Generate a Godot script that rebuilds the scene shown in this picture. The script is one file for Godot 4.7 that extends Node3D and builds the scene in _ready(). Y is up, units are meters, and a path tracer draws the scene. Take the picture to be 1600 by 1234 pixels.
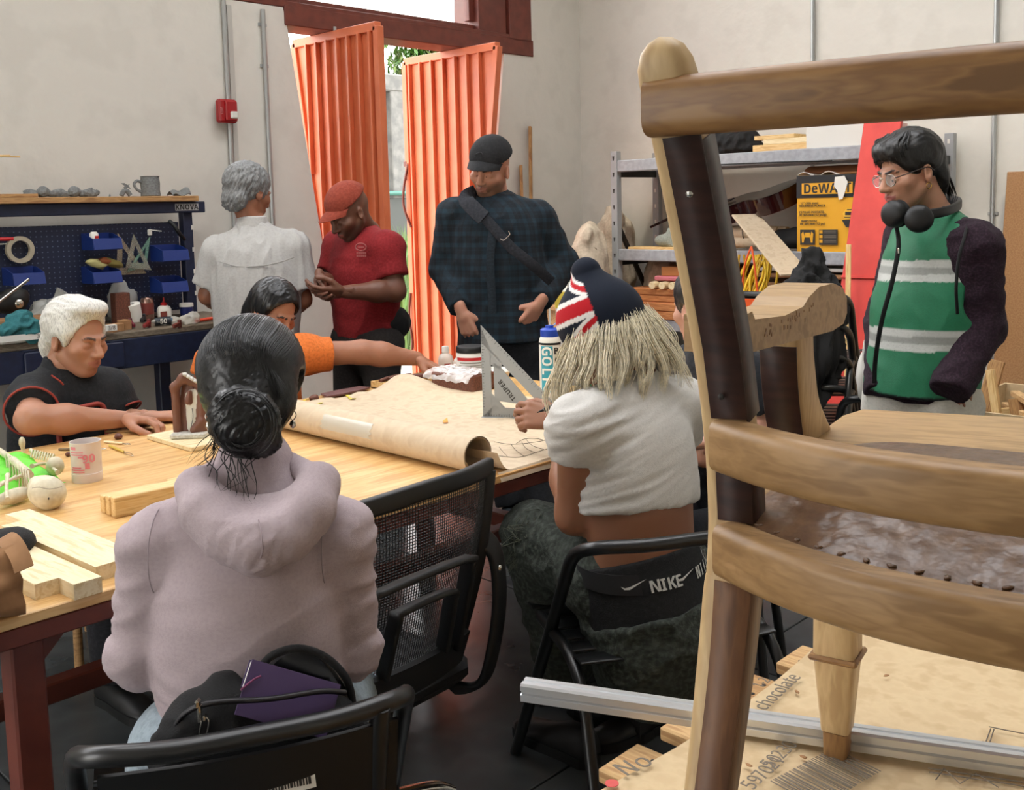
extends Node3D

# ---------- the photograph's camera: focal length in pixels, optical centre, place in the room ----------
const FOCAL := 1600.0
const UP := Vector3.UP
const EYE := Vector3(0, 1.40, 0)
var cam_basis := Basis.from_euler(Vector3(deg_to_rad(-5.57), deg_to_rad(-46.0), deg_to_rad(-1.45)))
var M := {}
var taken := {}
var jobs: Array = []
var rng := RandomNumberGenerator.new()

func ray(px: float, py: float) -> Vector3:
	return cam_basis * Vector3((px - 800.0) / FOCAL, -(py - 480.0) / FOCAL, -1.0)
func on_y(px: float, py: float, h: float) -> Vector3:      # a spot at height h
	var d := ray(px, py)
	return EYE + d * ((h - EYE.y) / d.y)
func on_x(px: float, py: float, x: float) -> Vector3:      # a spot on a plane across x
	var d := ray(px, py)
	return EYE + d * (x / d.x)
func on_z(px: float, py: float, z: float) -> Vector3:      # a spot on a plane across z
	var d := ray(px, py)
	return EYE + d * (z / d.z)
func deep(px: float, py: float, depth: float) -> Vector3:  # a spot at a distance from the camera
	return EYE + ray(px, py) * depth
var RIGHT := Vector3.RIGHT
var FWD := Vector3.FORWARD

func V(x: float, y: float, z: float) -> Vector3: return Vector3(x, y, z)
# ---------- scene tree helpers ----------
func numbered(n: String) -> String:
	if not taken.has(n):
		taken[n] = 0
		return n
	taken[n] += 1
	return "%s_%03d" % [n, taken[n]]

func tag(o: Node3D, label: String, category: String, group := "", kind := "") -> Node3D:
	if label != "": o.set_meta("label", label)
	if category != "": o.set_meta("category", category)
	if group != "": o.set_meta("group", group)
	if kind != "": o.set_meta("kind", kind)
	return o

func thing(called: String, label: String, category: String, at := Vector3.ZERO, turn := 0.0, group := "") -> Node3D:
	var o := Node3D.new()
	o.name = numbered(called)
	add_child(o)
	o.position = at
	o.rotation.y = turn
	return tag(o, label, category, group)

func part(parent: Node3D, called: String, mesh: Mesh, mat: Material, xf := Transform3D.IDENTITY) -> MeshInstance3D:
	var o := MeshInstance3D.new()
	o.name = called
	o.mesh = mesh
	if mat: o.material_override = mat
	o.transform = xf
	parent.add_child(o, true)
	return o

func solo(called: String, label: String, category: String, mesh: Mesh, mat: Material, xf := Transform3D.IDENTITY, group := "") -> MeshInstance3D:
	var o := MeshInstance3D.new()
	o.name = numbered(called)
	o.mesh = mesh
	o.material_override = mat
	o.transform = xf
	add_child(o)
	tag(o, label, category, group)
	return o

func struct(called: String, mesh: Mesh, mat: Material, xf := Transform3D.IDENTITY) -> MeshInstance3D:
	var o := MeshInstance3D.new()
	o.name = called
	o.mesh = mesh
	o.material_override = mat
	o.transform = xf
	add_child(o)
	o.set_meta("kind", "structure")
	return o

func copy(o: Node3D, label := "") -> Node3D:
	var base := String(o.name)
	var c: Node3D = o.duplicate()
	c.name = numbered(base)
	add_child(c)
	if label != "": c.set_meta("label", label)
	return c

func T(p: Vector3, turn := 0.0) -> Transform3D:
	return Transform3D(Basis(Vector3.UP, turn), p)
func TE(p: Vector3, e: Vector3) -> Transform3D:
	return Transform3D(Basis.from_euler(e * PI / 180.0), p)
func frame(o: Vector3, x: Vector3, y: Vector3) -> Transform3D:  # x kept, y made square to it
	var bx := x.normalized()
	var bz := bx.cross(y).normalized()
	return Transform3D(Basis(bx, bz.cross(bx), bz), o)

# ---------- mesh builder ----------
class MB:
	var v := PackedVector3Array()
	var g := PackedInt32Array()
	var sm := 1
	func tri(a: Vector3, b: Vector3, c: Vector3, grp := -1) -> void:
		v.append(a); v.append(b); v.append(c); g.append(grp)
	func quad(a: Vector3, b: Vector3, c: Vector3, d: Vector3, grp := -1) -> void:
		tri(a, b, c, grp); tri(a, c, d, grp)
	func fix(start: int) -> void:       # turn the shape added since start right side out
		var vol := 0.0
		var o := v[start]
		for i in range(start, v.size(), 3):
			vol += (v[i] - o).dot((v[i + 1] - o).cross(v[i + 2] - o))
		if vol > 0.0:
			for i in range(start, v.size(), 3):
				var t := v[i + 1]
				v[i + 1] = v[i + 2]
				v[i + 2] = t
	func box(c: Vector3, s: Vector3, bev := 0.0, b := Basis.IDENTITY) -> MB:
		var st := v.size()
		var h := s * 0.5
		bev = minf(bev, minf(h.x, minf(h.y, h.z)) * 0.9)
		if bev <= 0.0:
			var p := []
			for i in 8: p.append(c + b * Vector3(h.x if i & 1 else -h.x, h.y if i & 2 else -h.y, h.z if i & 4 else -h.z))
			for q in [[0, 2, 3, 1], [4, 5, 7, 6], [0, 1, 5, 4], [2, 6, 7, 3], [0, 4, 6, 2], [1, 3, 7, 5]]:
				quad(p[q[0]], p[q[1]], p[q[2]], p[q[3]])
		else:
			var P := func(sg: Vector3, ax: int) -> Vector3:
				var q := Vector3(h.x - bev, h.y - bev, h.z - bev)
				q[ax] = h[ax]
				return c + b * (q * sg)
			for ax in 3:
				var a1 := (ax + 1) % 3
				var a2 := (ax + 2) % 3
				for s0 in [-1.0, 1.0]:
					var ps := []
					for uv in [[-1.0, -1.0], [1.0, -1.0], [1.0, 1.0], [-1.0, 1.0]]:
						var sg := Vector3.ONE
						sg[ax] = s0; sg[a1] = uv[0]; sg[a2] = uv[1]
						ps.append(P.call(sg, ax))
					if s0 > 0.0: quad(ps[0], ps[3], ps[2], ps[1])
					else: quad(ps[0], ps[1], ps[2], ps[3])
				for s1 in [-1.0, 1.0]:
					for s2 in [-1.0, 1.0]:
						var e0 := Vector3.ONE
						e0[a1] = s1; e0[a2] = s2; e0[ax] = -1.0
						var e1 := e0
						e1[ax] = 1.0
						if s1 * s2 > 0.0: quad(P.call(e0, a1), P.call(e0, a2), P.call(e1, a2), P.call(e1, a1))
						else: quad(P.call(e0, a1), P.call(e1, a1), P.call(e1, a2), P.call(e0, a2))
			for i in 8:
				var sg := Vector3(1.0 if i & 1 else -1.0, 1.0 if i & 2 else -1.0, 1.0 if i & 4 else -1.0)
				if sg.x * sg.y * sg.z > 0.0: tri(P.call(sg, 0), P.call(sg, 2), P.call(sg, 1))
				else: tri(P.call(sg, 0), P.call(sg, 1), P.call(sg, 2))
		fix(st)
		return self
	func bar(a: Vector3, b: Vector3, w: float, t: float, up := Vector3.UP, bev := 0.003) -> MB:   # square bar from a to b
		var d := (b - a)
		var x := d.normalized()
		var z := x.cross(up).normalized()
		var y := z.cross(x)
		return box((a + b) * 0.5, Vector3(d.length(), t, w), bev, Basis(x, y, z))
	func loft(rings: Array, closed := true, caps := true) -> MB:
		var st := v.size()
		sm += 1
		var gid := sm
		var n: int = rings[0].size()
		for i in rings.size() - 1:
			for j in (n if closed else n - 1):
				var k := (j + 1) % n
				quad(rings[i][j], rings[i][k], rings[i + 1][k], rings[i + 1][j], gid)
		if caps:
			for e in [0, rings.size() - 1]:
				var m := Vector3.ZERO
				for q in rings[e]: m += q
				m /= n
				for j in n:
					var k := (j + 1) % n
					if e == 0: tri(m, rings[e][k], rings[e][j])
					else: tri(m, rings[e][j], rings[e][k])
		fix(st)
		return self
	func sweep(path: PackedVector3Array, sec: PackedVector2Array, up := Vector3.ZERO, scales := PackedFloat32Array(), caps := true) -> MB:
		var rings := []
		var y := up
		var n := path.size()
		for i in n:
			var d := (path[mini(i + 1, n - 1)] - path[maxi(i - 1, 0)]).normalized()
			if up != Vector3.ZERO: y = up
			elif i == 0: y = Vector3.UP if absf(d.y) < 0.9 else Vector3.RIGHT
			var x := d.cross(y).normalized()
			y = x.cross(d)
			var s := scales[i] if scales.size() > 0 else 1.0
			var r := PackedVector3Array()
			for q in sec: r.append(path[i] + (x * q.x + y * q.y) * s)
			rings.append(r)
		return loft(rings, true, caps)
	func tube(path: PackedVector3Array, r: float, sides := 8, scales := PackedFloat32Array(), caps := true) -> MB:
		var sec := PackedVector2Array()
		for i in sides: sec.append(Vector2.from_angle(TAU * i / sides) * r)
		return sweep(path, sec, Vector3.ZERO, scales, caps)
	func rod(a: Vector3, b: Vector3, r: float, sides := 10, r2 := -1.0) -> MB:
		return tube(PackedVector3Array([a, b]), r, sides, PackedFloat32Array([1.0, 1.0 if r2 < 0.0 else r2 / r]))
	func lathe(prof: PackedVector2Array, sides := 20, xf := Transform3D.IDENTITY, squash := 1.0) -> MB:
		var st := v.size()
		sm += 1
		for i in prof.size() - 1:
			if i > 0 and absf((prof[i] - prof[i - 1]).angle_to(prof[i + 1] - prof[i])) > 0.75: sm += 1    # hard edge
			var gid := sm
			for j in sides:
				var a0 := TAU * j / sides
				var a1 := TAU * (j + 1) / sides
				var q := []
				for e in [[i, a0], [i, a1], [i + 1, a1], [i + 1, a0]]:
					var p: Vector2 = prof[e[0]]
					q.append(xf * Vector3(cos(e[1]) * p.x, p.y, sin(e[1]) * p.x * squash))
				if prof[i].x > 1e-6: tri(q[0], q[1], q[2], gid)
				if prof[i + 1].x > 1e-6: tri(q[0], q[2], q[3], gid)
		fix(st)
		return self
	func prism(poly: PackedVector2Array, depth: float, xf := Transform3D.IDENTITY, bev := 0.0) -> MB:   # outline in xy, thickness along z
		var st := v.size()
		var n := poly.size()
		var inner := poly
		if bev > 0.0:
			var o := Geometry2D.offset_polygon(poly, -bev)
			if o.size() == 1 and o[0].size() == n: inner = _match(poly, o[0])
			else: bev = 0.0
		for s in [-1.0, 1.0]:
			var t := Geometry2D.triangulate_polygon(inner)
			for i in range(0, t.size(), 3):
				var q := []
				for e in 3:
					var p := inner[t[i + e]]
					q.append(xf * Vector3(p.x, p.y, s * depth * 0.5))
				if s > 0.0: tri(q[0], q[1], q[2])
				else: tri(q[0], q[2], q[1])
		var cw := Geometry2D.is_polygon_clockwise(poly)
		for j in n:
			var k := (j + 1) % n
			if cw:
				var t2 := j
				j = k
				k = t2
			var z := depth * 0.5 - bev
			quad(xf * Vector3(poly[j].x, poly[j].y, -z), xf * Vector3(poly[j].x, poly[j].y, z), xf * Vector3(poly[k].x, poly[k].y, z), xf * Vector3(poly[k].x, poly[k].y, -z))
			if bev > 0.0:
				for s in [-1.0, 1.0]:
					var a := xf * Vector3(poly[j].x, poly[j].y, z * s)
					var b := xf * Vector3(poly[k].x, poly[k].y, z * s)
					var c := xf * Vector3(inner[k].x, inner[k].y, depth * 0.5 * s)
					var d := xf * Vector3(inner[j].x, inner[j].y, depth * 0.5 * s)
					if s > 0.0: quad(a, d, c, b)
					else: quad(a, b, c, d)
		fix(st)
		return self
	func _match(p: PackedVector2Array, o: PackedVector2Array) -> PackedVector2Array:
		var n := p.size()
		var best := 0
		var bd := 1e9
		if Geometry2D.is_polygon_clockwise(p) != Geometry2D.is_polygon_clockwise(o): o.reverse()
		for s in n:
			var d := 0.0
			for i in n: d += p[i].distance_squared_to(o[(i + s) % n])
			if d < bd:
				bd = d
				best = s
		var r := PackedVector2Array()
		for i in n: r.append(o[(i + best) % n])
		return r
	func sheet(f: Callable, nu: int, nv: int, thick := 0.0) -> MB:     # f(u, v) -> Vector3, u and v in 0..1
		var st := v.size()
		sm += 1
		var gid := sm
		var p := []
		for i in nu + 1:
			var row := PackedVector3Array()
			for j in nv + 1: row.append(f.call(float(i) / nu, float(j) / nv))
			p.append(row)
		if thick <= 0.0:
			for i in nu:
				for j in nv: quad(p[i][j], p[i][j + 1], p[i + 1][j + 1], p[i + 1][j], gid)
			return self
		var q := []
		for i in nu + 1:
			var row := PackedVector3Array()
			for j in nv + 1:
				var du: Vector3 = p[mini(i + 1, nu)][j] - p[maxi(i - 1, 0)][j]
				var dv: Vector3 = p[i][mini(j + 1, nv)] - p[i][maxi(j - 1, 0)]
				row.append(p[i][j] + du.cross(dv).normalized() * thick)
			q.append(row)
		for i in nu:
			for j in nv:
				quad(p[i][j], p[i][j + 1], p[i + 1][j + 1], p[i + 1][j], gid)
				quad(q[i][j], q[i + 1][j], q[i + 1][j + 1], q[i][j + 1], gid + 1)
		for i in nu:
			quad(p[i][0], p[i + 1][0], q[i + 1][0], q[i][0])
			quad(p[i][nv], q[i][nv], q[i + 1][nv], p[i + 1][nv])
		for j in nv:
			quad(p[0][j], q[0][j], q[0][j + 1], p[0][j + 1])
			quad(p[nu][j], p[nu][j + 1], q[nu][j + 1], q[nu][j])
		sm += 1
		fix(st)
		return self
	func quad4(x: float, y0: float, y1: float, a0: float, a1: float, b0: float, b1: float, t := 0.003) -> MB:   # sheet across x between two slanted edges
		var st := v.size()
		var r := []
		for q in [x - t, x + t]: r.append(PackedVector3Array([Vector3(q, y0, a0), Vector3(q, y1, a1), Vector3(q, y1, b1), Vector3(q, y0, b0)]))
		loft(r)
		fix(st)
		return self
	func ball(c: Vector3, r: Vector3, n := 12, b := Basis.IDENTITY, lump := 0.0, seed := 1) -> MB:
		var nz := FastNoiseLite.new()
		nz.seed = seed
		nz.frequency = 1.0
		var st := v.size()
		sm += 1
		var gid := sm
		var m := n / 2
		var P := func(i: int, j: int) -> Vector3:
			var th := PI * i / m
			var ph := TAU * (j % n) / n
			var d := Vector3(sin(th) * cos(ph), cos(th), sin(th) * sin(ph))
			return c + b * (d * r * (1.0 + (lump * nz.get_noise_3d(d.x * 1.3, d.y * 1.3, d.z * 1.3) if lump > 0.0 else 0.0)))
		for i in m:
			for j in n:
				var a: Vector3 = P.call(i, j)
				var b2: Vector3 = P.call(i, j + 1)
				var c2: Vector3 = P.call(i + 1, j + 1)
				var d2: Vector3 = P.call(i + 1, j)
				if i > 0: tri(a, b2, c2, gid)
				if i < m - 1: tri(a, c2, d2, gid)
		fix(st)
		return self
	func done() -> ArrayMesh:
		var s := SurfaceTool.new()
		s.begin(Mesh.PRIMITIVE_TRIANGLES)
		for i in g.size():
			s.set_smooth_group(g[i])
			s.add_vertex(v[i * 3]); s.add_vertex(v[i * 3 + 1]); s.add_vertex(v[i * 3 + 2])
		s.generate_normals()
		s.index()
		return s.commit()

func mb() -> MB: return MB.new()
func cube(s: Vector3, bev := 0.0, c := Vector3.ZERO) -> ArrayMesh: return MB.new().box(c, s, bev).done()
func pv3(a: Array) -> PackedVector3Array: return PackedVector3Array(a)
func pv2(a: Array) -> PackedVector2Array:      # flat list x, y, x, y ...
	var r := PackedVector2Array()
	for i in range(0, a.size(), 2): r.append(Vector2(a[i], a[i + 1]))
	return r
func smooth(p: Array, n := 6, closed := false) -> PackedVector3Array:    # a rounded path through the points
	var r := PackedVector3Array()
	var m := p.size()
	for i in (m if closed else m - 1):
		var a: Vector3 = p[(i - 1 + m) % m] if closed or i > 0 else p[0]
		var b: Vector3 = p[i]
		var c: Vector3 = p[(i + 1) % m]
		var d: Vector3 = p[(i + 2) % m] if closed or i < m - 2 else p[m - 1]
		for j in n: r.append(b.cubic_interpolate(c, a, d, float(j) / n))
	if closed: r.append(p[0])
	else: r.append(p[m - 1])
	return r
func bend(p: Array, rad: float, n := 5) -> PackedVector3Array:           # straight runs with rounded corners, as bent tube
	var r := PackedVector3Array([p[0]])
	for i in range(1, p.size() - 1):
		var a: Vector3 = p[i - 1]
		var b: Vector3 = p[i]
		var c: Vector3 = p[i + 1]
		var l := minf(rad, minf((a - b).length(), (c - b).length()) * 0.49)
		var s := b + (a - b).normalized() * l
		var e := b + (c - b).normalized() * l
		for j in n + 1:
			var t := float(j) / n
			r.append(s.lerp(b, t).lerp(b.lerp(e, t), t))
	r.append(p[p.size() - 1])
	return r
func rrect(w: float, h: float, rad: float, n := 3) -> PackedVector2Array:
	var r := PackedVector2Array()
	for c in [[1, 1, 0.0], [-1, 1, PI / 2], [-1, -1, PI], [1, -1, PI * 1.5]]:
		for i in n + 1: r.append(Vector2(c[0] * (w * 0.5 - rad), c[1] * (h * 0.5 - rad)) + Vector2.from_angle(c[2] + PI / 2 * i / n) * rad)
	return r
func lettering(txt: String, height: float, depth := 0.0008, bold := false, serif := false) -> TextMesh:
	var f := SystemFont.new()
	f.font_names = PackedStringArray(["Droid Serif" if serif else "Droid Sans"])
	if bold: f.font_weight = 700
	var t := TextMesh.new()
	t.font = f
	t.text = txt
	t.font_size = 32
	t.pixel_size = height / 23.0
	t.depth = depth
	t.curve_step = 2.0
	return t

# ---------- materials ----------
func noise_tex(seed: int, freq: float, colors: Array, stops: Array = [], oct := 4, normal := false, bump := 6.0, kind := FastNoiseLite.TYPE_SIMPLEX_SMOOTH, size := 512) -> NoiseTexture2D:
	var nz := FastNoiseLite.new()
	nz.seed = seed
	nz.noise_type = kind
	nz.frequency = freq
	nz.fractal_octaves = oct
	var t := NoiseTexture2D.new()
	t.width = size
	t.height = size
	t.seamless = true
	t.noise = nz
	if normal:
		t.as_normal_map = true
		t.bump_strength = bump
	elif colors.size() > 0:
		var gr := Gradient.new()
		gr.colors = PackedColorArray(colors)
		if stops.size() > 0: gr.offsets = PackedFloat32Array(stops)
		else:
			var o := PackedFloat32Array()
			for i in colors.size(): o.append(0.25 + 0.5 * i / maxf(1.0, colors.size() - 1.0))
			gr.offsets = o
		t.color_ramp = gr
	return t

func plain(c: Color, rough := 0.6, metal := 0.0) -> StandardMaterial3D:
	var m := StandardMaterial3D.new()
	m.albedo_color = c
	m.roughness = rough
	m.metallic = metal
	m.cull_mode = BaseMaterial3D.CULL_DISABLED
	return m

func mottled(seed: int, colors: Array, freq: float, scale: Vector3, rough := 0.7, world := false, normal_tex: Texture2D = null, nscale := 0.4, oct := 4, metal := 0.0) -> StandardMaterial3D:
	var m := plain(Color.WHITE, rough, metal)
	m.albedo_texture = noise_tex(seed, freq, colors, [], oct)
	m.uv1_triplanar = true
	m.uv1_world_triplanar = world
	m.uv1_scale = scale
	if normal_tex:
		m.normal_enabled = true
		m.normal_texture = normal_tex
		m.normal_scale = nscale
	return m

func glassy(c: Color, a: float, rough := 0.05) -> StandardMaterial3D:
	var m := plain(Color(c.r, c.g, c.b, a), rough)
	m.transparency = BaseMaterial3D.TRANSPARENCY_ALPHA
	return m

# ---------- bodies: distance fields meshed as surface nets ----------
class Field:
	var kind := PackedInt32Array()      # 0 tapered capsule, 1 ellipsoid; +10 carved away
	var a := PackedVector3Array()
	var ba := PackedVector3Array()
	var il := PackedFloat32Array()
	var ra := PackedFloat32Array()
	var dr := PackedFloat32Array()
	var fa := PackedVector3Array()      # flat axis
	var fs := PackedFloat32Array()      # how much thinner across the flat axis
	var kk := PackedFloat32Array()
	var inv: Array[Basis] = []
	var cut := PackedInt32Array()       # 1 flat end at b, 2 at a, 3 both
	var col := PackedColorArray()
	var planes: Array = []              # [point, normal]: what lies beyond is cut off
	var color := Color.WHITE
	var k := 0.03
	var cell := 0.012
	var warp: Callable              # (p, n) -> metres along the normal
	var paint: Callable             # (p, n, colour) -> colour
	var P := PackedVector3Array()
	var N := PackedVector3Array()
	var C := PackedColorArray()
	var I := PackedInt32Array()
	func cap(p: Vector3, q: Vector3, r0: float, r1: float, flat := Vector3.ZERO, f := 1.0, ends := 0, kp := -1.0, carve := false) -> Field:
		kind.append(10 if carve else 0)
		a.append(p); ba.append(q - p)
		il.append(1.0 / maxf((q - p).length_squared(), 1e-9))
		ra.append(r0); dr.append(r1 - r0)
		fa.append(flat.normalized() if f != 1.0 else Vector3.ZERO); fs.append(f)
		kk.append(k if kp < 0.0 else kp); inv.append(Basis.IDENTITY); cut.append(ends); col.append(color)
		return self
	func chain(pts: Array, rs: Array, flat := Vector3.ZERO, f := 1.0) -> Field:
		for i in pts.size() - 1: cap(pts[i], pts[i + 1], rs[i], rs[i + 1], flat, f)
		return self
	func egg(c: Vector3, r: Vector3, b := Basis.IDENTITY, kp := -1.0, carve := false) -> Field:
		kind.append(11 if carve else 1)
		a.append(c); ba.append(r); il.append(0.0)
		ra.append(minf(r.x, minf(r.y, r.z))); dr.append(maxf(r.x, maxf(r.y, r.z)))
		fa.append(Vector3.ONE / r); fs.append(1.0)
		kk.append(k if kp < 0.0 else kp); inv.append(b.inverse()); cut.append(0); col.append(color)
		return self
	func slice(p: Vector3, n: Vector3) -> Field:
		planes.append([p, n.normalized()])
		return self
	func one(i: int, p: Vector3) -> float:
		var q := p - a[i]
		if kind[i] % 10 == 0:
			var w := ba[i]
			var h := clampf(q.dot(w) * il[i], 0.0, 1.0)
			var o := q - w * h
			if fs[i] != 1.0: o += fa[i] * (o.dot(fa[i]) * (fs[i] - 1.0))
			var d := o.length() - ra[i] - dr[i] * h
			if cut[i] > 0:
				var l := sqrt(il[i])
				if cut[i] & 1: d = maxf(d, (q - w).dot(w) * l)
				if cut[i] & 2: d = maxf(d, -q.dot(w) * l)
			return d
		q = inv[i] * q
		var s := q * fa[i]
		var k0 := s.length()
		if k0 < 0.2: return (k0 - 1.0) * ra[i]
		return k0 * (k0 - 1.0) / (s * fa[i]).length()
	func at(p: Vector3, list: PackedInt32Array) -> float:
		var d := 1e3
		for i in list:
			var e: float
			if kind[i] == 0 and cut[i] == 0:
				var q := p - a[i]
				q -= ba[i] * clampf(q.dot(ba[i]) * il[i], 0.0, 1.0)
				if fs[i] != 1.0: q += fa[i] * (q.dot(fa[i]) * (fs[i] - 1.0))
				e = q.length() - ra[i]
				if dr[i] != 0.0: e -= dr[i] * clampf((p - a[i]).dot(ba[i]) * il[i], 0.0, 1.0)
			else: e = one(i, p)
			var kp := kk[i]
			if kind[i] < 10:
				if d - e > kp: d = e
				elif e - d < kp:
					var h := (kp - absf(d - e)) / kp
					d = minf(d, e) - h * h * kp * 0.25
			elif d + e < kp:
				var h2 := maxf(kp - absf(d + e), 0.0) / kp
				d = maxf(d, -e) + h2 * h2 * kp * 0.25
		for q in planes: d = maxf(d, (p - q[0]).dot(q[1]))
		return d
	func build() -> void:
		var all := PackedInt32Array()
		for i in kind.size(): all.append(i)
		var bs := cell * 4.0
		var rad := bs * 0.87
		var kmax := 0.0
		for q in kk: kmax = maxf(kmax, q)
		kmax *= 1.3
		var seen := {}
		var verts := {}
		var blocks: Array = []
		for i in kind.size():
			if kind[i] >= 10: continue
			var lo: Vector3
			var hi: Vector3
			if kind[i] == 0:
				var r := maxf(ra[i], ra[i] + dr[i]) / minf(1.0, fs[i]) + kk[i] * 0.3
				var e := a[i] + ba[i]
				lo = a[i].min(e) - Vector3.ONE * r
				hi = a[i].max(e) + Vector3.ONE * r
			else:
				var r := dr[i] + kk[i] * 0.3
				lo = a[i] - Vector3.ONE * r
				hi = a[i] + Vector3.ONE * r
			var l := Vector3i((lo / bs).floor())
			var u := Vector3i((hi / bs).floor())
			for bx in range(l.x, u.x + 1):
				for by in range(l.y, u.y + 1):
					for bz in range(l.z, u.z + 1):
						var key := Vector3i(bx, by, bz)
						if seen.has(key): continue
						seen[key] = true
						var c := (Vector3(key) + Vector3.ONE * 0.5) * bs
						var list := PackedInt32Array()
						var lim := 1.45
						for j in all:
							if one(j, c) < rad * (1.35 if kind[j] % 10 == 1 else maxf(1.0, fs[j])) + kmax + 0.004:
								list.append(j)
								if fs[j] > 1.0: lim = maxf(lim, fs[j] + 0.4)
						if list.is_empty(): continue
						if absf(at(c, list)) > rad * lim: continue
						blocks.append([key, list])
		var vals := PackedFloat32Array()
		vals.resize(125)
		for b in blocks:
			var o: Vector3i = b[0] * 4
			var neg := 0
			var n := 0
			for z in 5:
				for y in 5:
					for x in 5:
						var d := at(Vector3(o.x + x, o.y + y, o.z + z) * cell, b[1])
						vals[n] = d
						if d < 0.0: neg += 1
						n += 1
			if neg == 0 or neg == 125: continue
			b.append(vals.duplicate())
			for z in 4:
				for y in 4:
					for x in 4:
						var i0 := x + y * 5 + z * 25
						var c0 := vals[i0]; var c1 := vals[i0 + 1]; var c2 := vals[i0 + 5]; var c3 := vals[i0 + 6]
						var c4 := vals[i0 + 25]; var c5 := vals[i0 + 26]; var c6 := vals[i0 + 30]; var c7 := vals[i0 + 31]
						var m := (1 if c0 < 0.0 else 0) + (1 if c1 < 0.0 else 0) + (1 if c2 < 0.0 else 0) + (1 if c3 < 0.0 else 0) + (1 if c4 < 0.0 else 0) + (1 if c5 < 0.0 else 0) + (1 if c6 < 0.0 else 0) + (1 if c7 < 0.0 else 0)
						if m == 0 or m == 8: continue
						var s := Vector3.ZERO
						var w := 0
						if (c0 < 0.0) != (c1 < 0.0): s += Vector3(c0 / (c0 - c1), 0, 0); w += 1
						if (c2 < 0.0) != (c3 < 0.0): s += Vector3(c2 / (c2 - c3), 1, 0); w += 1
						if (c4 < 0.0) != (c5 < 0.0): s += Vector3(c4 / (c4 - c5), 0, 1); w += 1
						if (c6 < 0.0) != (c7 < 0.0): s += Vector3(c6 / (c6 - c7), 1, 1); w += 1
						if (c0 < 0.0) != (c2 < 0.0): s += Vector3(0, c0 / (c0 - c2), 0); w += 1
						if (c1 < 0.0) != (c3 < 0.0): s += Vector3(1, c1 / (c1 - c3), 0); w += 1
						if (c4 < 0.0) != (c6 < 0.0): s += Vector3(0, c4 / (c4 - c6), 1); w += 1
						if (c5 < 0.0) != (c7 < 0.0): s += Vector3(1, c5 / (c5 - c7), 1); w += 1
						if (c0 < 0.0) != (c4 < 0.0): s += Vector3(0, 0, c0 / (c0 - c4)); w += 1
						if (c1 < 0.0) != (c5 < 0.0): s += Vector3(1, 0, c1 / (c1 - c5)); w += 1
						if (c2 < 0.0) != (c6 < 0.0): s += Vector3(0, 1, c2 / (c2 - c6)); w += 1
						if (c3 < 0.0) != (c7 < 0.0): s += Vector3(1, 1, c3 / (c3 - c7)); w += 1
						var g := Vector3i(o.x + x, o.y + y, o.z + z)
						verts[g] = P.size()
						var p := (Vector3(g) + s / w) * cell
						P.append(p)
						if not paint.is_null() or col.size() > 0:
							var best := 1e9
							var bc := color
							for i in b[1]:
								var e := absf(one(i, p)) if kind[i] < 10 else 1e9
								if e < best:
									best = e
									bc = col[i]
							C.append(bc)
		var axes := [Vector3i(1, 0, 0), Vector3i(0, 1, 0), Vector3i(0, 0, 1)]
		var step := [1, 5, 25]
		for b in blocks:
			if b.size() < 3: continue
			var o: Vector3i = b[0] * 4
			var vv: PackedFloat32Array = b[2]
			for z in 4:
				for y in 4:
					for x in 4:
						var i0 := x + y * 5 + z * 25
						var s0 := vv[i0] < 0.0
						for ax in 3:
							if s0 == (vv[i0 + step[ax]] < 0.0): continue
							var g := Vector3i(o.x + x, o.y + y, o.z + z)
							var u: Vector3i = axes[(ax + 1) % 3]
							var w: Vector3i = axes[(ax + 2) % 3]
							var q0: int = verts.get(g, -1)
							var q1: int = verts.get(g - u, -1)
							var q2: int = verts.get(g - u - w, -1)
							var q3: int = verts.get(g - w, -1)
							if q0 < 0 or q1 < 0 or q2 < 0 or q3 < 0: continue
							if s0: I.append_array(PackedInt32Array([q0, q2, q1, q0, q3, q2]))
							else: I.append_array(PackedInt32Array([q0, q1, q2, q0, q2, q3]))
		_normals()
		if not warp.is_null():
			for i in P.size(): P[i] += N[i] * float(warp.call(P[i], N[i]))
			_normals()
		if not paint.is_null():
			for i in P.size(): C[i] = paint.call(P[i], N[i], C[i])
	func _normals() -> void:
		N.clear()
		N.resize(P.size())
		for t in range(0, I.size(), 3):
			var n := (P[I[t + 2]] - P[I[t]]).cross(P[I[t + 1]] - P[I[t]])
			N[I[t]] += n; N[I[t + 1]] += n; N[I[t + 2]] += n
		for i in N.size(): N[i] = N[i].normalized()

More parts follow.
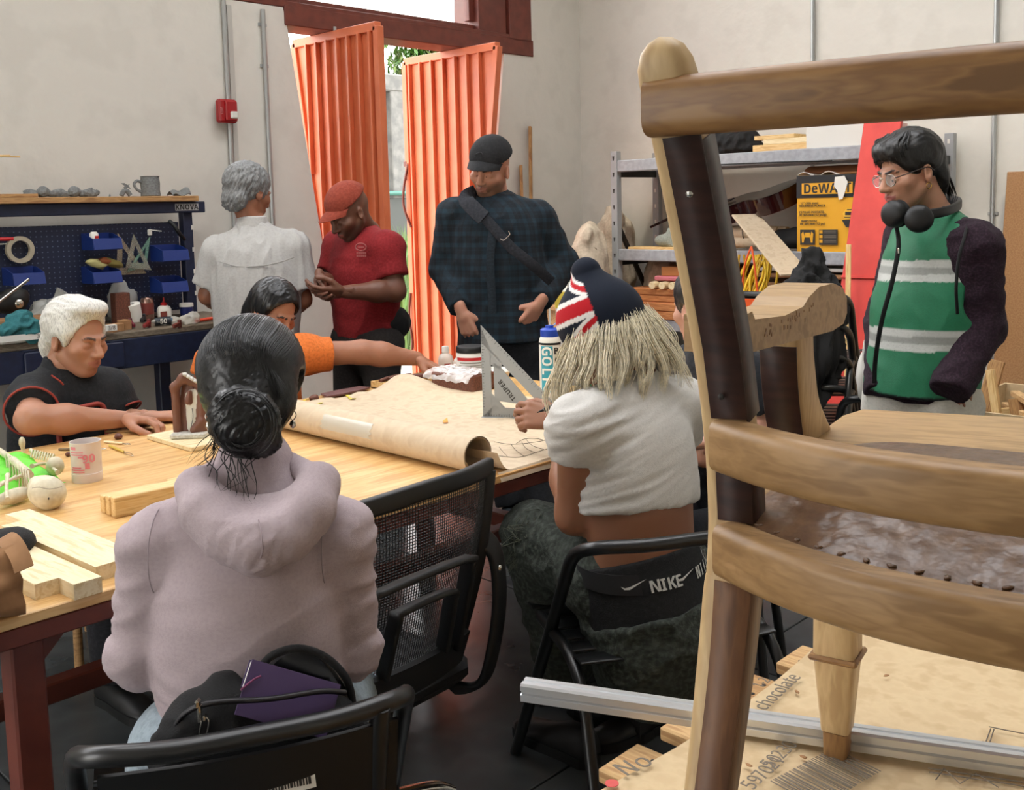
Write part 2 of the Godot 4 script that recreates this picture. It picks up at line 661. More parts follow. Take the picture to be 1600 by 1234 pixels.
func run_jobs() -> void:
	var fields: Array = []
	for j in jobs:
		for f in j.fields: fields.append(f)
	var id := WorkerThreadPool.add_group_task(func(i: int): fields[i].build(), fields.size(), -1, true)
	WorkerThreadPool.wait_for_group_task_completion(id)
	for j in jobs:
		var p := PackedVector3Array()
		var n := PackedVector3Array()
		var c := PackedColorArray()
		var ix := PackedInt32Array()
		for f in j.fields:
			var o := p.size()
			p.append_array(f.P); n.append_array(f.N); c.append_array(f.C)
			for i in f.I: ix.append(o + i)
		if j.has("extra"):              # eyes and the like, [mesh builder, colour]
			for e in j.extra:
				var am: ArrayMesh = e[0].done()
				var ar := am.surface_get_arrays(0)
				var o := p.size()
				p.append_array(ar[Mesh.ARRAY_VERTEX]); n.append_array(ar[Mesh.ARRAY_NORMAL])
				for i in ar[Mesh.ARRAY_VERTEX].size(): c.append(e[1])
				for i in ar[Mesh.ARRAY_INDEX]: ix.append(o + i)
		if p.is_empty(): continue
		var origin: Vector3 = j.parent.position
		for i in p.size(): p[i] -= origin
		var arr := []
		arr.resize(Mesh.ARRAY_MAX)
		arr[Mesh.ARRAY_VERTEX] = p
		arr[Mesh.ARRAY_NORMAL] = n
		arr[Mesh.ARRAY_COLOR] = c
		arr[Mesh.ARRAY_INDEX] = ix
		var m := ArrayMesh.new()
		m.add_surface_from_arrays(Mesh.PRIMITIVE_TRIANGLES, arr)
		part(j.parent, j.called, m, j.mat)
	jobs.clear()

func flesh(parent: Node3D, called: String, fields: Array, mat: Material, extra: Array = []) -> void:
	jobs.append({"parent": parent, "called": called, "fields": fields, "mat": mat, "extra": extra})

# ---------- view, sky, light ----------
func set_view() -> void:
	RIGHT = V(cam_basis.x.x, 0, cam_basis.x.z).normalized()
	FWD = V(-cam_basis.z.x, 0, -cam_basis.z.z).normalized()
	var cam := Camera3D.new()
	cam.name = "camera"
	cam.projection = Camera3D.PROJECTION_FRUSTUM
	cam.near = 0.1
	cam.far = 200.0
	cam.size = 0.1 * 1234.0 / FOCAL
	cam.frustum_offset = Vector2(0, -(617.0 - 480.0) / FOCAL * 0.1)
	cam.transform = Transform3D(cam_basis, EYE)
	add_child(cam)
	cam.current = true
	var sky_mat := ProceduralSkyMaterial.new()
	sky_mat.sky_top_color = Color(0.97, 0.97, 0.98)
	sky_mat.sky_horizon_color = Color(1.0, 0.985, 0.95)
	sky_mat.ground_horizon_color = Color(0.95, 0.94, 0.92)
	sky_mat.ground_bottom_color = Color(0.6, 0.58, 0.55)
	sky_mat.sun_angle_max = 0.0
	sky_mat.energy_multiplier = 5.2
	var sky := Sky.new()
	sky.sky_material = sky_mat
	var env := Environment.new()
	env.background_mode = Environment.BG_SKY
	env.sky = sky
	env.tonemap_mode = Environment.TONE_MAPPER_LINEAR
	env.tonemap_exposure = 1.5
	env.sdfgi_enabled = true
	env.ssao_enabled = true
	env.ssil_enabled = true
	var we := WorldEnvironment.new()
	we.name = "world_environment"
	we.environment = env
	add_child(we)
	var sun := DirectionalLight3D.new()
	sun.name = "sun"
	sun.light_energy = 0.3
	sun.light_color = Color(1.0, 0.96, 0.88)
	sun.light_angular_distance = 6.0
	sun.shadow_enabled = true
	sun.transform = Transform3D.IDENTITY.looking_at(V(0.55, -1.0, -0.35))
	add_child(sun)

const WALL_Z := -4.9      # inner face of the wall with the doors
const WALL_X := 5.85      # inner face of the wall with the shelves
const HIGH := 4.8
const SILL := 2.53

func make_materials() -> void:
	var grain_n := noise_tex(5, 0.02, [], [], 5, true, 3.0)
	var cloth_n := noise_tex(9, 0.09, [], [], 3, true, 4.0)
	M.wall = mottled(1, [Color(0.825, 0.81, 0.775), Color(0.845, 0.83, 0.795), Color(0.84, 0.825, 0.79)], 0.012, V(0.5, 0.5, 0.5), 0.85, true, noise_tex(2, 0.03, [], [], 5, true, 2.0), 0.25)
	M.ceiling = plain(Color(0.86, 0.85, 0.83), 0.9)
	M.floor = mottled(3, [Color(0.22, 0.24, 0.25), Color(0.30, 0.315, 0.32), Color(0.26, 0.275, 0.28)], 0.01, V(0.35, 0.35, 0.35), 0.25, true, noise_tex(4, 0.05, [], [], 5, true, 1.5), 0.12)
	M.steel_red = mottled(11, [Color(0.39, 0.18, 0.14), Color(0.44, 0.21, 0.16)], 0.02, V(1, 1, 1), 0.45)
	M.door = mottled(12, [Color(0.79, 0.41, 0.26), Color(0.83, 0.45, 0.29)], 0.01, V(0.8, 0.8, 0.8), 0.45)
	M.conduit = plain(Color(0.70, 0.71, 0.71), 0.35, 0.7)
	M.glass = glassy(Color(0.9, 0.95, 0.95), 0.06)
	M.alarm_red = plain(Color(0.62, 0.07, 0.10), 0.35)
	M.lens = plain(Color(0.85, 0.85, 0.82), 0.15)
	M.concrete = mottled(13, [Color(0.36, 0.36, 0.35), Color(0.44, 0.435, 0.42)], 0.02, V(0.3, 0.3, 0.3), 0.9, true)
	M.paving = mottled(14, [Color(0.62, 0.60, 0.56), Color(0.70, 0.68, 0.64)], 0.03, V(0.5, 0.5, 0.5), 0.9, true)
	M.leaf = plain(Color(0.45, 0.62, 0.22), 0.6)
	M.leaf.backlight_enabled = true
	M.leaf.backlight = Color(0.35, 0.5, 0.12)
	M.leaf.vertex_color_use_as_albedo = true
	M.leaf.albedo_color = Color.WHITE
	M.bark = mottled(15, [Color(0.30, 0.24, 0.18), Color(0.42, 0.35, 0.28)], 0.05, V(3, 1, 3), 0.9)
	# woods: grain runs along the piece's own x
	M.ply = mottled(21, [Color(0.80, 0.61, 0.37), Color(0.88, 0.72, 0.48), Color(0.84, 0.66, 0.42), Color(0.90, 0.75, 0.52)], 0.012, V(0.35, 4.0, 3.2), 0.35, false, grain_n, 0.1)
	M.pine = mottled(22, [Color(0.80, 0.64, 0.40), Color(0.90, 0.78, 0.56), Color(0.86, 0.71, 0.47)], 0.014, V(0.8, 9.0, 9.0), 0.6, false, grain_n, 0.15)
	M.pine_pale = mottled(23, [Color(0.86, 0.77, 0.58), Color(0.93, 0.87, 0.72), Color(0.90, 0.82, 0.65)], 0.014, V(0.9, 8.0, 8.0), 0.6, false, grain_n, 0.15)
	M.pine_old = mottled(24, [Color(0.58, 0.42, 0.26), Color(0.74, 0.58, 0.38), Color(0.66, 0.50, 0.32)], 0.014, V(0.9, 9.0, 9.0), 0.7, false, grain_n, 0.2)
	M.pallet = mottled(25, [Color(0.70, 0.54, 0.36), Color(0.82, 0.68, 0.48), Color(0.76, 0.61, 0.42)], 0.014, V(0.9, 8.0, 8.0), 0.75, false, grain_n, 0.3)
	M.raw = mottled(26, [Color(0.44, 0.31, 0.18), Color(0.57, 0.42, 0.25), Color(0.50, 0.355, 0.21), Color(0.61, 0.46, 0.285)], 0.010, V(1.2, 6.0, 6.0), 0.42, false, grain_n, 0.12)
	M.raw_pale = mottled(27, [Color(0.60, 0.48, 0.31), Color(0.70, 0.57, 0.39), Color(0.65, 0.52, 0.35)], 0.010, V(1.5, 7.0, 7.0), 0.45, false, grain_n, 0.12)
	M.raw_toplit = mottled(26, [Color(0.52, 0.39, 0.24), Color(0.64, 0.50, 0.33), Color(0.57, 0.435, 0.275), Color(0.68, 0.54, 0.37)], 0.010, V(1.2, 6.0, 6.0), 0.42)  # lighter copy of raw: top light put into the lower rails' colour
	M.raw_v = M.raw.duplicate()
	M.raw_v.uv1_scale = V(6.0, 1.2, 6.0)
	M.raw_pale_lit_v = mottled(27, [Color(0.70, 0.58, 0.41), Color(0.80, 0.69, 0.51), Color(0.75, 0.63, 0.46)], 0.010, V(7, 1.5, 7), 0.45)  # paler than raw_pale: window light on posts and legs put into the colour
	M.leg_brown = mottled(30, [Color(0.33, 0.21, 0.13), Color(0.46, 0.31, 0.19), Color(0.40, 0.26, 0.16)], 0.012, V(7.0, 1.2, 7.0), 0.45)
	M.stained = mottled(28, [Color(0.15, 0.08, 0.06), Color(0.24, 0.14, 0.11)], 0.02, V(1.5, 7.0, 7.0), 0.38)
	M.mdf = mottled(29, [Color(0.60, 0.43, 0.27), Color(0.68, 0.51, 0.34)], 0.06, V(3, 3, 3), 0.7)
	# papers and card
	M.kraft = mottled(31, [Color(0.77, 0.69, 0.58), Color(0.82, 0.75, 0.64), Color(0.80, 0.72, 0.61)], 0.015, V(2, 2, 2), 0.75, false, noise_tex(32, 0.03, [], [], 4, true, 2.0), 0.2)
	M.card = mottled(33, [Color(0.76, 0.66, 0.51), Color(0.81, 0.72, 0.57), Color(0.785, 0.69, 0.54)], 0.02, V(1.5, 1.5, 1.5), 0.85, false, noise_tex(34, 0.02, [], [], 4, true, 2.5), 0.3)
	M.card_brown = mottled(35, [Color(0.55, 0.40, 0.26), Color(0.63, 0.47, 0.32)], 0.02, V(2, 2, 2), 0.85)
	M.ink = plain(Color(0.20, 0.19, 0.18), 0.8)
	M.ink_soft = plain(Color(0.46, 0.42, 0.37), 0.8)
	M.paper = plain(Color(0.90, 0.89, 0.86), 0.8)
	# metals, plastics
	M.black_metal = plain(Color(0.045, 0.05, 0.055), 0.32)
	M.black_metal.clearcoat_enabled = true
	M.black_metal.clearcoat = 0.3
	M.black_plastic = plain(Color(0.05, 0.055, 0.06), 0.5)
	M.chrome = plain(Color(0.78, 0.77, 0.74), 0.15, 1.0)
	M.aluminium = plain(Color(0.82, 0.83, 0.84), 0.32, 0.85)
	M.square = plain(Color(0.58, 0.59, 0.59), 0.5, 0.5)
	M.shelf_grey = mottled(41, [Color(0.60, 0.61, 0.63), Color(0.66, 0.67, 0.69)], 0.02, V(2, 2, 2), 0.5)
	M.bench_blue = mottled(42, [Color(0.075, 0.11, 0.21), Color(0.10, 0.14, 0.25)], 0.02, V(2, 2, 2), 0.5)
	M.bin_blue = plain(Color(0.08, 0.18, 0.45), 0.45)
	M.white_plastic = plain(Color(0.88, 0.87, 0.84), 0.4)
	M.white_soft = plain(Color(0.86, 0.85, 0.82), 0.7)
	M.clear = glassy(Color(0.93, 0.93, 0.90), 0.34, 0.2)
	M.clear_thick = glassy(Color(0.90, 0.88, 0.82), 0.5, 0.2)
	M.red = plain(Color(0.72, 0.10, 0.11), 0.45)
	M.red_board = mottled(43, [Color(0.76, 0.20, 0.17), Color(0.82, 0.25, 0.21)], 0.01, V(1, 1, 1), 0.5)
	M.orange = plain(Color(0.94, 0.36, 0.10), 0.5)
	M.yellow = plain(Color(0.90, 0.76, 0.12), 0.45)
	M.pink = plain(Color(0.75, 0.42, 0.46), 0.7)
	M.green_bright = plain(Color(0.42, 0.86, 0.18), 0.55)
	M.teal_cloth = mottled(44, [Color(0.16, 0.40, 0.42), Color(0.22, 0.48, 0.50)], 0.05, V(6, 6, 6), 0.9, false, cloth_n, 0.5)
	M.clay_grey = mottled(45, [Color(0.42, 0.43, 0.43), Color(0.52, 0.53, 0.53)], 0.03, V(5, 5, 5), 0.75)
	M.clay_red = mottled(46, [Color(0.36, 0.20, 0.15), Color(0.46, 0.28, 0.21)], 0.03, V(6, 6, 6), 0.6)
	M.clay_pale = mottled(47, [Color(0.72, 0.71, 0.67), Color(0.82, 0.81, 0.78)], 0.03, V(6, 6, 6), 0.55)
	M.canvas = mottled(48, [Color(0.76, 0.71, 0.63), Color(0.84, 0.79, 0.72)], 0.03, V(3, 3, 3), 0.95, false, cloth_n, 0.5)
	M.bone = mottled(49, [Color(0.78, 0.74, 0.63), Color(0.86, 0.83, 0.73)], 0.02, V(5, 5, 5), 0.55)
	M.black_cloth = mottled(50, [Color(0.035, 0.037, 0.045), Color(0.06, 0.062, 0.072)], 0.05, V(6, 6, 6), 0.85, false, cloth_n, 0.5)
	M.leather = mottled(51, [Color(0.33, 0.23, 0.155), Color(0.41, 0.30, 0.205)], 0.03, V(3, 3, 3), 0.30, false, noise_tex(52, 0.018, [], [], 4, true, 6.0), 0.35)
	M.cloth_n = cloth_n
	M.crate = mottled(96, [Color(0.70, 0.44, 0.25), Color(0.80, 0.55, 0.34)], 0.02, V(8, 8, 1), 0.7)
	M.skin_n = noise_tex(53, 0.12, [], [], 3, true, 1.5)
	M.guitar = plain(Color(0.16, 0.05, 0.05), 0.08)
	M.rosewood = plain(Color(0.07, 0.045, 0.04), 0.4)

func cloth(seed: int, c: Color, spread := 0.12, rough := 0.9, scale := 5.0, nscale := 0.45) -> StandardMaterial3D:
	var m := mottled(seed, [c.darkened(spread), c, c.lightened(spread * 0.5)], 0.03, Vector3.ONE * scale, rough, false, M.cloth_n, nscale)
	m.vertex_color_use_as_albedo = true
	return m

func make_room() -> void:
	# the wall with the doors: solid below the window band, opening wider at the top
	var lo := 3.335
	var ro := 5.06
	var slant := 0.145
	var top := 2.44
	var t := 0.25
	var z := WALL_Z - t * 0.5
	var m := mb()
	m.prism(pv2([-2.5, 0, lo + slant * top, 0, lo, top, lo - 0.02, SILL, -2.5, SILL]), t, Transform3D(Basis.IDENTITY, V(0, 0, z)))
	m.prism(pv2([ro - slant * top, 0, WALL_X + 0.2, 0, WALL_X + 0.2, HIGH, 5.33, HIGH, 5.33, SILL, ro, SILL, ro, top]), t, Transform3D(Basis.IDENTITY, V(0, 0, z)))
	m.box(V(1.4, HIGH - 0.1, z), V(7.9, 0.2, t))
	struct("wall_left", m.done(), M.wall)
	struct("wall_right", cube(V(0.2, HIGH, 8.0), 0, V(WALL_X + 0.1, HIGH * 0.5, -1.15)), M.wall)
	# near walls, out of the picture: one has an open gateway, added for fill light
	m = mb()
	m.box(V(-2.6, HIGH * 0.5, -4.05), V(0.2, HIGH, 2.2))
	m.box(V(-2.6, HIGH * 0.5, 0.75), V(0.2, HIGH, 4.4))
	m.box(V(-2.6, (HIGH + 2.5) * 0.5, -2.2), V(0.2, HIGH - 2.5, 1.5))
	struct("wall_near", m.done(), M.wall)
	struct("wall_back", cube(V(8.6, HIGH, 0.2), 0, V(1.65, HIGH * 0.5, 2.95)), M.wall)
	# roof with two unseen skylights, added for light from above
	m = mb()
	var sky := [[-3.4, -2.1], [-1.4, -0.1]]
	var cuts := [-5.4, -3.4, -2.1, -1.4, -0.1, 3.2]
	for i in [0, 2, 4]: m.box(V(1.65, HIGH + 0.1, (cuts[i] + cuts[i + 1]) * 0.5), V(9.2, 0.2, cuts[i + 1] - cuts[i]))
	for q in sky:
		for x in [[-2.95, -0.2], [4.4, 6.25]]: m.box(V((x[0] + x[1]) * 0.5, HIGH + 0.1, (q[0] + q[1]) * 0.5), V(x[1] - x[0], 0.2, q[1] - q[0]))
	struct("ceiling", m.done(), M.ceiling)
	for i in 2:
		var zc: float = (sky[i][0] + sky[i][1]) * 0.5
		var wd: float = sky[i][1] - sky[i][0]
		var sk := mb()
		for x in [-0.2, 1.33, 2.86, 4.4]: sk.box(V(x, HIGH + 0.12, zc), V(0.06, 0.06, wd), 0.003)
		var wi := struct("window_%d" % (i + 5), sk.done(), M.steel_red)  # frame of an added skylight, out of view
		part(wi, "pane", cube(V(4.6, 0.006, wd), 0, V(2.1, HIGH + 0.16, zc)), M.glass)
	# floor in cast bays with a sawn joint between
	m = mb()
	var xs := [-2.7, 0.86, 2.62, 4.4, 6.1]
	var zs := [-5.15, -3.0, -1.62, 0.9, 3.1]
	var fl := struct("floor", cube(V(8.9, 0.1, 8.4), 0, V(1.65, -0.06, -1.05)), M.floor)
	for i in 4:
		for j in 4:
			var a := V(xs[i] + 0.003, 0, zs[j] + 0.003)
			var b := V(xs[i + 1] - 0.003, 0, zs[j + 1] - 0.003)
			part(fl, "floor_slab", cube(V(b.x - a.x, 0.012, b.z - a.z), 0.002, V((a.x + b.x) * 0.5, -0.006, (a.z + b.z) * 0.5)), M.floor)
	# red steel frame: lintel, window band with posts, mullions and panes
	var trim := struct("trim_1", mb().box(V((lo + 5.33) * 0.5, (top + SILL) * 0.5 + 0.005, WALL_Z - 0.10), V(5.36 - lo, SILL - top + 0.02, 0.22), 0.004).done(), M.steel_red)
	part(trim, "sill_angle", cube(V(8.0, 0.035, 0.05), 0.003, V(1.33, SILL + 0.02, WALL_Z - 0.02)), M.steel_red)
	part(trim, "corner_post", cube(V(0.26, HIGH - SILL, 0.24), 0.004, V(4.97, (HIGH + SILL) * 0.5, WALL_Z - 0.13)), M.steel_red)
	part(trim, "corner_return", cube(V(0.22, HIGH - SILL, 0.20), 0.004, V(5.22, (HIGH + SILL) * 0.5, WALL_Z - 0.09)), M.steel_red)
	part(trim, "frame_post", cube(V(0.24, HIGH - SILL, 0.16), 0.004, V(3.32, (HIGH + SILL) * 0.5, WALL_Z - 0.09)), M.steel_red)
	part(trim, "jamb_strip", mb().bar(V(lo + slant * top, 0, WALL_Z - 0.2), V(lo, top, WALL_Z - 0.2), 0.03, 0.03).done(), M.steel_red)
	part(trim, "jamb_strip", mb().bar(V(ro - slant * top, 0, WALL_Z - 0.2), V(ro, top, WALL_Z - 0.2), 0.03, 0.03).done(), M.steel_red)
	var edges := [[3.44, 4.84], [1.75, 3.20], [0.06, 1.63], [-1.63, -0.06]]
	for i in 4:
		var e: Array = edges[i]
		var w: float = e[1] - e[0]
		var c := V((e[0] + e[1]) * 0.5, 0, WALL_Z - 0.08)
		m = mb()
		for y in [SILL + 0.05, HIGH - 0.22]: m.box(V(c.x, y, c.z), V(w, 0.05, 0.05), 0.003)
		for x in [e[0] + 0.02, e[1] - 0.02]: m.box(V(x, (SILL + HIGH) * 0.5, c.z), V(0.05, HIGH - SILL - 0.2, 0.05), 0.003)
		var wi := struct("window_%d" % (i + 1), m.done(), M.steel_red)
		part(wi, "pane", cube(V(w - 0.06, HIGH - SILL - 0.3, 0.006), 0, V(c.x, (SILL + HIGH - 0.15) * 0.5, c.z)), M.glass)
	for i in 3: part(trim, "mullion", cube(V(0.12, HIGH - SILL, 0.16), 0.004, V(edges[i + 1][1] + 0.06 if i > 0 else 3.32, (HIGH + SILL) * 0.5, WALL_Z - 0.09)), M.steel_red)
	# two pivoting leaves standing open square to the wall
	leaf("door_1", 3.655, -5.29, -4.50, true)
	leaf("door_2", 4.685, -5.48, -4.59, false)

func leaf(called: String, x: float, z0: float, z1: float, far_slant: bool) -> void:
	# frame of square tube with a folded sheet; the edge away from the middle of the doorway slants in towards the floor
	var y0 := 0.04
	var y1 := 2.41
	var sl := 0.145
	var a_top := z0
	var a_bot := z0 + (sl * (y1 - y0) if far_slant else 0.0)
	var b_top := z1
	var b_bot := z1 - (0.0 if far_slant else sl * (y1 - y0))
	var d := struct(called, mb().bar(V(x, y1, a_top), V(x, y1, b_top), 0.045, 0.05).bar(V(x, y0, a_bot), V(x, y0, b_bot), 0.045, 0.05)
		.bar(V(x, y0, a_bot), V(x, y1, a_top), 0.045, 0.045, Vector3.RIGHT).bar(V(x, y0, b_bot), V(x, y1, b_top), 0.045, 0.045, Vector3.RIGHT).done(), M.door)
	part(d, "sheet", mb().quad4(x, y0, y1, a_bot, a_top, b_bot, b_top).done(), M.door)
	var n := 6
	var za := maxf(a_top, a_bot)
	var zb := minf(b_top, b_bot)
	for i in range(0, n + 1):
		var zt := lerpf(a_top, b_top, (i + 0.5) / (n + 1.0))
		if far_slant: zt = lerpf(a_bot - 0.25, b_top, (i + 0.5) / (n + 1.0))
		else: zt = lerpf(a_top, b_bot + 0.25, (i + 0.5) / (n + 1.0))
		# a rib that would leave the sheet at the slanted edge stops there
		var lo := y0 + 0.02
		if far_slant and zt < a_bot + 0.03: lo = y1 - (zt - 0.03 - a_top) / sl
		if not far_slant and zt > b_bot - 0.03: lo = y1 - (b_top - zt - 0.03) / sl
		lo = maxf(lo, y0 + 0.02)
		if lo > y1 - 0.1: continue
		part(d, "rib", mb().bar(V(x - 0.018, lo, zt), V(x - 0.018, y1 - 0.02, zt), 0.016, 0.030, Vector3.RIGHT, 0.002).done(), M.door)
	part(d, "pivot_pin", mb().rod(V(x, y1, (z0 + z1) * 0.5), V(x, y1 + 0.05, (z0 + z1) * 0.5), 0.012).done(), M.conduit)
	if not far_slant:
		for y in [1.72, 1.62]: part(d, "latch_plate", cube(V(0.05, 0.035, 0.03), 0.003, V(x, y, z0 - 0.02)), M.steel_red)
		part(d, "pull_handle", mb().tube(smooth([V(x - 0.02, 1.72, z0 + 0.01), V(x - 0.05, 1.55, z0 - 0.01), V(x - 0.05, 1.42, z0 - 0.015), V(x - 0.02, 1.28, z0 + 0.02)]), 0.009, 6).done(), M.steel_red)
		part(d, "chain", mb().tube(smooth([V(x - 0.03, 0.82, z0), V(x - 0.04, 0.66, z0 - 0.01), V(x - 0.03, 0.5, z0), V(x - 0.035, 0.42, z0)]), 0.008, 5).done(), M.steel_red)

# ---------- what the open doors show ----------
func make_outside() -> void:
	struct("floor_yard", cube(V(60, 0.1, 50), 0, V(8, -0.09, -30.2)), M.paving)
	struct("floor_yard_near", cube(V(12, 0.1, 14), 0, V(-8.72, -0.09, -1.0)), M.paving)
	# concrete boundary wall far off, with piers and a capping
	var w := struct("wall_yard", cube(V(30, 3.9, 0.4), 0, V(14, 1.95, -17.0)), M.concrete)
	part(w, "capping", cube(V(30, 0.35, 0.9), 0.03, V(14, 4.0, -16.9)), M.concrete)
	for i in 9: part(w, "pier", cube(V(0.5, 3.9, 0.35), 0.02, V(1.5 + i * 3.1, 1.95, -16.65)), M.concrete)
	part(w, "pipe_rail", mb().rod(V(0, 1.75, -16.4), V(29, 1.75, -16.4), 0.05).done(), plain(Color(0.20, 0.38, 0.34), 0.5))
	part(w, "dark_plinth", cube(V(30, 0.9, 0.3), 0.02, V(14, 1.2, -16.6)), plain(Color(0.25, 0.26, 0.25), 0.9))
	# trees over the wall
	tree("tree", "bright green leafy tree above the concrete wall, seen between the door leaves", V(17.4, 0, -19.5), 5.3, 1.5, 3)
	tree("tree", "pale green tree beyond the wall, at the left edge of the doorway", V(13.6, 0, -19.5), 4.3, 0.9, 7)
	# tall grass on a strip between the yard and the doors
	rng.seed = 11
	var st := SurfaceTool.new()
	st.begin(Mesh.PRIMITIVE_TRIANGLES)
	for i in 5200:
		var x := rng.randf_range(4.4, 11.0)
		var z := rng.randf_range(-12.5, -7.2)
		var h := rng.randf_range(0.35, 1.25)
		var a := rng.randf() * TAU
		var lean := V(cos(a), 0, sin(a)) * h * rng.randf_range(0.1, 0.45)
		var side := V(sin(a), 0, -cos(a)) * rng.randf_range(0.008, 0.018)
		var p := V(x, 0, z)
		st.set_color(Color(rng.randf_range(0.07, 0.13), rng.randf_range(0.12, 0.19), rng.randf_range(0.02, 0.04)))
		st.set_normal(V(cos(a), 0.5, sin(a)).normalized())
		var mid := p + lean * 0.35 + UP * h * 0.6
		var tip := p + lean + UP * h
		for q in [p - side, mid + side * 0.8, p + side, p - side, mid - side * 0.8, mid + side * 0.8, mid - side * 0.8, tip, mid + side * 0.8]: st.add_vertex(q)
	tag(solo("tall_grass", "", "", st.commit(), M.leaf), "tall green grass growing outside the open doors", "grass", "", "stuff")

func tree(called: String, label: String, at: Vector3, h: float, r: float, seed: int) -> void:
	var t := thing(called, label, "tree", at, 0.0, "trees beyond the yard wall")
	rng.seed = seed
	part(t, "trunk", mb().tube(smooth([Vector3.ZERO, V(0.1, h * 0.3, 0), V(-0.1, h * 0.6, 0.1)]), 0.16, 8).done(), M.bark)
	var st := SurfaceTool.new()
	st.begin(Mesh.PRIMITIVE_TRIANGLES)
	var puffs := []
	for i in 14: puffs.append([V(rng.randfn(0, r * 0.5), h - r * 0.8 + rng.randfn(0, r * 0.4), rng.randfn(0, r * 0.5)), rng.randf_range(0.5, 0.9) * r * 0.6])
	for i in 5200:
		var q: Array = puffs[i % 14]
		var d := V(rng.randfn(), rng.randfn(), rng.randfn()).normalized()
		var p: Vector3 = q[0] + d * q[1] * pow(rng.randf(), 0.3)
		var b := Basis.from_euler(V(rng.randf() * TAU, rng.randf() * TAU, 0))
		var s := rng.randf_range(0.07, 0.15)
		st.set_color(Color(rng.randf_range(0.06, 0.12), rng.randf_range(0.12, 0.20), rng.randf_range(0.02, 0.04)))
		st.set_normal((d + UP * 0.4).normalized())
		for e in [V(0, 0, 0), V(s * 0.4, s, 0), V(0, s * 2, 0), V(0, 0, 0), V(0, s * 2, 0), V(-s * 0.4, s, 0)]: st.add_vertex(p + b * e)
	part(t, "foliage", st.commit(), M.leaf)

# ---------- people: shared anatomy ----------
func lin(r: float, g: float, b: float) -> Color: return Color(r, g, b).srgb_to_linear()

func skin_mat() -> StandardMaterial3D:
	if not M.has("skin"):
		var m := plain(Color.WHITE, 0.5)
		m.vertex_color_use_as_albedo = true
		m.subsurf_scatter_enabled = true
		m.subsurf_scatter_strength = 0.12
		m.uv1_triplanar = true
		m.uv1_scale = Vector3.ONE * 8.0
		m.normal_enabled = true
		m.normal_texture = M.skin_n
		m.normal_scale = 0.15
		M.skin = m
	return M.skin

func head_basis(face: Vector3, up: Vector3) -> Basis:
	var z := face.normalized()
	var x := up.cross(z).normalized()
	return Basis(x, z.cross(x), z)

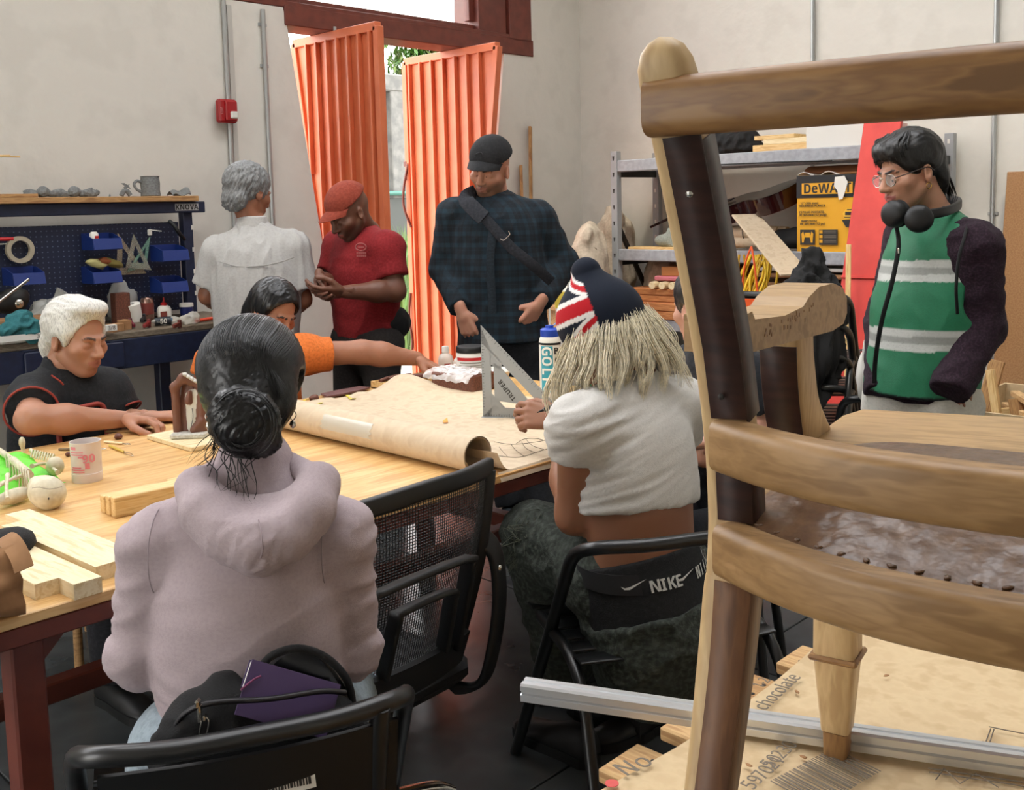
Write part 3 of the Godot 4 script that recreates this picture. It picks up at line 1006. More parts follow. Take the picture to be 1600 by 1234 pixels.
# head in its own axes: y up, z out of the face, about 0.23 m tall at s = 1
func head(c: Vector3, face: Vector3, up: Vector3, neck: Vector3, skin: Color, brow: Color, s := 1.0, o := {}) -> Field:
	var f := Field.new()
	f.cell = o.get("cell", 0.0042)
	var b := head_basis(face, up)
	var L := func(x: float, y: float, z: float) -> Vector3: return c + b * V(x, y, z) * s
	f.color = skin
	f.k = 0.022 * s
	f.egg(L.call(0, 0.030, -0.012), V(0.074, 0.086, 0.094) * s, b)
	f.egg(L.call(0, -0.036, 0.030), V(0.059, 0.074, 0.062) * s, b)
	f.egg(L.call(0, -0.098, 0.062), V(0.025, 0.018, 0.020) * s, b)
	f.cap(L.call(0, -0.04, -0.03), neck, 0.050 * s, o.get("neck", 0.054))
	for sd in [-1.0, 1.0]:
		f.cap(L.call(sd * 0.054, -0.048, 0.0), L.call(sd * 0.022, -0.096, 0.050), 0.016 * s, 0.014 * s)
		f.egg(L.call(sd * 0.044, -0.024, 0.058), V(0.024, 0.019, 0.024) * s, b)
	f.k = 0.012 * s
	f.cap(L.call(-0.034, 0.014, 0.080), L.call(0, 0.010, 0.086), 0.010 * s, 0.010 * s)
	f.cap(L.call(0.034, 0.014, 0.080), L.call(0, 0.010, 0.086), 0.010 * s, 0.010 * s)
	for sd in [-1.0, 1.0]: f.egg(L.call(sd * 0.032, -0.006, 0.097), V(0.019, 0.011, 0.017) * s, b, 0.014 * s, true)
	f.cap(L.call(0, 0.006, 0.088), L.call(0, -0.034, 0.109), 0.0075 * s, 0.0125 * s)
	f.egg(L.call(0.012, -0.038, 0.098), V(0.009, 0.008, 0.011) * s, b, 0.006 * s)
	f.egg(L.call(-0.012, -0.038, 0.098), V(0.009, 0.008, 0.011) * s, b, 0.006 * s)
	f.egg(L.call(0, -0.066, 0.080), V(0.027, 0.019, 0.016) * s, b)
	f.k = 0.004 * s
	for sd in [-1.0, 1.0]:                      # lids, lashes, brows, ears
		f.color = skin
		f.egg(L.call(sd * 0.032, -0.007, 0.0785), V(0.0155, 0.0115, 0.0105) * s, b)
		f.color = brow
		f.k = 0.002
		f.cap(L.call(sd * 0.020, -0.0115, 0.0865), L.call(sd * 0.044, -0.011, 0.0815), 0.0019 * s, 0.0017 * s)
		f.cap(L.call(sd * 0.014, 0.0135, 0.0935), L.call(sd * 0.034, 0.019, 0.089), 0.0036 * s, 0.004 * s)
		f.cap(L.call(sd * 0.034, 0.019, 0.089), L.call(sd * 0.050, 0.013, 0.076), 0.004 * s, 0.0022 * s)
		f.color = skin
		f.k = 0.006 * s
		f.egg(L.call(sd * 0.077, -0.010, -0.006), V(0.010, 0.031, 0.018) * s, b * Basis.from_euler(V(-0.25, sd * 0.45, 0)))
		f.egg(L.call(sd * 0.086, -0.006, -0.001), V(0.006, 0.017, 0.009) * s, b * Basis.from_euler(V(-0.25, sd * 0.45, 0)), 0.004, true)
	f.color = o.get("lips", skin.lerp(lin(0.62, 0.33, 0.30), 0.6))
	f.k = 0.004 * s
	f.cap(L.call(-0.021, -0.064, 0.088), L.call(0, -0.0605, 0.0965), 0.0035 * s, 0.0050 * s)
	f.cap(L.call(0.021, -0.064, 0.088), L.call(0, -0.0605, 0.0965), 0.0035 * s, 0.0050 * s)
	f.cap(L.call(-0.019, -0.0675, 0.088), L.call(0, -0.0725, 0.0945), 0.0035 * s, 0.0058 * s)
	f.cap(L.call(0.019, -0.0675, 0.088), L.call(0, -0.0725, 0.0945), 0.0035 * s, 0.0058 * s)
	f.cap(L.call(-0.02, -0.0665, 0.098), L.call(0.02, -0.0665, 0.098), 0.0022 * s, 0.0022 * s, Vector3.ZERO, 1.0, 0, 0.002, true)
	if o.has("beard"):
		var inv := b.inverse()
		var bc: Color = o.beard
		f.paint = func(p: Vector3, _n: Vector3, col: Color) -> Color:
			var q := inv * (p - c) / s
			var t := smoothstep(-0.030, -0.060, q.y) * smoothstep(-0.03, 0.02, q.z)
			if absf(q.x) < 0.022 and q.y > -0.082 and q.y < -0.056 and q.z > 0.08: t *= 0.3
			if q.y < -0.13: t = 0.0
			return col.lerp(bc, t * 0.8)
	return f

# hand: wrist, direction of the fingers, the way the palm faces, the thumb's side
func hand(w: Vector3, dir: Vector3, palm: Vector3, thumb: Vector3, skin: Color, curl: Array, s := 1.0, cell := 0.0038, spread := 0.12) -> Field:
	var f := Field.new()
	f.cell = cell
	f.color = skin
	f.k = 0.010
	var d := dir.normalized()
	var n := (palm - d * palm.dot(d)).normalized()
	var t := d.cross(n)
	if t.dot(thumb) < 0.0: t = -t
	var lens := [0.078, 0.086, 0.080, 0.062]
	var offs := [0.030, 0.010, -0.010, -0.029]
	f.cap(w - d * 0.03, w + d * 0.02, 0.026 * s, 0.027 * s, n, 1.35)
	for i in 4:
		var root: Vector3 = w + (d * (0.088 - 0.005 * absf(i - 1.0)) + t * offs[i]) * s
		f.cap(w + (d * 0.015 + t * offs[i] * 0.6) * s, root, 0.016 * s, 0.0125 * s, n, 1.1)
	for i in 4:
		var root: Vector3 = w + (d * (0.088 - 0.005 * absf(i - 1.0)) + t * offs[i]) * s
		var a: float = curl[i] * 0.55
		var p := root
		var r := 0.0098 * s
		f.k = 0.004
		for j in 3:
			var l: float = lens[i] * [0.46, 0.30, 0.24][j] * s
			var dv = ((d + t * offs[i] * spread * 20.0 * (1.0 if j == 0 else 0.6)).normalized() * cos(a) + n * sin(a))
			var q: Vector3 = p + dv * l
			f.cap(p, q, r, r * 0.9)
			r *= 0.91
			p = q
			a += curl[i] * [0.9, 0.6, 0.0][j]
	f.k = 0.010
	var th: float = curl[4]
	var a0 := w + (d * 0.022 + t * 0.022 + n * 0.006) * s
	var a1 := a0 + (d * 0.62 + t * (0.72 - th * 0.3) + n * (0.15 + th * 0.5)).normalized() * 0.042 * s
	var a2 := a1 + (d * 0.85 + t * (0.40 - th * 0.5) + n * (0.1 + th * 0.5)).normalized() * 0.032 * s
	var a3 := a2 + (d * 0.9 + t * (0.2 - th * 0.7) + n * (0.1 + th * 0.3)).normalized() * 0.026 * s
	f.cap(a0, a1, 0.017 * s, 0.0125 * s)
	f.k = 0.004
	f.cap(a1, a2, 0.0118 * s, 0.0108 * s)
	f.cap(a2, a3, 0.0108 * s, 0.0088 * s)
	return f

# arms, neck and trunk under the clothes
func trunk(j: Dictionary, skin: Color, s := 1.0, cell := 0.013) -> Field:
	var f := Field.new()
	f.cell = cell
	f.color = skin
	f.k = 0.04
	var mid_s: Vector3 = (j.shL + j.shR) * 0.5
	var pel: Vector3 = j.pel
	var front: Vector3 = j.front
	f.cap(pel, pel.lerp(mid_s, 0.75), 0.125 * s, 0.135 * s, front, 1.45)
	f.cap(j.shL, j.shR, 0.052 * s, 0.052 * s)
	f.cap(mid_s, j.neck, 0.06 * s, 0.052 * s)
	f.cap(j.neck, j.head, 0.052 * s, 0.045 * s)
	f.k = 0.03
	for q in ["L", "R"]:
		if j.has("el" + q):
			f.cap(j["sh" + q], j["el" + q], 0.050 * s, 0.040 * s)
			var e: Vector3 = j["el" + q]
			var w: Vector3 = j["wr" + q]
			f.cap(e, e.lerp(w, 0.35), 0.041 * s, 0.042 * s)
			f.cap(e.lerp(w, 0.35), w, 0.042 * s, 0.027 * s, j.get("flat" + q, front), 1.15)
	return f

# a top: body of the garment, shoulders, sleeves to a share of the upper arm or beyond
func top(j: Dictionary, o := {}) -> Field:
	var f := Field.new()
	f.cell = o.get("cell", 0.011)
	f.k = o.get("k", 0.045)
	var s: float = o.get("s", 1.0)
	var mid_s: Vector3 = (j.shL + j.shR) * 0.5
	var up: Vector3 = (mid_s - j.pel).normalized()
	var front: Vector3 = j.front
	var hem: float = o.get("hem", 0.0)          # metres below the pelvis
	var w0: float = o.get("waist", 0.165) * s
	var w1: float = o.get("chest", 0.175) * s
	var fl: float = o.get("flat", 1.45)
	f.cap(j.pel - up * (hem + 0.1), j.pel.lerp(mid_s, 0.5), w0, lerpf(w0, w1, 0.6), front, fl)
	f.cap(j.pel.lerp(mid_s, 0.5), mid_s - up * 0.10, lerpf(w0, w1, 0.6), w1, front, fl)
	f.cap(j.shL, j.shR, o.get("sh", 0.068) * s, o.get("sh", 0.068) * s)
	f.cap(mid_s, j.neck - up * 0.005, 0.09 * s, o.get("collar", 0.062), front, 1.15)
	for q in [j.shL, j.shR]: f.cap(mid_s.lerp(j.neck, 0.55), q, o.get("trap", 0.055) * s, o.get("sh", 0.068) * s * 0.9)
	f.slice(j.pel - up * hem, -up)
	f.k = o.get("ks", 0.03)
	var sl: float = o.get("sleeve", 0.6)
	var r0: float = o.get("r0", 0.066) * s
	var r1: float = o.get("r1", 0.060) * s
	for q in ["L", "R"]:
		if not j.has("el" + q): continue
		var a: Vector3 = j["sh" + q]
		var e: Vector3 = j["el" + q]
		var w: Vector3 = j["wr" + q]
		if sl <= 1.0: f.cap(a, a.lerp(e, sl), r0, r1, Vector3.ZERO, 1.0, 1)
		else:
			f.cap(a, e, r0, r1)
			f.cap(e, e.lerp(w, sl - 1.0), r1, o.get("cuff", 0.042) * s, Vector3.ZERO, 1.0, 1)
	return f

func trousers(j: Dictionary, o := {}) -> Field:
	var f := Field.new()
	f.cell = o.get("cell", 0.013)
	f.k = 0.05
	var s: float = o.get("s", 1.0)
	var r: float = o.get("r", 1.0)
	f.cap(j.hipL, j.hipR, 0.098 * s, 0.098 * s)
	f.cap(j.pel, (j.hipL + j.hipR) * 0.5, o.get("waist", 0.15) * s, 0.15 * s, j.front, 1.35, 2)
	for q in ["L", "R"]:
		f.cap(j["hip" + q], j["kn" + q], 0.086 * s * r, 0.070 * s * r)
		f.k = 0.03
		f.cap(j["kn" + q], j["an" + q], 0.070 * s * r, o.get("ankle", 0.062) * s * r, Vector3.ZERO, 1.0, 1)
	return f

func shoe(at: Vector3, toe: Vector3, s := 1.0) -> ArrayMesh:
	var d := V(toe.x, 0, toe.z).normalized()
	var x := d.cross(UP)
	var m := mb()
	var rings := []
	for q in [[-0.075, 0.030, 0.085], [-0.06, 0.036, 0.10], [0.0, 0.037, 0.095], [0.07, 0.043, 0.065], [0.13, 0.046, 0.05], [0.17, 0.040, 0.042], [0.19, 0.022, 0.03]]:
		var r := PackedVector3Array()
		for i in 12:
			var a := TAU * i / 12.0
			var cy := maxf(sin(a), -0.35)
			r.append(at + (d * q[0] + x * cos(a) * q[1]) * s + UP * (0.012 + (cy + 0.35) / 1.35 * (q[2] - 0.012)) * s)
		rings.append(r)
	m.loft(rings)
	return m.done()
func sole(at: Vector3, toe: Vector3, s := 1.0) -> ArrayMesh:
	var d := V(toe.x, 0, toe.z).normalized()
	var x := d.cross(UP)
	var p := PackedVector2Array()
	for q in [[-0.082, 0.02], [-0.06, 0.038], [0.0, 0.038], [0.08, 0.047], [0.14, 0.049], [0.18, 0.036], [0.2, 0.012]]: p.append(Vector2(q[1], q[0]) * s)
	for i in range(6, -1, -1): p.append(Vector2(-p[i].x, p[i].y))
	return mb().prism(p, 0.026 * s, Transform3D(Basis(x, d, x.cross(d)), at + UP * 0.013 * s)).done()

func folds(seed: int, amp: float, freq: Vector3, b := Basis.IDENTITY, sharp := 1.0) -> Callable:    # creases in cloth
	var nz := FastNoiseLite.new()
	nz.seed = seed
	nz.noise_type = FastNoiseLite.TYPE_SIMPLEX_SMOOTH
	nz.frequency = 1.0
	nz.fractal_octaves = 2
	var inv := b.inverse()
	return func(p: Vector3, _n: Vector3) -> float:
		var q := (inv * p) * freq
		return amp * (1.0 - 2.0 * pow(absf(nz.get_noise_3d(q.x, q.y, q.z)), sharp) - 0.45)

func strands(parent: Node3D, called: String, paths: Array, r: float, mat: Material, sides := 4) -> MeshInstance3D:
	var m := mb()
	for p in paths:
		var pts: PackedVector3Array = p
		var sc := PackedFloat32Array()
		for i in pts.size():
			var t := float(i) / (pts.size() - 1)
			sc.append(minf(1.0, 0.35 + t * 4.0) * clampf((1.0 - t) * 2.2, 0.12, 1.0))
			pts[i] -= parent.position
		m.tube(pts, r, sides, sc)
	var o := part(parent, called, m.done(), mat)
	o.set_meta("kind", "stuff")
	return o

func hair_mat(name: String, c: Color, rough := 0.45) -> StandardMaterial3D:
	if not M.has(name):
		var m := mottled(name.hash() % 1000, [c.darkened(0.3), c, c.lightened(0.12)], 0.05, V(10, 2, 10), rough)
		m.vertex_color_use_as_albedo = false
		M[name] = m
	return M[name]

func feet_of(who: Node3D, j: Dictionary, mat: Material, sole_mat: Material, toe: Vector3) -> void:
	for q in ["L", "R"]:
		var a: Vector3 = j["an" + q]
		var at := V(a.x, j.get("ground", 0.0), a.z) - who.position
		var sh := part(who, "shoe", shoe(at, toe), mat)
		part(sh, "sole", sole(at, toe), sole_mat)

# ---------- the people ----------
func person(label: String, j: Dictionary) -> Node3D:
	var g: float = j.get("ground", 0.0)
	return thing("person", label, "person", V(j.pel.x, g, j.pel.z), 0.0, "people in the workshop")

func legs_stand(j: Dictionary, wide := 0.09, turn := 0.0) -> void:       # straight legs down to the floor
	var side: Vector3 = UP.cross(j.front).normalized()
	for q in [["L", 1.0], ["R", -1.0]]:
		var h: Vector3 = j.pel + side * wide * q[1] - UP * 0.06
		j["hip" + q[0]] = h
		j["kn" + q[0]] = V(h.x, 0.48, h.z) + side * 0.015 * q[1] + j.front * 0.02
		j["an" + q[0]] = V(h.x, 0.07, h.z) + side * 0.03 * q[1]

func legs_sit(j: Dictionary, wide := 0.10, reach := 0.42) -> void:
	var side: Vector3 = UP.cross(j.front).normalized()
	for q in [["L", 1.0], ["R", -1.0]]:
		var h: Vector3 = j.pel + side * wide * q[1] - UP * 0.02
		j["hip" + q[0]] = h
		j["kn" + q[0]] = V(h.x, 0.50, h.z) + side * 0.05 * q[1] + j.front * reach
		j["an" + q[0]] = j["kn" + q[0]] * V(1, 0, 1) + UP * 0.08 + j.front * 0.03

func wavy(seed: int, amp: float, freq: Vector3, b: Basis, c: Vector3) -> Callable:
	var nz := FastNoiseLite.new()
	nz.seed = seed
	nz.frequency = 1.0
	nz.fractal_octaves = 2
	var inv := b.inverse()
	return func(p: Vector3, _n: Vector3) -> float:
		var q := (inv * (p - c)) * freq
		return amp * nz.get_noise_3d(q.x + 2.0 * sin(q.y * 0.35), q.y, q.z)

func cap_hat(who: Node3D, c: Vector3, b: Basis, s: float, mat: Material, button: Material) -> void:
	var L := func(x: float, y: float, z: float) -> Vector3: return c + b * V(x, y, z) * s
	var f := Field.new()
	f.cell = 0.0055
	f.k = 0.012
	f.egg(L.call(0, 0.046, -0.012), V(0.089, 0.094, 0.107) * s, b)
	f.slice(L.call(0, 0.044, 0.03), b * V(0, -1, -0.22))
	var seam := b.inverse()
	f.warp = func(p: Vector3, _n: Vector3) -> float:
		var q := seam * (p - c)
		var a := absf(fposmod(atan2(q.x, q.z) / TAU * 6.0, 1.0) - 0.5) * 2.0
		return -0.0014 * (1.0 - smoothstep(0.0, 0.06, 1.0 - a))
	flesh(who, "cap_crown", [f], mat)
	# visor: a thin curved blade
	var m := mb()
	m.sheet(func(u: float, w: float) -> Vector3:
		var a := (u - 0.5) * 2.2
		var rad := lerpf(0.084, 0.160 - 0.018 * absf(u - 0.5) * 2.0, w)
		var y := 0.058 - 0.018 * w * w - 0.024 * pow(absf(sin(a)), 1.8) - 0.004 * w
		return (L.call(sin(a) * lerpf(0.086, 0.082, w), y, cos(a) * rad - 0.002) as Vector3) - who.position, 16, 6, 0.003)
	part(who, "cap_visor", m.done(), mat)
	part(who, "cap_button", mb().ball(L.call(0, 0.134, -0.010) - who.position, Vector3.ONE * 0.007).done(), button)

func old_man() -> void:
	var j := {}
	j.front = V(0.1, 0, 1).normalized()
	j.head = on_z(119, 528, -3.20)
	j.neck = on_z(92, 588, -3.24)
	j.shR = on_z(52, 624, -3.20)
	j.shL = on_z(166, 612, -3.27)
	j.elR = on_z(48, 655, -3.02)
	j.wrR = on_z(196, 655, -3.00)
	j.elL = on_z(200, 668, -3.20)
	j.wrL = on_z(226, 652, -3.06)
	j.pel = (j.shL + j.shR) * 0.5 * V(1, 0, 1) + V(0, 0.52, -0.03)
	legs_sit(j)
	var who := person("white-haired seated man in black polo with red piping, working clay at the table", j)
	var skin := lin(0.70, 0.50, 0.40)
	var face := RIGHT * 0.90 - FWD * 0.42 - UP * 0.16
	var up := UP + RIGHT * 0.10
	var b := head_basis(face, up)
	var h := head(j.head, face, up, j.neck, skin, lin(0.30, 0.24, 0.21), 0.98)
	var hr := hand(j.wrR, RIGHT * 0.95 - UP * 0.05 - FWD * 0.1, -UP * 0.9 - FWD * 0.25, -FWD, skin, [0.85, 0.95, 0.95, 0.9, 0.5], 1.0)
	var hl := hand(j.wrL, RIGHT + FWD * 0.2, -UP, FWD, skin, [0.7, 0.7, 0.7, 0.7, 0.4])
	flesh(who, "body", [trunk(j, skin), h, hr, hl], skin_mat())
	var t := top(j, {"sleeve": 0.62, "chest": 0.19, "waist": 0.18, "r0": 0.074, "r1": 0.072, "hem": 0.05})
	t.warp = folds(3, 0.004, V(5, 11, 5))
	flesh(who, "polo_shirt", [t], cloth(61, Color(0.075, 0.085, 0.10)))
	# collar and red piping
	var red := plain(Color(0.60, 0.22, 0.17), 0.7)
	for q in ["L", "R"]:
		var a: Vector3 = j["sh" + q]
		var e: Vector3 = j["el" + q]
		var d := (e - a).normalized()
		var c := a.lerp(e, 0.62)
		var x := d.cross(UP).normalized()
		var y := x.cross(d)
		var ring := []
		for i in 14: ring.append(c + (x * cos(TAU * i / 14.0) + y * sin(TAU * i / 14.0)) * 0.075 - who.position)
		part(who, "sleeve_piping", mb().tube(smooth(ring, 2, true), 0.0035, 5).done(), red)
	var cf := Field.new()
	cf.cell = 0.006
	cf.k = 0.02
	var nk: Vector3 = j.neck
	cf.cap(nk + V(0, -0.035, 0), nk.lerp(j.head, 0.42), 0.078, 0.066, j.front, 1.05, 3)
	cf.cap(nk + V(0, -0.06, 0), j.head, 0.060, 0.058, Vector3.ZERO, 1.0, 0, 0.003, true)
	cf.slice(nk.lerp(j.head, 0.42), (j.head - nk).normalized() + j.front * 0.5)
	flesh(who, "collar", [cf], cloth(62, Color(0.095, 0.105, 0.12)))
	var cp := mb()
	cp.tube(smooth([on_z(80, 586, -3.10) - who.position, on_z(92, 594, -3.09) - who.position, on_z(99, 601, -3.09) - who.position]), 0.003, 5)
	part(who, "collar_piping", cp.done(), red)
	# apron with a bound pocket across the lap
	var ap := mb()
	var c0 := on_z(88, 645, -3.08) - who.position
	var c1 := on_z(162, 628, -3.08) - who.position
	var dn := V(0, -0.20, 0.02)
	ap.tube(bend([c0 + dn, c0, c1, c1 + dn], 0.03), 0.008, 6)
	part(who, "apron_binding", ap.done(), red)
	var apn := mb()
	apn.sheet(func(u: float, v: float) -> Vector3: return c0.lerp(c1, u) + dn * 1.1 * v + V(0, -0.003, 0.012 * sin(u * PI) - 0.004), 8, 6, 0.004)
	part(who, "apron", apn.done(), M.black_cloth)
	# white hair, combed back in waves
	var hf := Field.new()
	hf.cell = 0.0045
	hf.k = 0.02
	var L := func(x: float, y: float, z: float) -> Vector3: return j.head + b * V(x, y, z) * 0.98
	hf.egg(L.call(0, 0.044, -0.020), V(0.085, 0.092, 0.103), b)
	hf.egg(L.call(0, 0.105, 0.045), V(0.062, 0.030, 0.050), b)
	hf.egg(L.call(0, -0.03, -0.078), V(0.066, 0.062, 0.034), b)
	for sd in [-1.0, 1.0]: hf.egg(L.call(sd * 0.070, 0.015, 0.016), V(0.015, 0.034, 0.026), b)
	hf.egg(L.call(0, -0.04, 0.085), V(0.075, 0.112, 0.080), b, 0.012, true)
	for sd in [-1.0, 1.0]: hf.egg(L.call(sd * 0.085, -0.035, 0.004), V(0.022, 0.046, 0.028), b, 0.008, true)
	hf.warp = wavy(4, 0.004, V(70, 22, 8), b, j.head)
	flesh(who, "hair", [hf], hair_mat("hair_white", Color(0.86, 0.85, 0.82), 0.6))
	flesh(who, "trousers", [trousers(j)], cloth(63, Color(0.10, 0.10, 0.12)))
	feet_of(who, j, M.black_plastic, M.black_plastic, j.front)
	stool(V(j.pel.x, 0, j.pel.z), 0.40, "round wooden stool under the white-haired man")

func stool(at: Vector3, h: float, label: String, mat: Material = null) -> void:
	if mat == null: mat = M.pine_old
	var s := thing("stool", label, "stool", at)
	part(s, "seat", mb().lathe(pv2([0, h - 0.03, 0.15, h - 0.03, 0.16, h - 0.02, 0.16, h - 0.005, 0.15, h, 0, h]), 24).done(), mat)
	for i in 4:
		var a := TAU * i / 4.0 + 0.5
		part(s, "leg", mb().rod(V(cos(a) * 0.16, 0, sin(a) * 0.16), V(cos(a) * 0.11, h - 0.03, sin(a) * 0.11), 0.014).done(), mat)

func grey_man() -> void:
	var j := {}
	var d := 4.5
	j.front = (FWD + RIGHT * 0.1).normalized()
	j.head = deep(389, 300, d)
	j.neck = deep(394, 350, d)
	j.shL = deep(344, 396, d)
	j.shR = deep(456, 388, d)
	j.elL = deep(325, 462, d + 0.02)
	j.wrL = deep(352, 480, d + 0.25)
	j.elR = deep(473, 468, d + 0.02)
	j.wrR = deep(450, 486, d + 0.25)
	j.pel = deep(402, 530, d)
	legs_stand(j)
	var who := person("grey-haired man seen from behind in pale grey short-sleeved shirt, beside the blue workbench", j)
	var skin := lin(0.55, 0.36, 0.27)
	var face := FWD * 0.75 + RIGHT * 0.55 - UP * 0.25
	var h := head(j.head, face, UP, j.neck, skin, lin(0.4, 0.38, 0.36), 1.0, {"cell": 0.006})
	flesh(who, "body", [trunk(j, skin, 0.92), h, hand(j.wrL, FWD, -UP, RIGHT, skin, [0.6, 0.6, 0.6, 0.6, 0.5]), hand(j.wrR, FWD - RIGHT * 0.4, -UP, -RIGHT, skin, [0.6, 0.6, 0.6, 0.6, 0.5])], skin_mat())
	var t := top(j, {"sleeve": 0.80, "chest": 0.195, "waist": 0.18, "flat": 1.35, "r0": 0.078, "r1": 0.080, "hem": 0.13, "cell": 0.008})
	var fw := folds(8, 0.007, V(11, 2.2, 11), Basis(UP, -0.8))
	t.warp = fw
	flesh(who, "shirt", [t], cloth(64, Color(0.66, 0.66, 0.66), 0.05))
	var cf := Field.new()
	cf.cell = 0.006
	cf.cap(j.neck - V(0, 0.03, 0), j.neck + V(0, 0.035, 0), 0.074, 0.064, Vector3.ZERO, 1.0, 3)
	flesh(who, "collar", [cf], cloth(65, Color(0.70, 0.70, 0.70), 0.05))
	var yk := mb()
	var yoke := [deep(342, 408, d - 0.12), deep(370, 416, d - 0.142), deep(400, 416, d - 0.147), deep(432, 411, d - 0.142), deep(459, 402, d - 0.12)]
	for i in yoke.size(): yoke[i] -= who.position
	yk.tube(smooth(yoke, 4), 0.0025, 4)
	part(who, "yoke_seam", yk.done(), plain(Color(0.60, 0.60, 0.59), 0.9))
	var b := head_basis(face, UP)
	var hf := Field.new()
	hf.cell = 0.005
	hf.k = 0.02
	var L := func(x: float, y: float, z: float) -> Vector3: return j.head + b * V(x, y, z)
	hf.egg(L.call(0, 0.035, -0.02), V(0.092, 0.098, 0.108), b)
	hf.egg(L.call(0, -0.045, -0.07), V(0.072, 0.06, 0.045), b)
	hf.egg(L.call(0, -0.04, 0.10), V(0.08, 0.11, 0.085), b, 0.012, true)
	for sd in [-1.0, 1.0]: hf.egg(L.call(sd * 0.09, -0.03, 0.0), V(0.022, 0.035, 0.024), b, 0.008, true)
	hf.warp = wavy(14, 0.008, V(60, 18, 60), b, j.head)
	flesh(who, "hair", [hf], hair_mat("hair_grey", Color(0.46, 0.47, 0.48), 0.5))
	flesh(who, "trousers", [trousers(j, {"s": 1.05})], cloth(66, Color(0.12, 0.12, 0.13)))
	feet_of(who, j, M.black_plastic, M.black_plastic, FWD)

func red_man() -> void:
	var j := {}
	j.front = (-FWD * 0.8 - RIGHT * 0.6).normalized()
	j.head = deep(546, 332, 4.55)
	j.neck = deep(574, 365, 4.68)
	j.shL = deep(606, 388, 4.52)
	j.shR = deep(530, 386, 4.74)
	j.elL = deep(618, 455, 4.50)
	j.wrL = deep(536, 456, 4.36)
	j.elR = deep(512, 446, 4.70)
	j.wrR = deep(500, 436, 4.42)
	j.pel = deep(572, 515, 4.66)
	legs_stand(j)
	var who := person("man in dark red t-shirt and rust cap, looking down at his hands", j)
	var skin := lin(0.42, 0.27, 0.21)
	var face := -FWD * 0.62 - RIGHT * 0.72 - UP * 0.50
	var up := UP - FWD * 0.30 - RIGHT * 0.35
	var b := head_basis(face, up)
	var h := head(j.head, face, up, j.neck, skin, lin(0.12, 0.09, 0.08), 1.0, {"cell": 0.005, "beard": lin(0.20, 0.14, 0.11)})
	var hl := hand(j.wrL, -RIGHT * 0.9 - FWD * 0.3, UP * 0.5 + FWD * 0.4, UP, skin, [0.5, 0.7, 0.8, 0.9, 0.5], 1.05)
	var hr := hand(j.wrR, -FWD * 0.5 - UP * 0.5 + RIGHT * 0.1, UP * 0.3 + RIGHT * 0.4, -FWD, skin, [0.7, 0.8, 0.9, 1.0, 0.6])
	flesh(who, "body", [trunk(j, skin, 1.06), h, hl, hr], skin_mat())
	var t := top(j, {"sleeve": 0.66, "chest": 0.185, "waist": 0.165, "r0": 0.074, "r1": 0.070, "hem": 0.03, "cell": 0.009})
	t.warp = folds(18, 0.004, V(6, 7, 6))
	flesh(who, "t_shirt", [t], cloth(67, Color(0.50, 0.06, 0.09)))
	cap_hat(who, j.head, b, 1.0, cloth(68, Color(0.52, 0.20, 0.13)), plain(Color(0.5, 0.2, 0.13), 0.9))
	# faded emblem on the chest
	var em := thing_print(who, deep(564, 386, 4.46), -FWD * 0.9 - RIGHT * 0.35, 0.026)
	part(who, "shirt_emblem", em, plain(Color(0.60, 0.33, 0.33), 0.9))
	flesh(who, "trousers", [trousers(j, {"s": 1.0, "r": 1.08})], cloth(69, Color(0.13, 0.115, 0.115)))
	feet_of(who, j, M.black_plastic, M.black_plastic, j.front)
	var bag := thing("belt_pouch", "black belt pouch on the hip of the man in red", "pouch", deep(616, 502, 4.62))
	var bf := Field.new()
	bf.cell = 0.008
	bf.egg(bag.position, V(0.055, 0.07, 0.085), head_basis(j.front, UP))
	bf.egg(bag.position + V(0, -0.02, 0), V(0.05, 0.06, 0.08), head_basis(j.front, UP))
	bf.warp = folds(19, 0.004, V(12, 12, 12))
	flesh(bag, "pouch_body", [bf], M.black_cloth)
	var it := thing("clay_piece", "small terracotta clay piece in the hands of the man in red", "clay", deep(498, 452, 4.34))
	part(it, "piece", mb().ball(Vector3.ZERO, V(0.016, 0.012, 0.022), 10, Basis.IDENTITY, 0.5, 3).ball(V(0.012, -0.014, 0.012), V(0.01, 0.008, 0.016), 8).done(), plain(Color(0.70, 0.30, 0.17), 0.7))

func thing_print(who: Node3D, at: Vector3, n: Vector3, r: float) -> ArrayMesh:     # round badge with two lines of print below
	var m := mb()
	var xf := frame(at - who.position, UP.cross(n), UP)
	var ring := []
	for i in 12: ring.append(xf * V(cos(TAU * i / 12.0) * r, sin(TAU * i / 12.0) * r * 0.62, 0))
	m.tube(smooth(ring, 2, true), r * 0.13, 4)
	m.box(xf * V(0, 0, 0), V(r * 1.1, r * 0.25, 0.002), 0, xf.basis)
	for y in [-1.0, -1.45]:
		for i in 5: m.box(xf * V((i - 2) * r * 0.38, y * r, 0), V(r * 0.28, r * 0.34, 0.002), 0, xf.basis)
	return m.done()

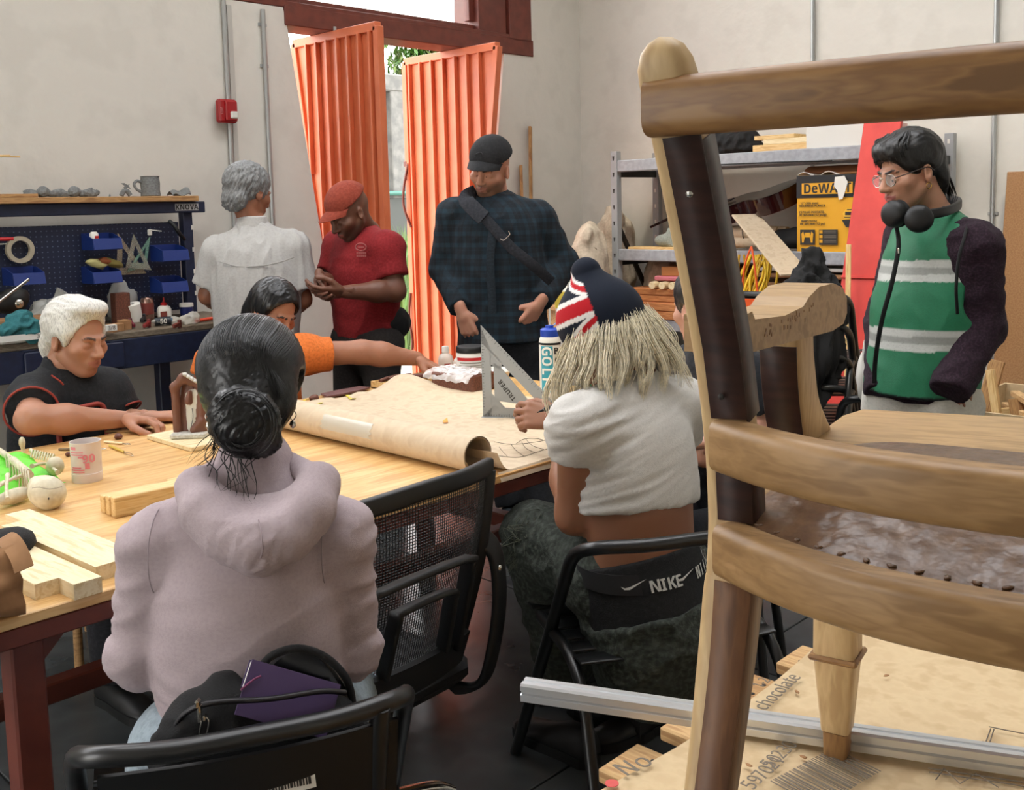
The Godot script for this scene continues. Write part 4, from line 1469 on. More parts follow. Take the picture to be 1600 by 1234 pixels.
func cap_man() -> void:
	var j := {}
	var d := 4.6
	j.front = (-FWD * 0.96 - RIGHT * 0.15).normalized()
	j.head = deep(766, 263, d - 0.06)
	j.neck = deep(774, 318, d)
	j.shL = deep(840, 342, d)
	j.shR = deep(710, 338, d)
	j.elL = deep(878, 412, d + 0.06)
	j.wrL = deep(842, 476, d - 0.14)
	j.elR = deep(697, 420, d + 0.05)
	j.wrR = deep(722, 488, d - 0.12)
	j.pel = deep(786, 515, d)
	legs_stand(j, 0.10)
	j.anL = on_y(846, 790, 0.07)
	j.anR = on_y(797, 788, 0.07)
	j.knL = (j.hipL + j.anL) * 0.5
	j.knR = (j.hipR + j.anR) * 0.5
	var who := person("man in black cap and dark plaid shirt with a bag strap, thumbs in pockets", j)
	var skin := lin(0.76, 0.55, 0.46)
	var face := -FWD * 0.88 - RIGHT * 0.42 - UP * 0.30
	var up := UP - FWD * 0.25 + RIGHT * 0.05
	var b := head_basis(face, up)
	var h := head(j.head, face, up, j.neck, skin, lin(0.30, 0.20, 0.15), 1.04, {"beard": lin(0.42, 0.31, 0.24), "neck": 0.062})
	var hl := hand(j.wrL, -UP * 0.75 - RIGHT * 0.55, FWD * 0.5 - RIGHT * 0.5, -RIGHT - UP * 0.2, skin, [0.8, 0.95, 1.05, 1.1, 0.5], 1.08)
	var hr := hand(j.wrR, -UP * 0.9 + RIGHT * 0.3, FWD * 0.6 + RIGHT * 0.4, RIGHT, skin, [0.7, 0.8, 0.85, 0.9, 0.5], 1.08)
	flesh(who, "body", [trunk(j, skin), h, hl, hr], skin_mat())
	var t := top(j, {"sleeve": 1.9, "chest": 0.215, "waist": 0.20, "flat": 1.25, "r0": 0.082, "r1": 0.072, "cuff": 0.052, "hem": 0.06, "cell": 0.008, "collar": 0.075})
	t.warp = folds(28, 0.006, V(7, 6, 7))
	var plaid := cloth(70, Color(0.055, 0.10, 0.14), 0.15)
	var pt := Image.create(128, 128, false, Image.FORMAT_RGB8)
	for y in 128:
		for x in 128:
			var s := (1.0 if x % 32 < 12 else 0.0) + (1.0 if y % 32 < 12 else 0.0)
			var fine := 0.12 if (x % 32 == 20 or y % 32 == 20) else 0.0
			pt.set_pixel(x, y, Color(0.04 + 0.022 * s + fine * 0.3, 0.065 + 0.062 * s + fine * 0.5, 0.10 + 0.072 * s + fine * 0.5))
	plaid.albedo_texture = ImageTexture.create_from_image(pt)
	plaid.uv1_scale = Vector3.ONE * 5.0
	flesh(who, "plaid_shirt", [t], plaid)
	var cf := Field.new()
	cf.cell = 0.006
	cf.k = 0.02
	cf.cap(j.neck - V(0, 0.03, 0), j.neck.lerp(j.head, 0.45), 0.092, 0.078, Vector3.ZERO, 1.0, 3)
	cf.cap(j.neck - V(0, 0.02, 0) + j.front * 0.02, j.head + j.front * 0.03, 0.066, 0.075, Vector3.ZERO, 1.0, 0, 0.003, true)
	cf.slice(j.neck + V(0, 0.03, 0), UP + j.front * 0.9)
	flesh(who, "collar", [cf], plaid)
	var pl := mb()
	var pk := [deep(772, 348, d - 0.205), deep(766, 400, d - 0.215), deep(768, 450, d - 0.21), deep(770, 490, d - 0.205)]
	for i in pk.size(): pk[i] -= who.position
	pl.sweep(smooth(pk, 5), rrect(0.034, 0.004, 0.0015, 1), -FWD)
	part(who, "button_placket", pl.done(), cloth(71, Color(0.06, 0.11, 0.15)))
	cap_hat(who, j.head, b, 1.06, cloth(72, Color(0.085, 0.088, 0.10)), plain(Color(0.08, 0.08, 0.09), 0.9))
	var lg := mb().tube(smooth([V(-0.016, 0.0, 0), V(-0.004, 0.006, 0.001), V(0.006, 0.012, 0.001), V(0.016, 0.010, 0), V(0.02, 0.002, 0)]), 0.0022, 5).done()
	part(who, "cap_emblem", lg, plain(Color(0.20, 0.20, 0.22), 0.6), Transform3D(b, j.head + b * V(-0.012, 0.085, 0.091) - who.position))
	# bag strap across the chest: wide pad, slim webbing, buckle
	var strap := part(who, "bag_strap", mb().sweep(path_at(who, [[744, 302, d - 0.03], [727, 311, d - 0.14], [740, 327, d - 0.18], [762, 346, d - 0.205], [785, 372, d - 0.22], [800, 388, d - 0.225], [830, 412, d - 0.215], [862, 440, d - 0.15]]), rrect(0.045, 0.004, 0.0015, 1), -FWD).done(), cloth(73, Color(0.12, 0.13, 0.16)))
	part(strap, "shoulder_pad", mb().sweep(path_at(who, [[744, 300, d - 0.03], [728, 310, d - 0.145], [741, 327, d - 0.187], [756, 341, d - 0.207]]), rrect(0.068, 0.008, 0.003, 2), -FWD).done(), cloth(74, Color(0.15, 0.16, 0.19)))
	part(strap, "buckle", mb().tube(smooth(bend([V(-0.024, 0, 0), V(-0.02, -0.016, 0), V(0.02, -0.016, 0), V(0.024, 0, 0)], 0.01), 2), 0.0025, 5).done(), M.chrome, frame(deep(788, 367, d - 0.235) - who.position, RIGHT * 0.75 + UP * 0.65, -RIGHT * 0.6 + UP * 0.8))
	var tr := trousers(j, {"s": 1.08})
	tr.warp = folds(29, 0.005, V(8, 6, 8))
	flesh(who, "jeans", [tr], cloth(75, Color(0.075, 0.085, 0.11)))
	feet_of(who, j, plain(Color(0.10, 0.13, 0.15), 0.8), M.white_soft, j.front)

func path_at(who: Node3D, a: Array) -> PackedVector3Array:
	var r := []
	for q in a: r.append(deep(q[0], q[1], q[2]) - who.position)
	return smooth(r, 5)

func orange_woman() -> void:
	var j := {}
	j.front = (-FWD * 0.9 + RIGHT * 0.45).normalized()
	j.head = deep(428, 487, 3.85)
	j.neck = deep(402, 548, 3.88)
	j.shR = deep(336, 566, 3.95)
	j.shL = deep(472, 554, 3.78)
	j.elR = deep(306, 622, 3.92)
	j.wrR = deep(360, 655, 3.72)
	j.elL = deep(566, 550, 3.86)
	j.wrL = deep(652, 560, 3.93)
	j.pel = deep(400, 740, 3.92)
	legs_sit(j)
	var who := person("dark-haired woman in orange t-shirt reaching her arm across the table", j)
	var skin := lin(0.66, 0.45, 0.34)
	var face := RIGHT * 0.72 - FWD * 0.62 - UP * 0.42
	var up := UP + RIGHT * 0.25
	var b := head_basis(face, up)
	var h := head(j.head, face, up, j.neck, skin, lin(0.10, 0.07, 0.06), 0.94, {"cell": 0.005})
	var hl := hand(j.wrL, RIGHT * 0.85 - UP * 0.45, -UP - RIGHT * 0.3, -FWD, skin, [0.7, 0.8, 0.9, 0.95, 0.5], 0.98)
	var hr := hand(j.wrR, RIGHT, -UP, FWD, skin, [0.7, 0.7, 0.7, 0.7, 0.4], 0.95)
	flesh(who, "body", [trunk(j, skin, 1.04), h, hl, hr], skin_mat())
	var t := top(j, {"sleeve": 0.48, "chest": 0.165, "waist": 0.16, "r0": 0.068, "r1": 0.066, "hem": 0.02, "cell": 0.009})
	t.warp = folds(38, 0.004, V(8, 8, 8))
	flesh(who, "t_shirt", [t], cloth(76, Color(0.88, 0.46, 0.18)))
	var hf := Field.new()
	hf.cell = 0.005
	hf.k = 0.02
	var L := func(x: float, y: float, z: float) -> Vector3: return j.head + b * V(x, y, z) * 0.95
	hf.egg(L.call(0, 0.035, -0.018), V(0.088, 0.095, 0.105), b)
	hf.egg(L.call(0, -0.03, -0.085), V(0.07, 0.08, 0.05), b)
	hf.egg(L.call(0.0, -0.13, -0.11), V(0.05, 0.11, 0.035), b)
	hf.egg(L.call(0, -0.025, 0.095), V(0.078, 0.098, 0.086), b, 0.012, true)
	hf.warp = wavy(24, 0.003, V(40, 10, 90), b, j.head)
	flesh(who, "hair", [hf], hair_mat("hair_black", Color(0.055, 0.055, 0.065), 0.32))
	flesh(who, "trousers", [trousers(j)], cloth(77, Color(0.10, 0.11, 0.14)))
	feet_of(who, j, M.black_plastic, M.black_plastic, j.front)
	stool(V(j.pel.x, 0, j.pel.z), j.pel.y - 0.11, "round wooden stool under the woman in orange")

func hoodie_woman() -> void:
	var j := {}
	j.front = (FWD * 0.98 - RIGHT * 0.1).normalized()
	j.head = deep(392, 588, 1.74)
	j.neck = deep(398, 722, 1.66)
	j.shL = deep(246, 848, 1.62)
	j.shR = deep(528, 838, 1.65)
	j.elL = deep(218, 1025, 1.60)
	j.wrL = deep(300, 1010, 1.84)
	j.elR = deep(548, 1010, 1.68)
	j.wrR = deep(470, 990, 1.92)
	j.pel = deep(388, 1150, 1.60)
	legs_sit(j, 0.09, 0.38)
	var who := person("woman seen from behind in pale lilac hoodie, black hair in a low bun", j)
	var skin := lin(0.62, 0.43, 0.34)
	var face := FWD * 0.98 + RIGHT * 0.05 - UP * 0.18
	var b := head_basis(face, UP)
	var h := head(j.head, face, UP, j.neck, skin, lin(0.05, 0.04, 0.04), 0.88, {"neck": 0.050, "cell": 0.006})
	flesh(who, "body", [trunk(j, skin, 0.80), h, hand(j.wrL, FWD + RIGHT * 0.5, -UP, RIGHT, skin, [0.5, 0.5, 0.5, 0.5, 0.4], 0.9, 0.006), hand(j.wrR, FWD - RIGHT * 0.5, -UP, -RIGHT, skin, [0.5, 0.5, 0.5, 0.5, 0.4], 0.9, 0.006)], skin_mat())
	# hoodie: body and sleeves
	var t := top(j, {"sleeve": 1.92, "chest": 0.140, "waist": 0.136, "flat": 1.25, "r0": 0.053, "r1": 0.046, "ks": 0.016, "sh": 0.055, "trap": 0.048, "cuff": 0.042, "hem": -0.005, "cell": 0.0065, "collar": 0.062, "k": 0.04})
	var w1 := folds(48, 0.008, V(3.5, 12, 3.5), Basis(FWD, -0.2))
	var w2 := folds(49, 0.010, V(4, 20, 4), Basis(FWD, 0.35))
	var side := RIGHT
	var py: float = j.pel.y
	var mid: Vector3 = (j.shL + j.shR) * 0.5
	t.warp = func(p: Vector3, n: Vector3) -> float:
		var lat := absf((p - mid).dot(side))
		var low := 1.0 - smoothstep(py + 0.02, py + 0.20, p.y)
		var arm := smoothstep(0.13, 0.17, lat)
		return float(w1.call(p, n)) * (0.35 + 0.6 * arm) + float(w2.call(p, n)) * maxf(low, arm * 0.35)
	var lilac := cloth(78, Color(0.68, 0.62, 0.635), 0.04, 0.95, 9.0, 0.35)
	flesh(who, "hoodie", [t], lilac)
	# the hood lying in a fold on the back
	var f := Field.new()
	f.cell = 0.0065
	f.k = 0.035
	var hood := func(px: float, py2: float, dd: float) -> Vector3: return deep(px, py2, dd)
	var ring := [[306, 762, 1.590], [322, 800, 1.545], [360, 836, 1.520], [405, 850, 1.508], [448, 832, 1.520], [484, 795, 1.545], [500, 754, 1.590]]
	var rr := [0.024, 0.031, 0.034, 0.034, 0.034, 0.031, 0.024]
	for i in 6: f.cap(hood.call(ring[i][0], ring[i][1], ring[i][2]), hood.call(ring[i + 1][0], ring[i + 1][1], ring[i + 1][2]), rr[i], rr[i + 1])
	f.cap(hood.call(306, 762, 1.59), hood.call(346, 726, 1.68), 0.024, 0.016)
	f.cap(hood.call(500, 754, 1.59), hood.call(452, 720, 1.69), 0.024, 0.016)
	f.cap(hood.call(405, 846, 1.515), hood.call(408, 874, 1.522), 0.030, 0.014)
	f.cap(hood.call(352, 800, 1.575), hood.call(452, 796, 1.575), 0.026, 0.026)
	f.egg(hood.call(400, 772, 1.50), V(0.050, 0.030, 0.050), head_basis(FWD, UP), 0.012, true)
	var w3 := folds(50, 0.004, V(30, 9, 30), Basis(FWD, 0.2))
	f.warp = func(p: Vector3, n: Vector3) -> float: return float(w3.call(p, n)) * smoothstep(0.0, 0.10, absf((p - mid).dot(side)) + 0.06) * (1.0 - smoothstep(0.03, 0.12, p.y - mid.y))
	flesh(who, "hood", [f], lilac)
	var seam := mb().tube(path_at(who, [[404, 812, 1.478], [409, 838, 1.455], [410, 862, 1.46], [404, 878, 1.478]]), 0.0012, 5)
	part(who, "hood_seam", seam.done(), plain(Color(0.62, 0.56, 0.58), 0.95))
	for q in ["L", "R"]:                       # armhole seams
		var a: Vector3 = j["sh" + q]
		var sd := -1.0 if q == "L" else 1.0
		var pts := []
		for i in 9:
			var an := lerpf(-0.35, 2.5, i / 8.0)
			pts.append(a - RIGHT * sd * 0.012 + (UP * cos(an) - FWD * sin(an)) * (0.0725 + 0.006 * sin(an)) - UP * 0.012 - who.position)
		part(who, "sleeve_seam", mb().tube(smooth(pts, 3), 0.0010, 5).done(), plain(Color(0.60, 0.55, 0.57), 0.95))
	# hair drawn back into a low bun, with loose strands
	var hm := hair_mat("hair_raven", Color(0.03, 0.032, 0.038), 0.36)
	var hf := Field.new()
	hf.cell = 0.0042
	hf.k = 0.03
	var H: Vector3 = j.head
	var scalp := deep(393, 575, 1.735)
	hf.egg(scalp, V(0.089, 0.092, 0.104), b)
	hf.egg(deep(392, 622, 1.69), V(0.075, 0.062, 0.062), b)
	hf.cap(deep(392, 640, 1.66), deep(396, 690, 1.665), 0.050, 0.036)
	for sd in [-1.0, 1.0]: hf.egg(H + b * V(sd * 0.086, -0.030, 0.000), V(0.026, 0.040, 0.034), b, 0.01, true)
	var nz := FastNoiseLite.new()
	nz.frequency = 1.0
	nz.seed = 5
	var crown := deep(398, 500, 1.72)
	var knot := deep(392, 650, 1.60)
	hf.warp = func(p: Vector3, _n: Vector3) -> float:
		var rel := b.inverse() * (p - knot)
		var ang := atan2(rel.x, rel.y)
		return 0.0016 * nz.get_noise_2d(ang * 26.0, rel.length() * 5.0) + 0.0009 * nz.get_noise_2d(ang * 70.0, rel.length() * 8.0)
	flesh(who, "hair", [hf], hm)
	var bf := Field.new()
	bf.cell = 0.004
	bf.k = 0.02
	bf.egg(deep(384, 655, 1.59), V(0.056, 0.050, 0.034), b * Basis(V(0, 0, 1), 0.5))
	bf.egg(deep(360, 655, 1.585), V(0.030, 0.044, 0.028), b)
	bf.egg(deep(398, 690, 1.60), V(0.042, 0.026, 0.026), b)
	bf.warp = func(p: Vector3, _n: Vector3) -> float:
		var q := b.inverse() * (p - knot)
		return 0.005 * nz.get_noise_2d((q.y * 0.5 + q.x) * 130.0 + 3.0 * sin(q.y * 60.0), q.y * 22.0)
	flesh(who, "hair_bun", [bf], hm)
	rng.seed = 77
	var paths := []
	for i in 130:                               # combed strands over the back of the head into the knot
		var a := lerpf(-1.9, 1.9, (i + rng.randf()) / 130.0)
		var st := H + b * V(sin(a) * 0.091 * 0.96, 0.018 + cos(a) * 0.080 + 0.02, -0.020 + 0.03 * cos(a))
		var md := H + b * V(sin(a) * 0.076, 0.000 + cos(a) * 0.046, -0.098 + 0.012 * absf(sin(a)))
		var en := knot + b * V(sin(a) * 0.045 + rng.randfn(0, 0.006), 0.012 + cos(a) * 0.03, 0.030)
		var lay := smooth([st, st.lerp(md, 0.5) + (st.lerp(md, 0.5) - H).normalized() * 0.014, md, en], 4)
		for k in lay.size() - 3:                # laid on the hair, not hovering over it
			var e := b.inverse() * (lay[k] - scalp)
			e = e / V(0.089, 0.092, 0.104)
			lay[k] = scalp + b * (e.normalized() * V(0.0895, 0.0925, 0.1045))
		paths.append(lay)
	for i in 46:                                # loops of the bun
		var a := rng.randf() * TAU
		var r := rng.randf_range(0.6, 1.05)
		var pts := []
		for k in 5:
			var an := a + k * 0.42
			pts.append(deep(382, 662, 1.565) + b * V(cos(an) * 0.052 * r, sin(an) * 0.052 * r, rng.randfn(-0.004, 0.004)))
		paths.append(smooth(pts, 3))
	for i in 16:                                # loose ends hanging on the left and down the nape
		var x0 := 372.0 + rng.randfn(0, 22)
		var l := rng.randf_range(40, 110)
		paths.append(smooth([deep(x0, 690, 1.60), deep(x0 + rng.randfn(-10, 8), 715, 1.585), deep(x0 + rng.randfn(-14, 14), 700 + l * 0.7, 1.56), deep(x0 + rng.randfn(-18, 22), 715 + l, 1.535)], 4))
	for i in 12:
		var y0 := rng.randf_range(640, 690)
		paths.append(smooth([deep(345, y0, 1.63), deep(335, y0 + 30, 1.62), deep(325 + rng.randfn(0, 6), y0 + 50, 1.61), deep(305 - rng.randf() * 30, y0 + 70 + rng.randf() * 15, 1.60)], 4))
	strands(who, "hair_strands", paths, 0.0009, hm)
	for sd in [-1.0, 1.0]:                      # earrings
		var e := H + b * V(sd * 0.072, -0.058, 0.0)
		var er := part(who, "earring", mb().tube(smooth([V(0, 0, 0), V(0.006, -0.008, 0), V(0, -0.017, 0), V(-0.006, -0.008, 0)], 4, true), 0.0011, 5).done(), M.chrome, Transform3D(b, e - who.position))
		part(er, "charm", mb().ball(V(0, -0.024, 0), V(0.006, 0.007, 0.004), 8).done(), M.chrome)
	var tr := trousers(j, {"s": 0.90, "waist": 0.135})
	flesh(who, "jeans", [tr], cloth(79, Color(0.62, 0.68, 0.72)))
	feet_of(who, j, M.white_soft, M.white_soft, j.front)

func blonde() -> void:
	var j := {}
	j.front = (FWD * 0.72 - RIGHT * 0.69).normalized()
	j.head = deep(940, 515, 2.40)
	j.neck = deep(985, 588, 2.38)
	j.shL = deep(905, 668, 2.26)
	j.shR = deep(1062, 634, 2.50)
	j.elL = deep(898, 805, 2.34)
	j.wrL = deep(872, 655, 2.66)
	j.elR = deep(1050, 780, 2.66)
	j.wrR = deep(960, 700, 2.85)
	j.pel = deep(1005, 900, 2.36)
	j.hipL = deep(955, 905, 2.36)
	j.hipR = deep(1045, 898, 2.50)
	j.knL = deep(838, 840, 2.56)
	j.knR = deep(960, 850, 2.85)
	j.anL = deep(890, 1050, 2.60)
	j.anR = deep(975, 1035, 2.72)
	var who := person("person with long bleached hair, flag-pattern beanie and cropped white t-shirt, seen from behind", j)
	var skin := lin(0.56, 0.38, 0.28)
	var face := FWD * 0.50 - RIGHT * 0.80 - UP * 0.38
	var up := UP - RIGHT * 0.22 + FWD * 0.08
	var b := head_basis(face, up)
	var h := head(j.head, face, up, j.neck, skin, lin(0.3, 0.22, 0.15), 1.0, {"cell": 0.006})
	var hl := hand(j.wrL, -RIGHT * 0.9 + FWD * 0.25 + UP * 0.12, -RIGHT * 0.3 - UP * 0.35 + FWD * 0.7, UP, skin, [0.75, 0.9, 1.0, 1.05, 0.45], 0.95)
	var hr := hand(j.wrR, -RIGHT * 0.9, -UP, FWD, skin, [0.5, 0.5, 0.5, 0.5, 0.4])
	var tk := trunk(j, skin, 1.0)
	tk.cap(j.pel + UP * 0.0, j.pel + UP * 0.16, 0.142, 0.136, j.front, 1.35)
	flesh(who, "body", [tk, h, hl, hr], skin_mat())
	# cropped tee, pulled into folds across the back
	var t := top(j, {"sleeve": 0.30, "chest": 0.164, "waist": 0.150, "flat": 1.32, "r0": 0.066, "r1": 0.064, "hem": -0.165, "cell": 0.0065, "k": 0.04, "ks": 0.018})
	var w1 := folds(58, 0.008, V(3.0, 21, 3.0), Basis(FWD, -0.32))
	var shl: Vector3 = j.shL
	t.warp = func(p: Vector3, n: Vector3) -> float:
		var q := (p - shl).dot(RIGHT)
		return float(w1.call(p, n)) * (1.0 - 0.85 * smoothstep(0.02, 0.22, q))
	flesh(who, "t_shirt", [t], cloth(80, Color(0.80, 0.79, 0.77), 0.04, 0.95, 8.0, 0.3))
	# waistband of the underwear with its lettering, then worn cargo jeans
	var uw := Field.new()
	uw.cell = 0.007
	var ax = (UP * 0.94 + j.front * 0.28).normalized()
	uw.cap(j.pel - ax * 0.13, j.pel + ax * 0.055, 0.168, 0.160, j.front, 1.28, 3)
	flesh(who, "underwear", [uw], cloth(81, Color(0.05, 0.055, 0.06)))
	var wb := mb()
	wb.lathe(pv2([0.163, 0.055, 0.1665, 0.055, 0.1685, 0.012, 0.165, 0.012]), 32, Transform3D(Basis(j.front.cross(ax).normalized(), ax, j.front * -1.0), j.pel - who.position), 1.0 / 1.28)
	var band := part(who, "waistband", wb.done(), plain(Color(0.055, 0.058, 0.065), 0.75))
	for q in [[0.55, "NIKE"], [-0.25, "NIKE"], [-1.0, "NIKE"]]:      # printed round the back
		var chars: String = q[1]
		for i in 4:
			var an: float = q[0] - i * 0.125
			var xx: Vector3 = j.front.cross(ax).normalized()
			var out = (-j.front * cos(an) * 1.0 + xx * sin(an) * -1.28).normalized()
			var pos: Vector3 = j.pel + ax * 0.030 - j.front * cos(an) * 0.1675 / 1.28 - xx * sin(an) * 0.1675 + out * 0.005
			part(band, "letter", lettering(chars[i], 0.026, 0.001, true), plain(Color(0.80, 0.80, 0.78), 0.7), frame(pos - who.position, ax.cross(out), ax))
		var an2: float = q[0] + 0.30
		var xx2: Vector3 = j.front.cross(ax).normalized()
		var out2 = (-j.front * cos(an2) - xx2 * sin(an2) * 1.28).normalized()
		var pos2: Vector3 = j.pel + ax * 0.034 - j.front * cos(an2) * 0.1675 / 1.28 - xx2 * sin(an2) * 0.1675 + out2 * 0.005
		part(band, "tick_mark", mb().prism(pv2([-0.028, 0.004, -0.022, -0.004, -0.010, -0.006, 0.030, 0.010, -0.008, 0.0, -0.020, -0.001]), 0.001).done(), plain(Color(0.80, 0.80, 0.78), 0.7), frame(pos2 - who.position, ax.cross(out2), ax))
	var tr := Field.new()
	tr.cell = 0.009
	tr.k = 0.05
	tr.cap(j.hipL, j.hipR, 0.100, 0.100)
	tr.cap(j.pel - ax * 0.15, j.pel - ax * 0.075, 0.175, 0.178, j.front, 1.28, 1)
	tr.cap(j.hipL, j.knL, 0.096, 0.085)
	tr.cap(j.hipR, j.knR, 0.094, 0.082)
	tr.k = 0.03
	tr.cap(j.knL, j.anL, 0.084, 0.080, Vector3.ZERO, 1.0, 1)
	tr.cap(j.knR, j.anR, 0.082, 0.084, Vector3.ZERO, 1.0, 1)
	var w2 := folds(59, 0.009, V(7, 9, 7))
	tr.warp = w2
	flesh(who, "jeans", [tr], cloth(82, Color(0.20, 0.225, 0.20), 0.25, 0.95, 4.0))
	rng.seed = 5
	var fray := []
	for i in 60:                                # frayed threads at the torn knee and the hem
		var p := deep(rng.randf_range(806, 850), rng.randf_range(812, 850), 2.475 + rng.randf() * 0.02)
		fray.append(smooth([p, p + V(rng.randfn(0, 0.02), rng.randfn(0.005, 0.012), rng.randfn(0, 0.02)), p + V(rng.randfn(0, 0.03), rng.randfn(-0.01, 0.02), rng.randfn(0, 0.03))], 3))
	for i in 30:
		var p := deep(rng.randf_range(803, 815), rng.randf_range(850, 890), 2.50)
		fray.append(smooth([p + V(0.03, 0, 0.02), p, p + V(rng.randfn(-0.02, 0.01), -0.02, rng.randfn(0, 0.01))], 3))
	strands(who, "frayed_threads", fray, 0.0012, plain(Color(0.33, 0.35, 0.30), 0.95))
	feet_of(who, j, plain(Color(0.05, 0.05, 0.06), 0.6), M.black_plastic, j.front)
	# beanie: navy right half, flag pattern on the left
	beanie(who, j.head, b)
	# hair hanging under the beanie
	var hm := hair_mat("hair_blond", Color(1.0, 0.96, 0.85), 0.5)
	var hf := Field.new()
	hf.cell = 0.006
	hf.k = 0.03
	hf.egg(j.head + b * V(0, -0.012, -0.016), V(0.083, 0.070, 0.090), b)
	hf.cap(deep(950, 545, 2.37), deep(966, 588, 2.33), 0.050, 0.026)
	hf.egg(j.head + b * V(0, -0.05, 0.09), V(0.06, 0.09, 0.08), b, 0.01, true)
	hf.warp = wavy(34, 0.005, V(90, 8, 90), Basis.IDENTITY, j.head)
	flesh(who, "hair", [hf], hm)
	rng.seed = 21
	var paths := []
	for cl in 54:                                # locks, each of many fine strands drawn together at the tip
		var a := lerpf(-2.0, 2.3, (cl + rng.randf() * 0.8) / 54.0)
		var st: Vector3 = j.head + b * V(sin(a) * 0.088, 0.006, -cos(a) * 0.094 - 0.012)
		var out: Vector3 = ((st - j.head) * V(1, 0, 1)).normalized()
		var l := rng.randf_range(0.11, 0.21)
		var drift: Vector3 = out * 0.12 + RIGHT * clampf(0.20 - a * 0.28, -0.12, 0.5) + V(rng.randfn(0, 0.10), 0, rng.randfn(0, 0.10))
		var wave := rng.randf() * TAU
		var tip: Vector3 = st + out * 0.015 + (Vector3.DOWN + drift).normalized() * l
		for i in 22:
			var o := V(rng.randfn(0, 0.008), rng.randfn(0, 0.006), rng.randfn(0, 0.008))
			var pts := []
			for k in 6:
				var e := k / 5.0
				var q: Vector3 = st.lerp(tip, e) + o * (1.15 - 0.75 * e) + out * 0.014 * sin(e * PI)
				q += (RIGHT * sin(wave + e * 7.0) + FWD * cos(wave + e * 6.0)) * 0.011 * e
				pts.append(q)
			paths.append(smooth(pts, 2))
	strands(who, "hair_strands", paths, 0.0013, hm, 3)
	var pen := thing("marker_pen", "black marker pen in the hand of the person with bleached hair", "pen", deep(850, 640, 2.60))
	part(pen, "barrel", mb().rod(Vector3.ZERO, RIGHT * 0.09 + UP * 0.035 - FWD * 0.02, 0.006).done(), M.black_plastic)
	part(pen, "tip", mb().rod(Vector3.ZERO, -RIGHT * 0.018 - UP * 0.007, 0.004, 8, 0.001).done(), M.black_plastic)

func beanie(who: Node3D, c: Vector3, b: Basis) -> void:
	var f := Field.new()
	f.cell = 0.0038
	f.k = 0.02
	var L := func(x: float, y: float, z: float) -> Vector3: return c + b * V(x, y, z)
	f.egg(L.call(0, 0.025, -0.008), V(0.098, 0.100, 0.108), b)
	f.cap(L.call(0, 0.07, -0.01), L.call(0.0, 0.138, -0.018), 0.072, 0.036)
	f.slice(L.call(0, -0.008, 0), b * V(0, -1, -0.06))
	var inv := b.inverse()
	var navy := lin(0.045, 0.06, 0.14)
	var red := lin(0.70, 0.08, 0.12)
	var white := lin(0.88, 0.87, 0.86)
	# person's left of the middle seam carries half a cross: bars to the seam and a diagonal each way
	f.paint = func(p: Vector3, _n: Vector3, _c: Color) -> Color:
		var q := inv * (p - c)
		var an := atan2(q.x, -q.z)               # 0 at the back, positive towards the left ear
		if an < 1.10 or an > 2.9: return navy
		var u := (an - 1.10) * 0.098              # along the cloth from the seam
		var v := q.y - 0.062                      # height from the middle bar
		if absf(v) < 0.016: return red
		if absf(v) < 0.027: return white
		var e := -v - 0.034 - u * 0.45 if v < 0.0 else v - 0.036 - u * 0.45
		if absf(e) < 0.007: return red
		if absf(e) < 0.017: return white
		return navy
	var m := cloth(83, Color.WHITE, 0.03, 0.95, 14.0, 0.5)
	flesh(who, "beanie", [f], m)

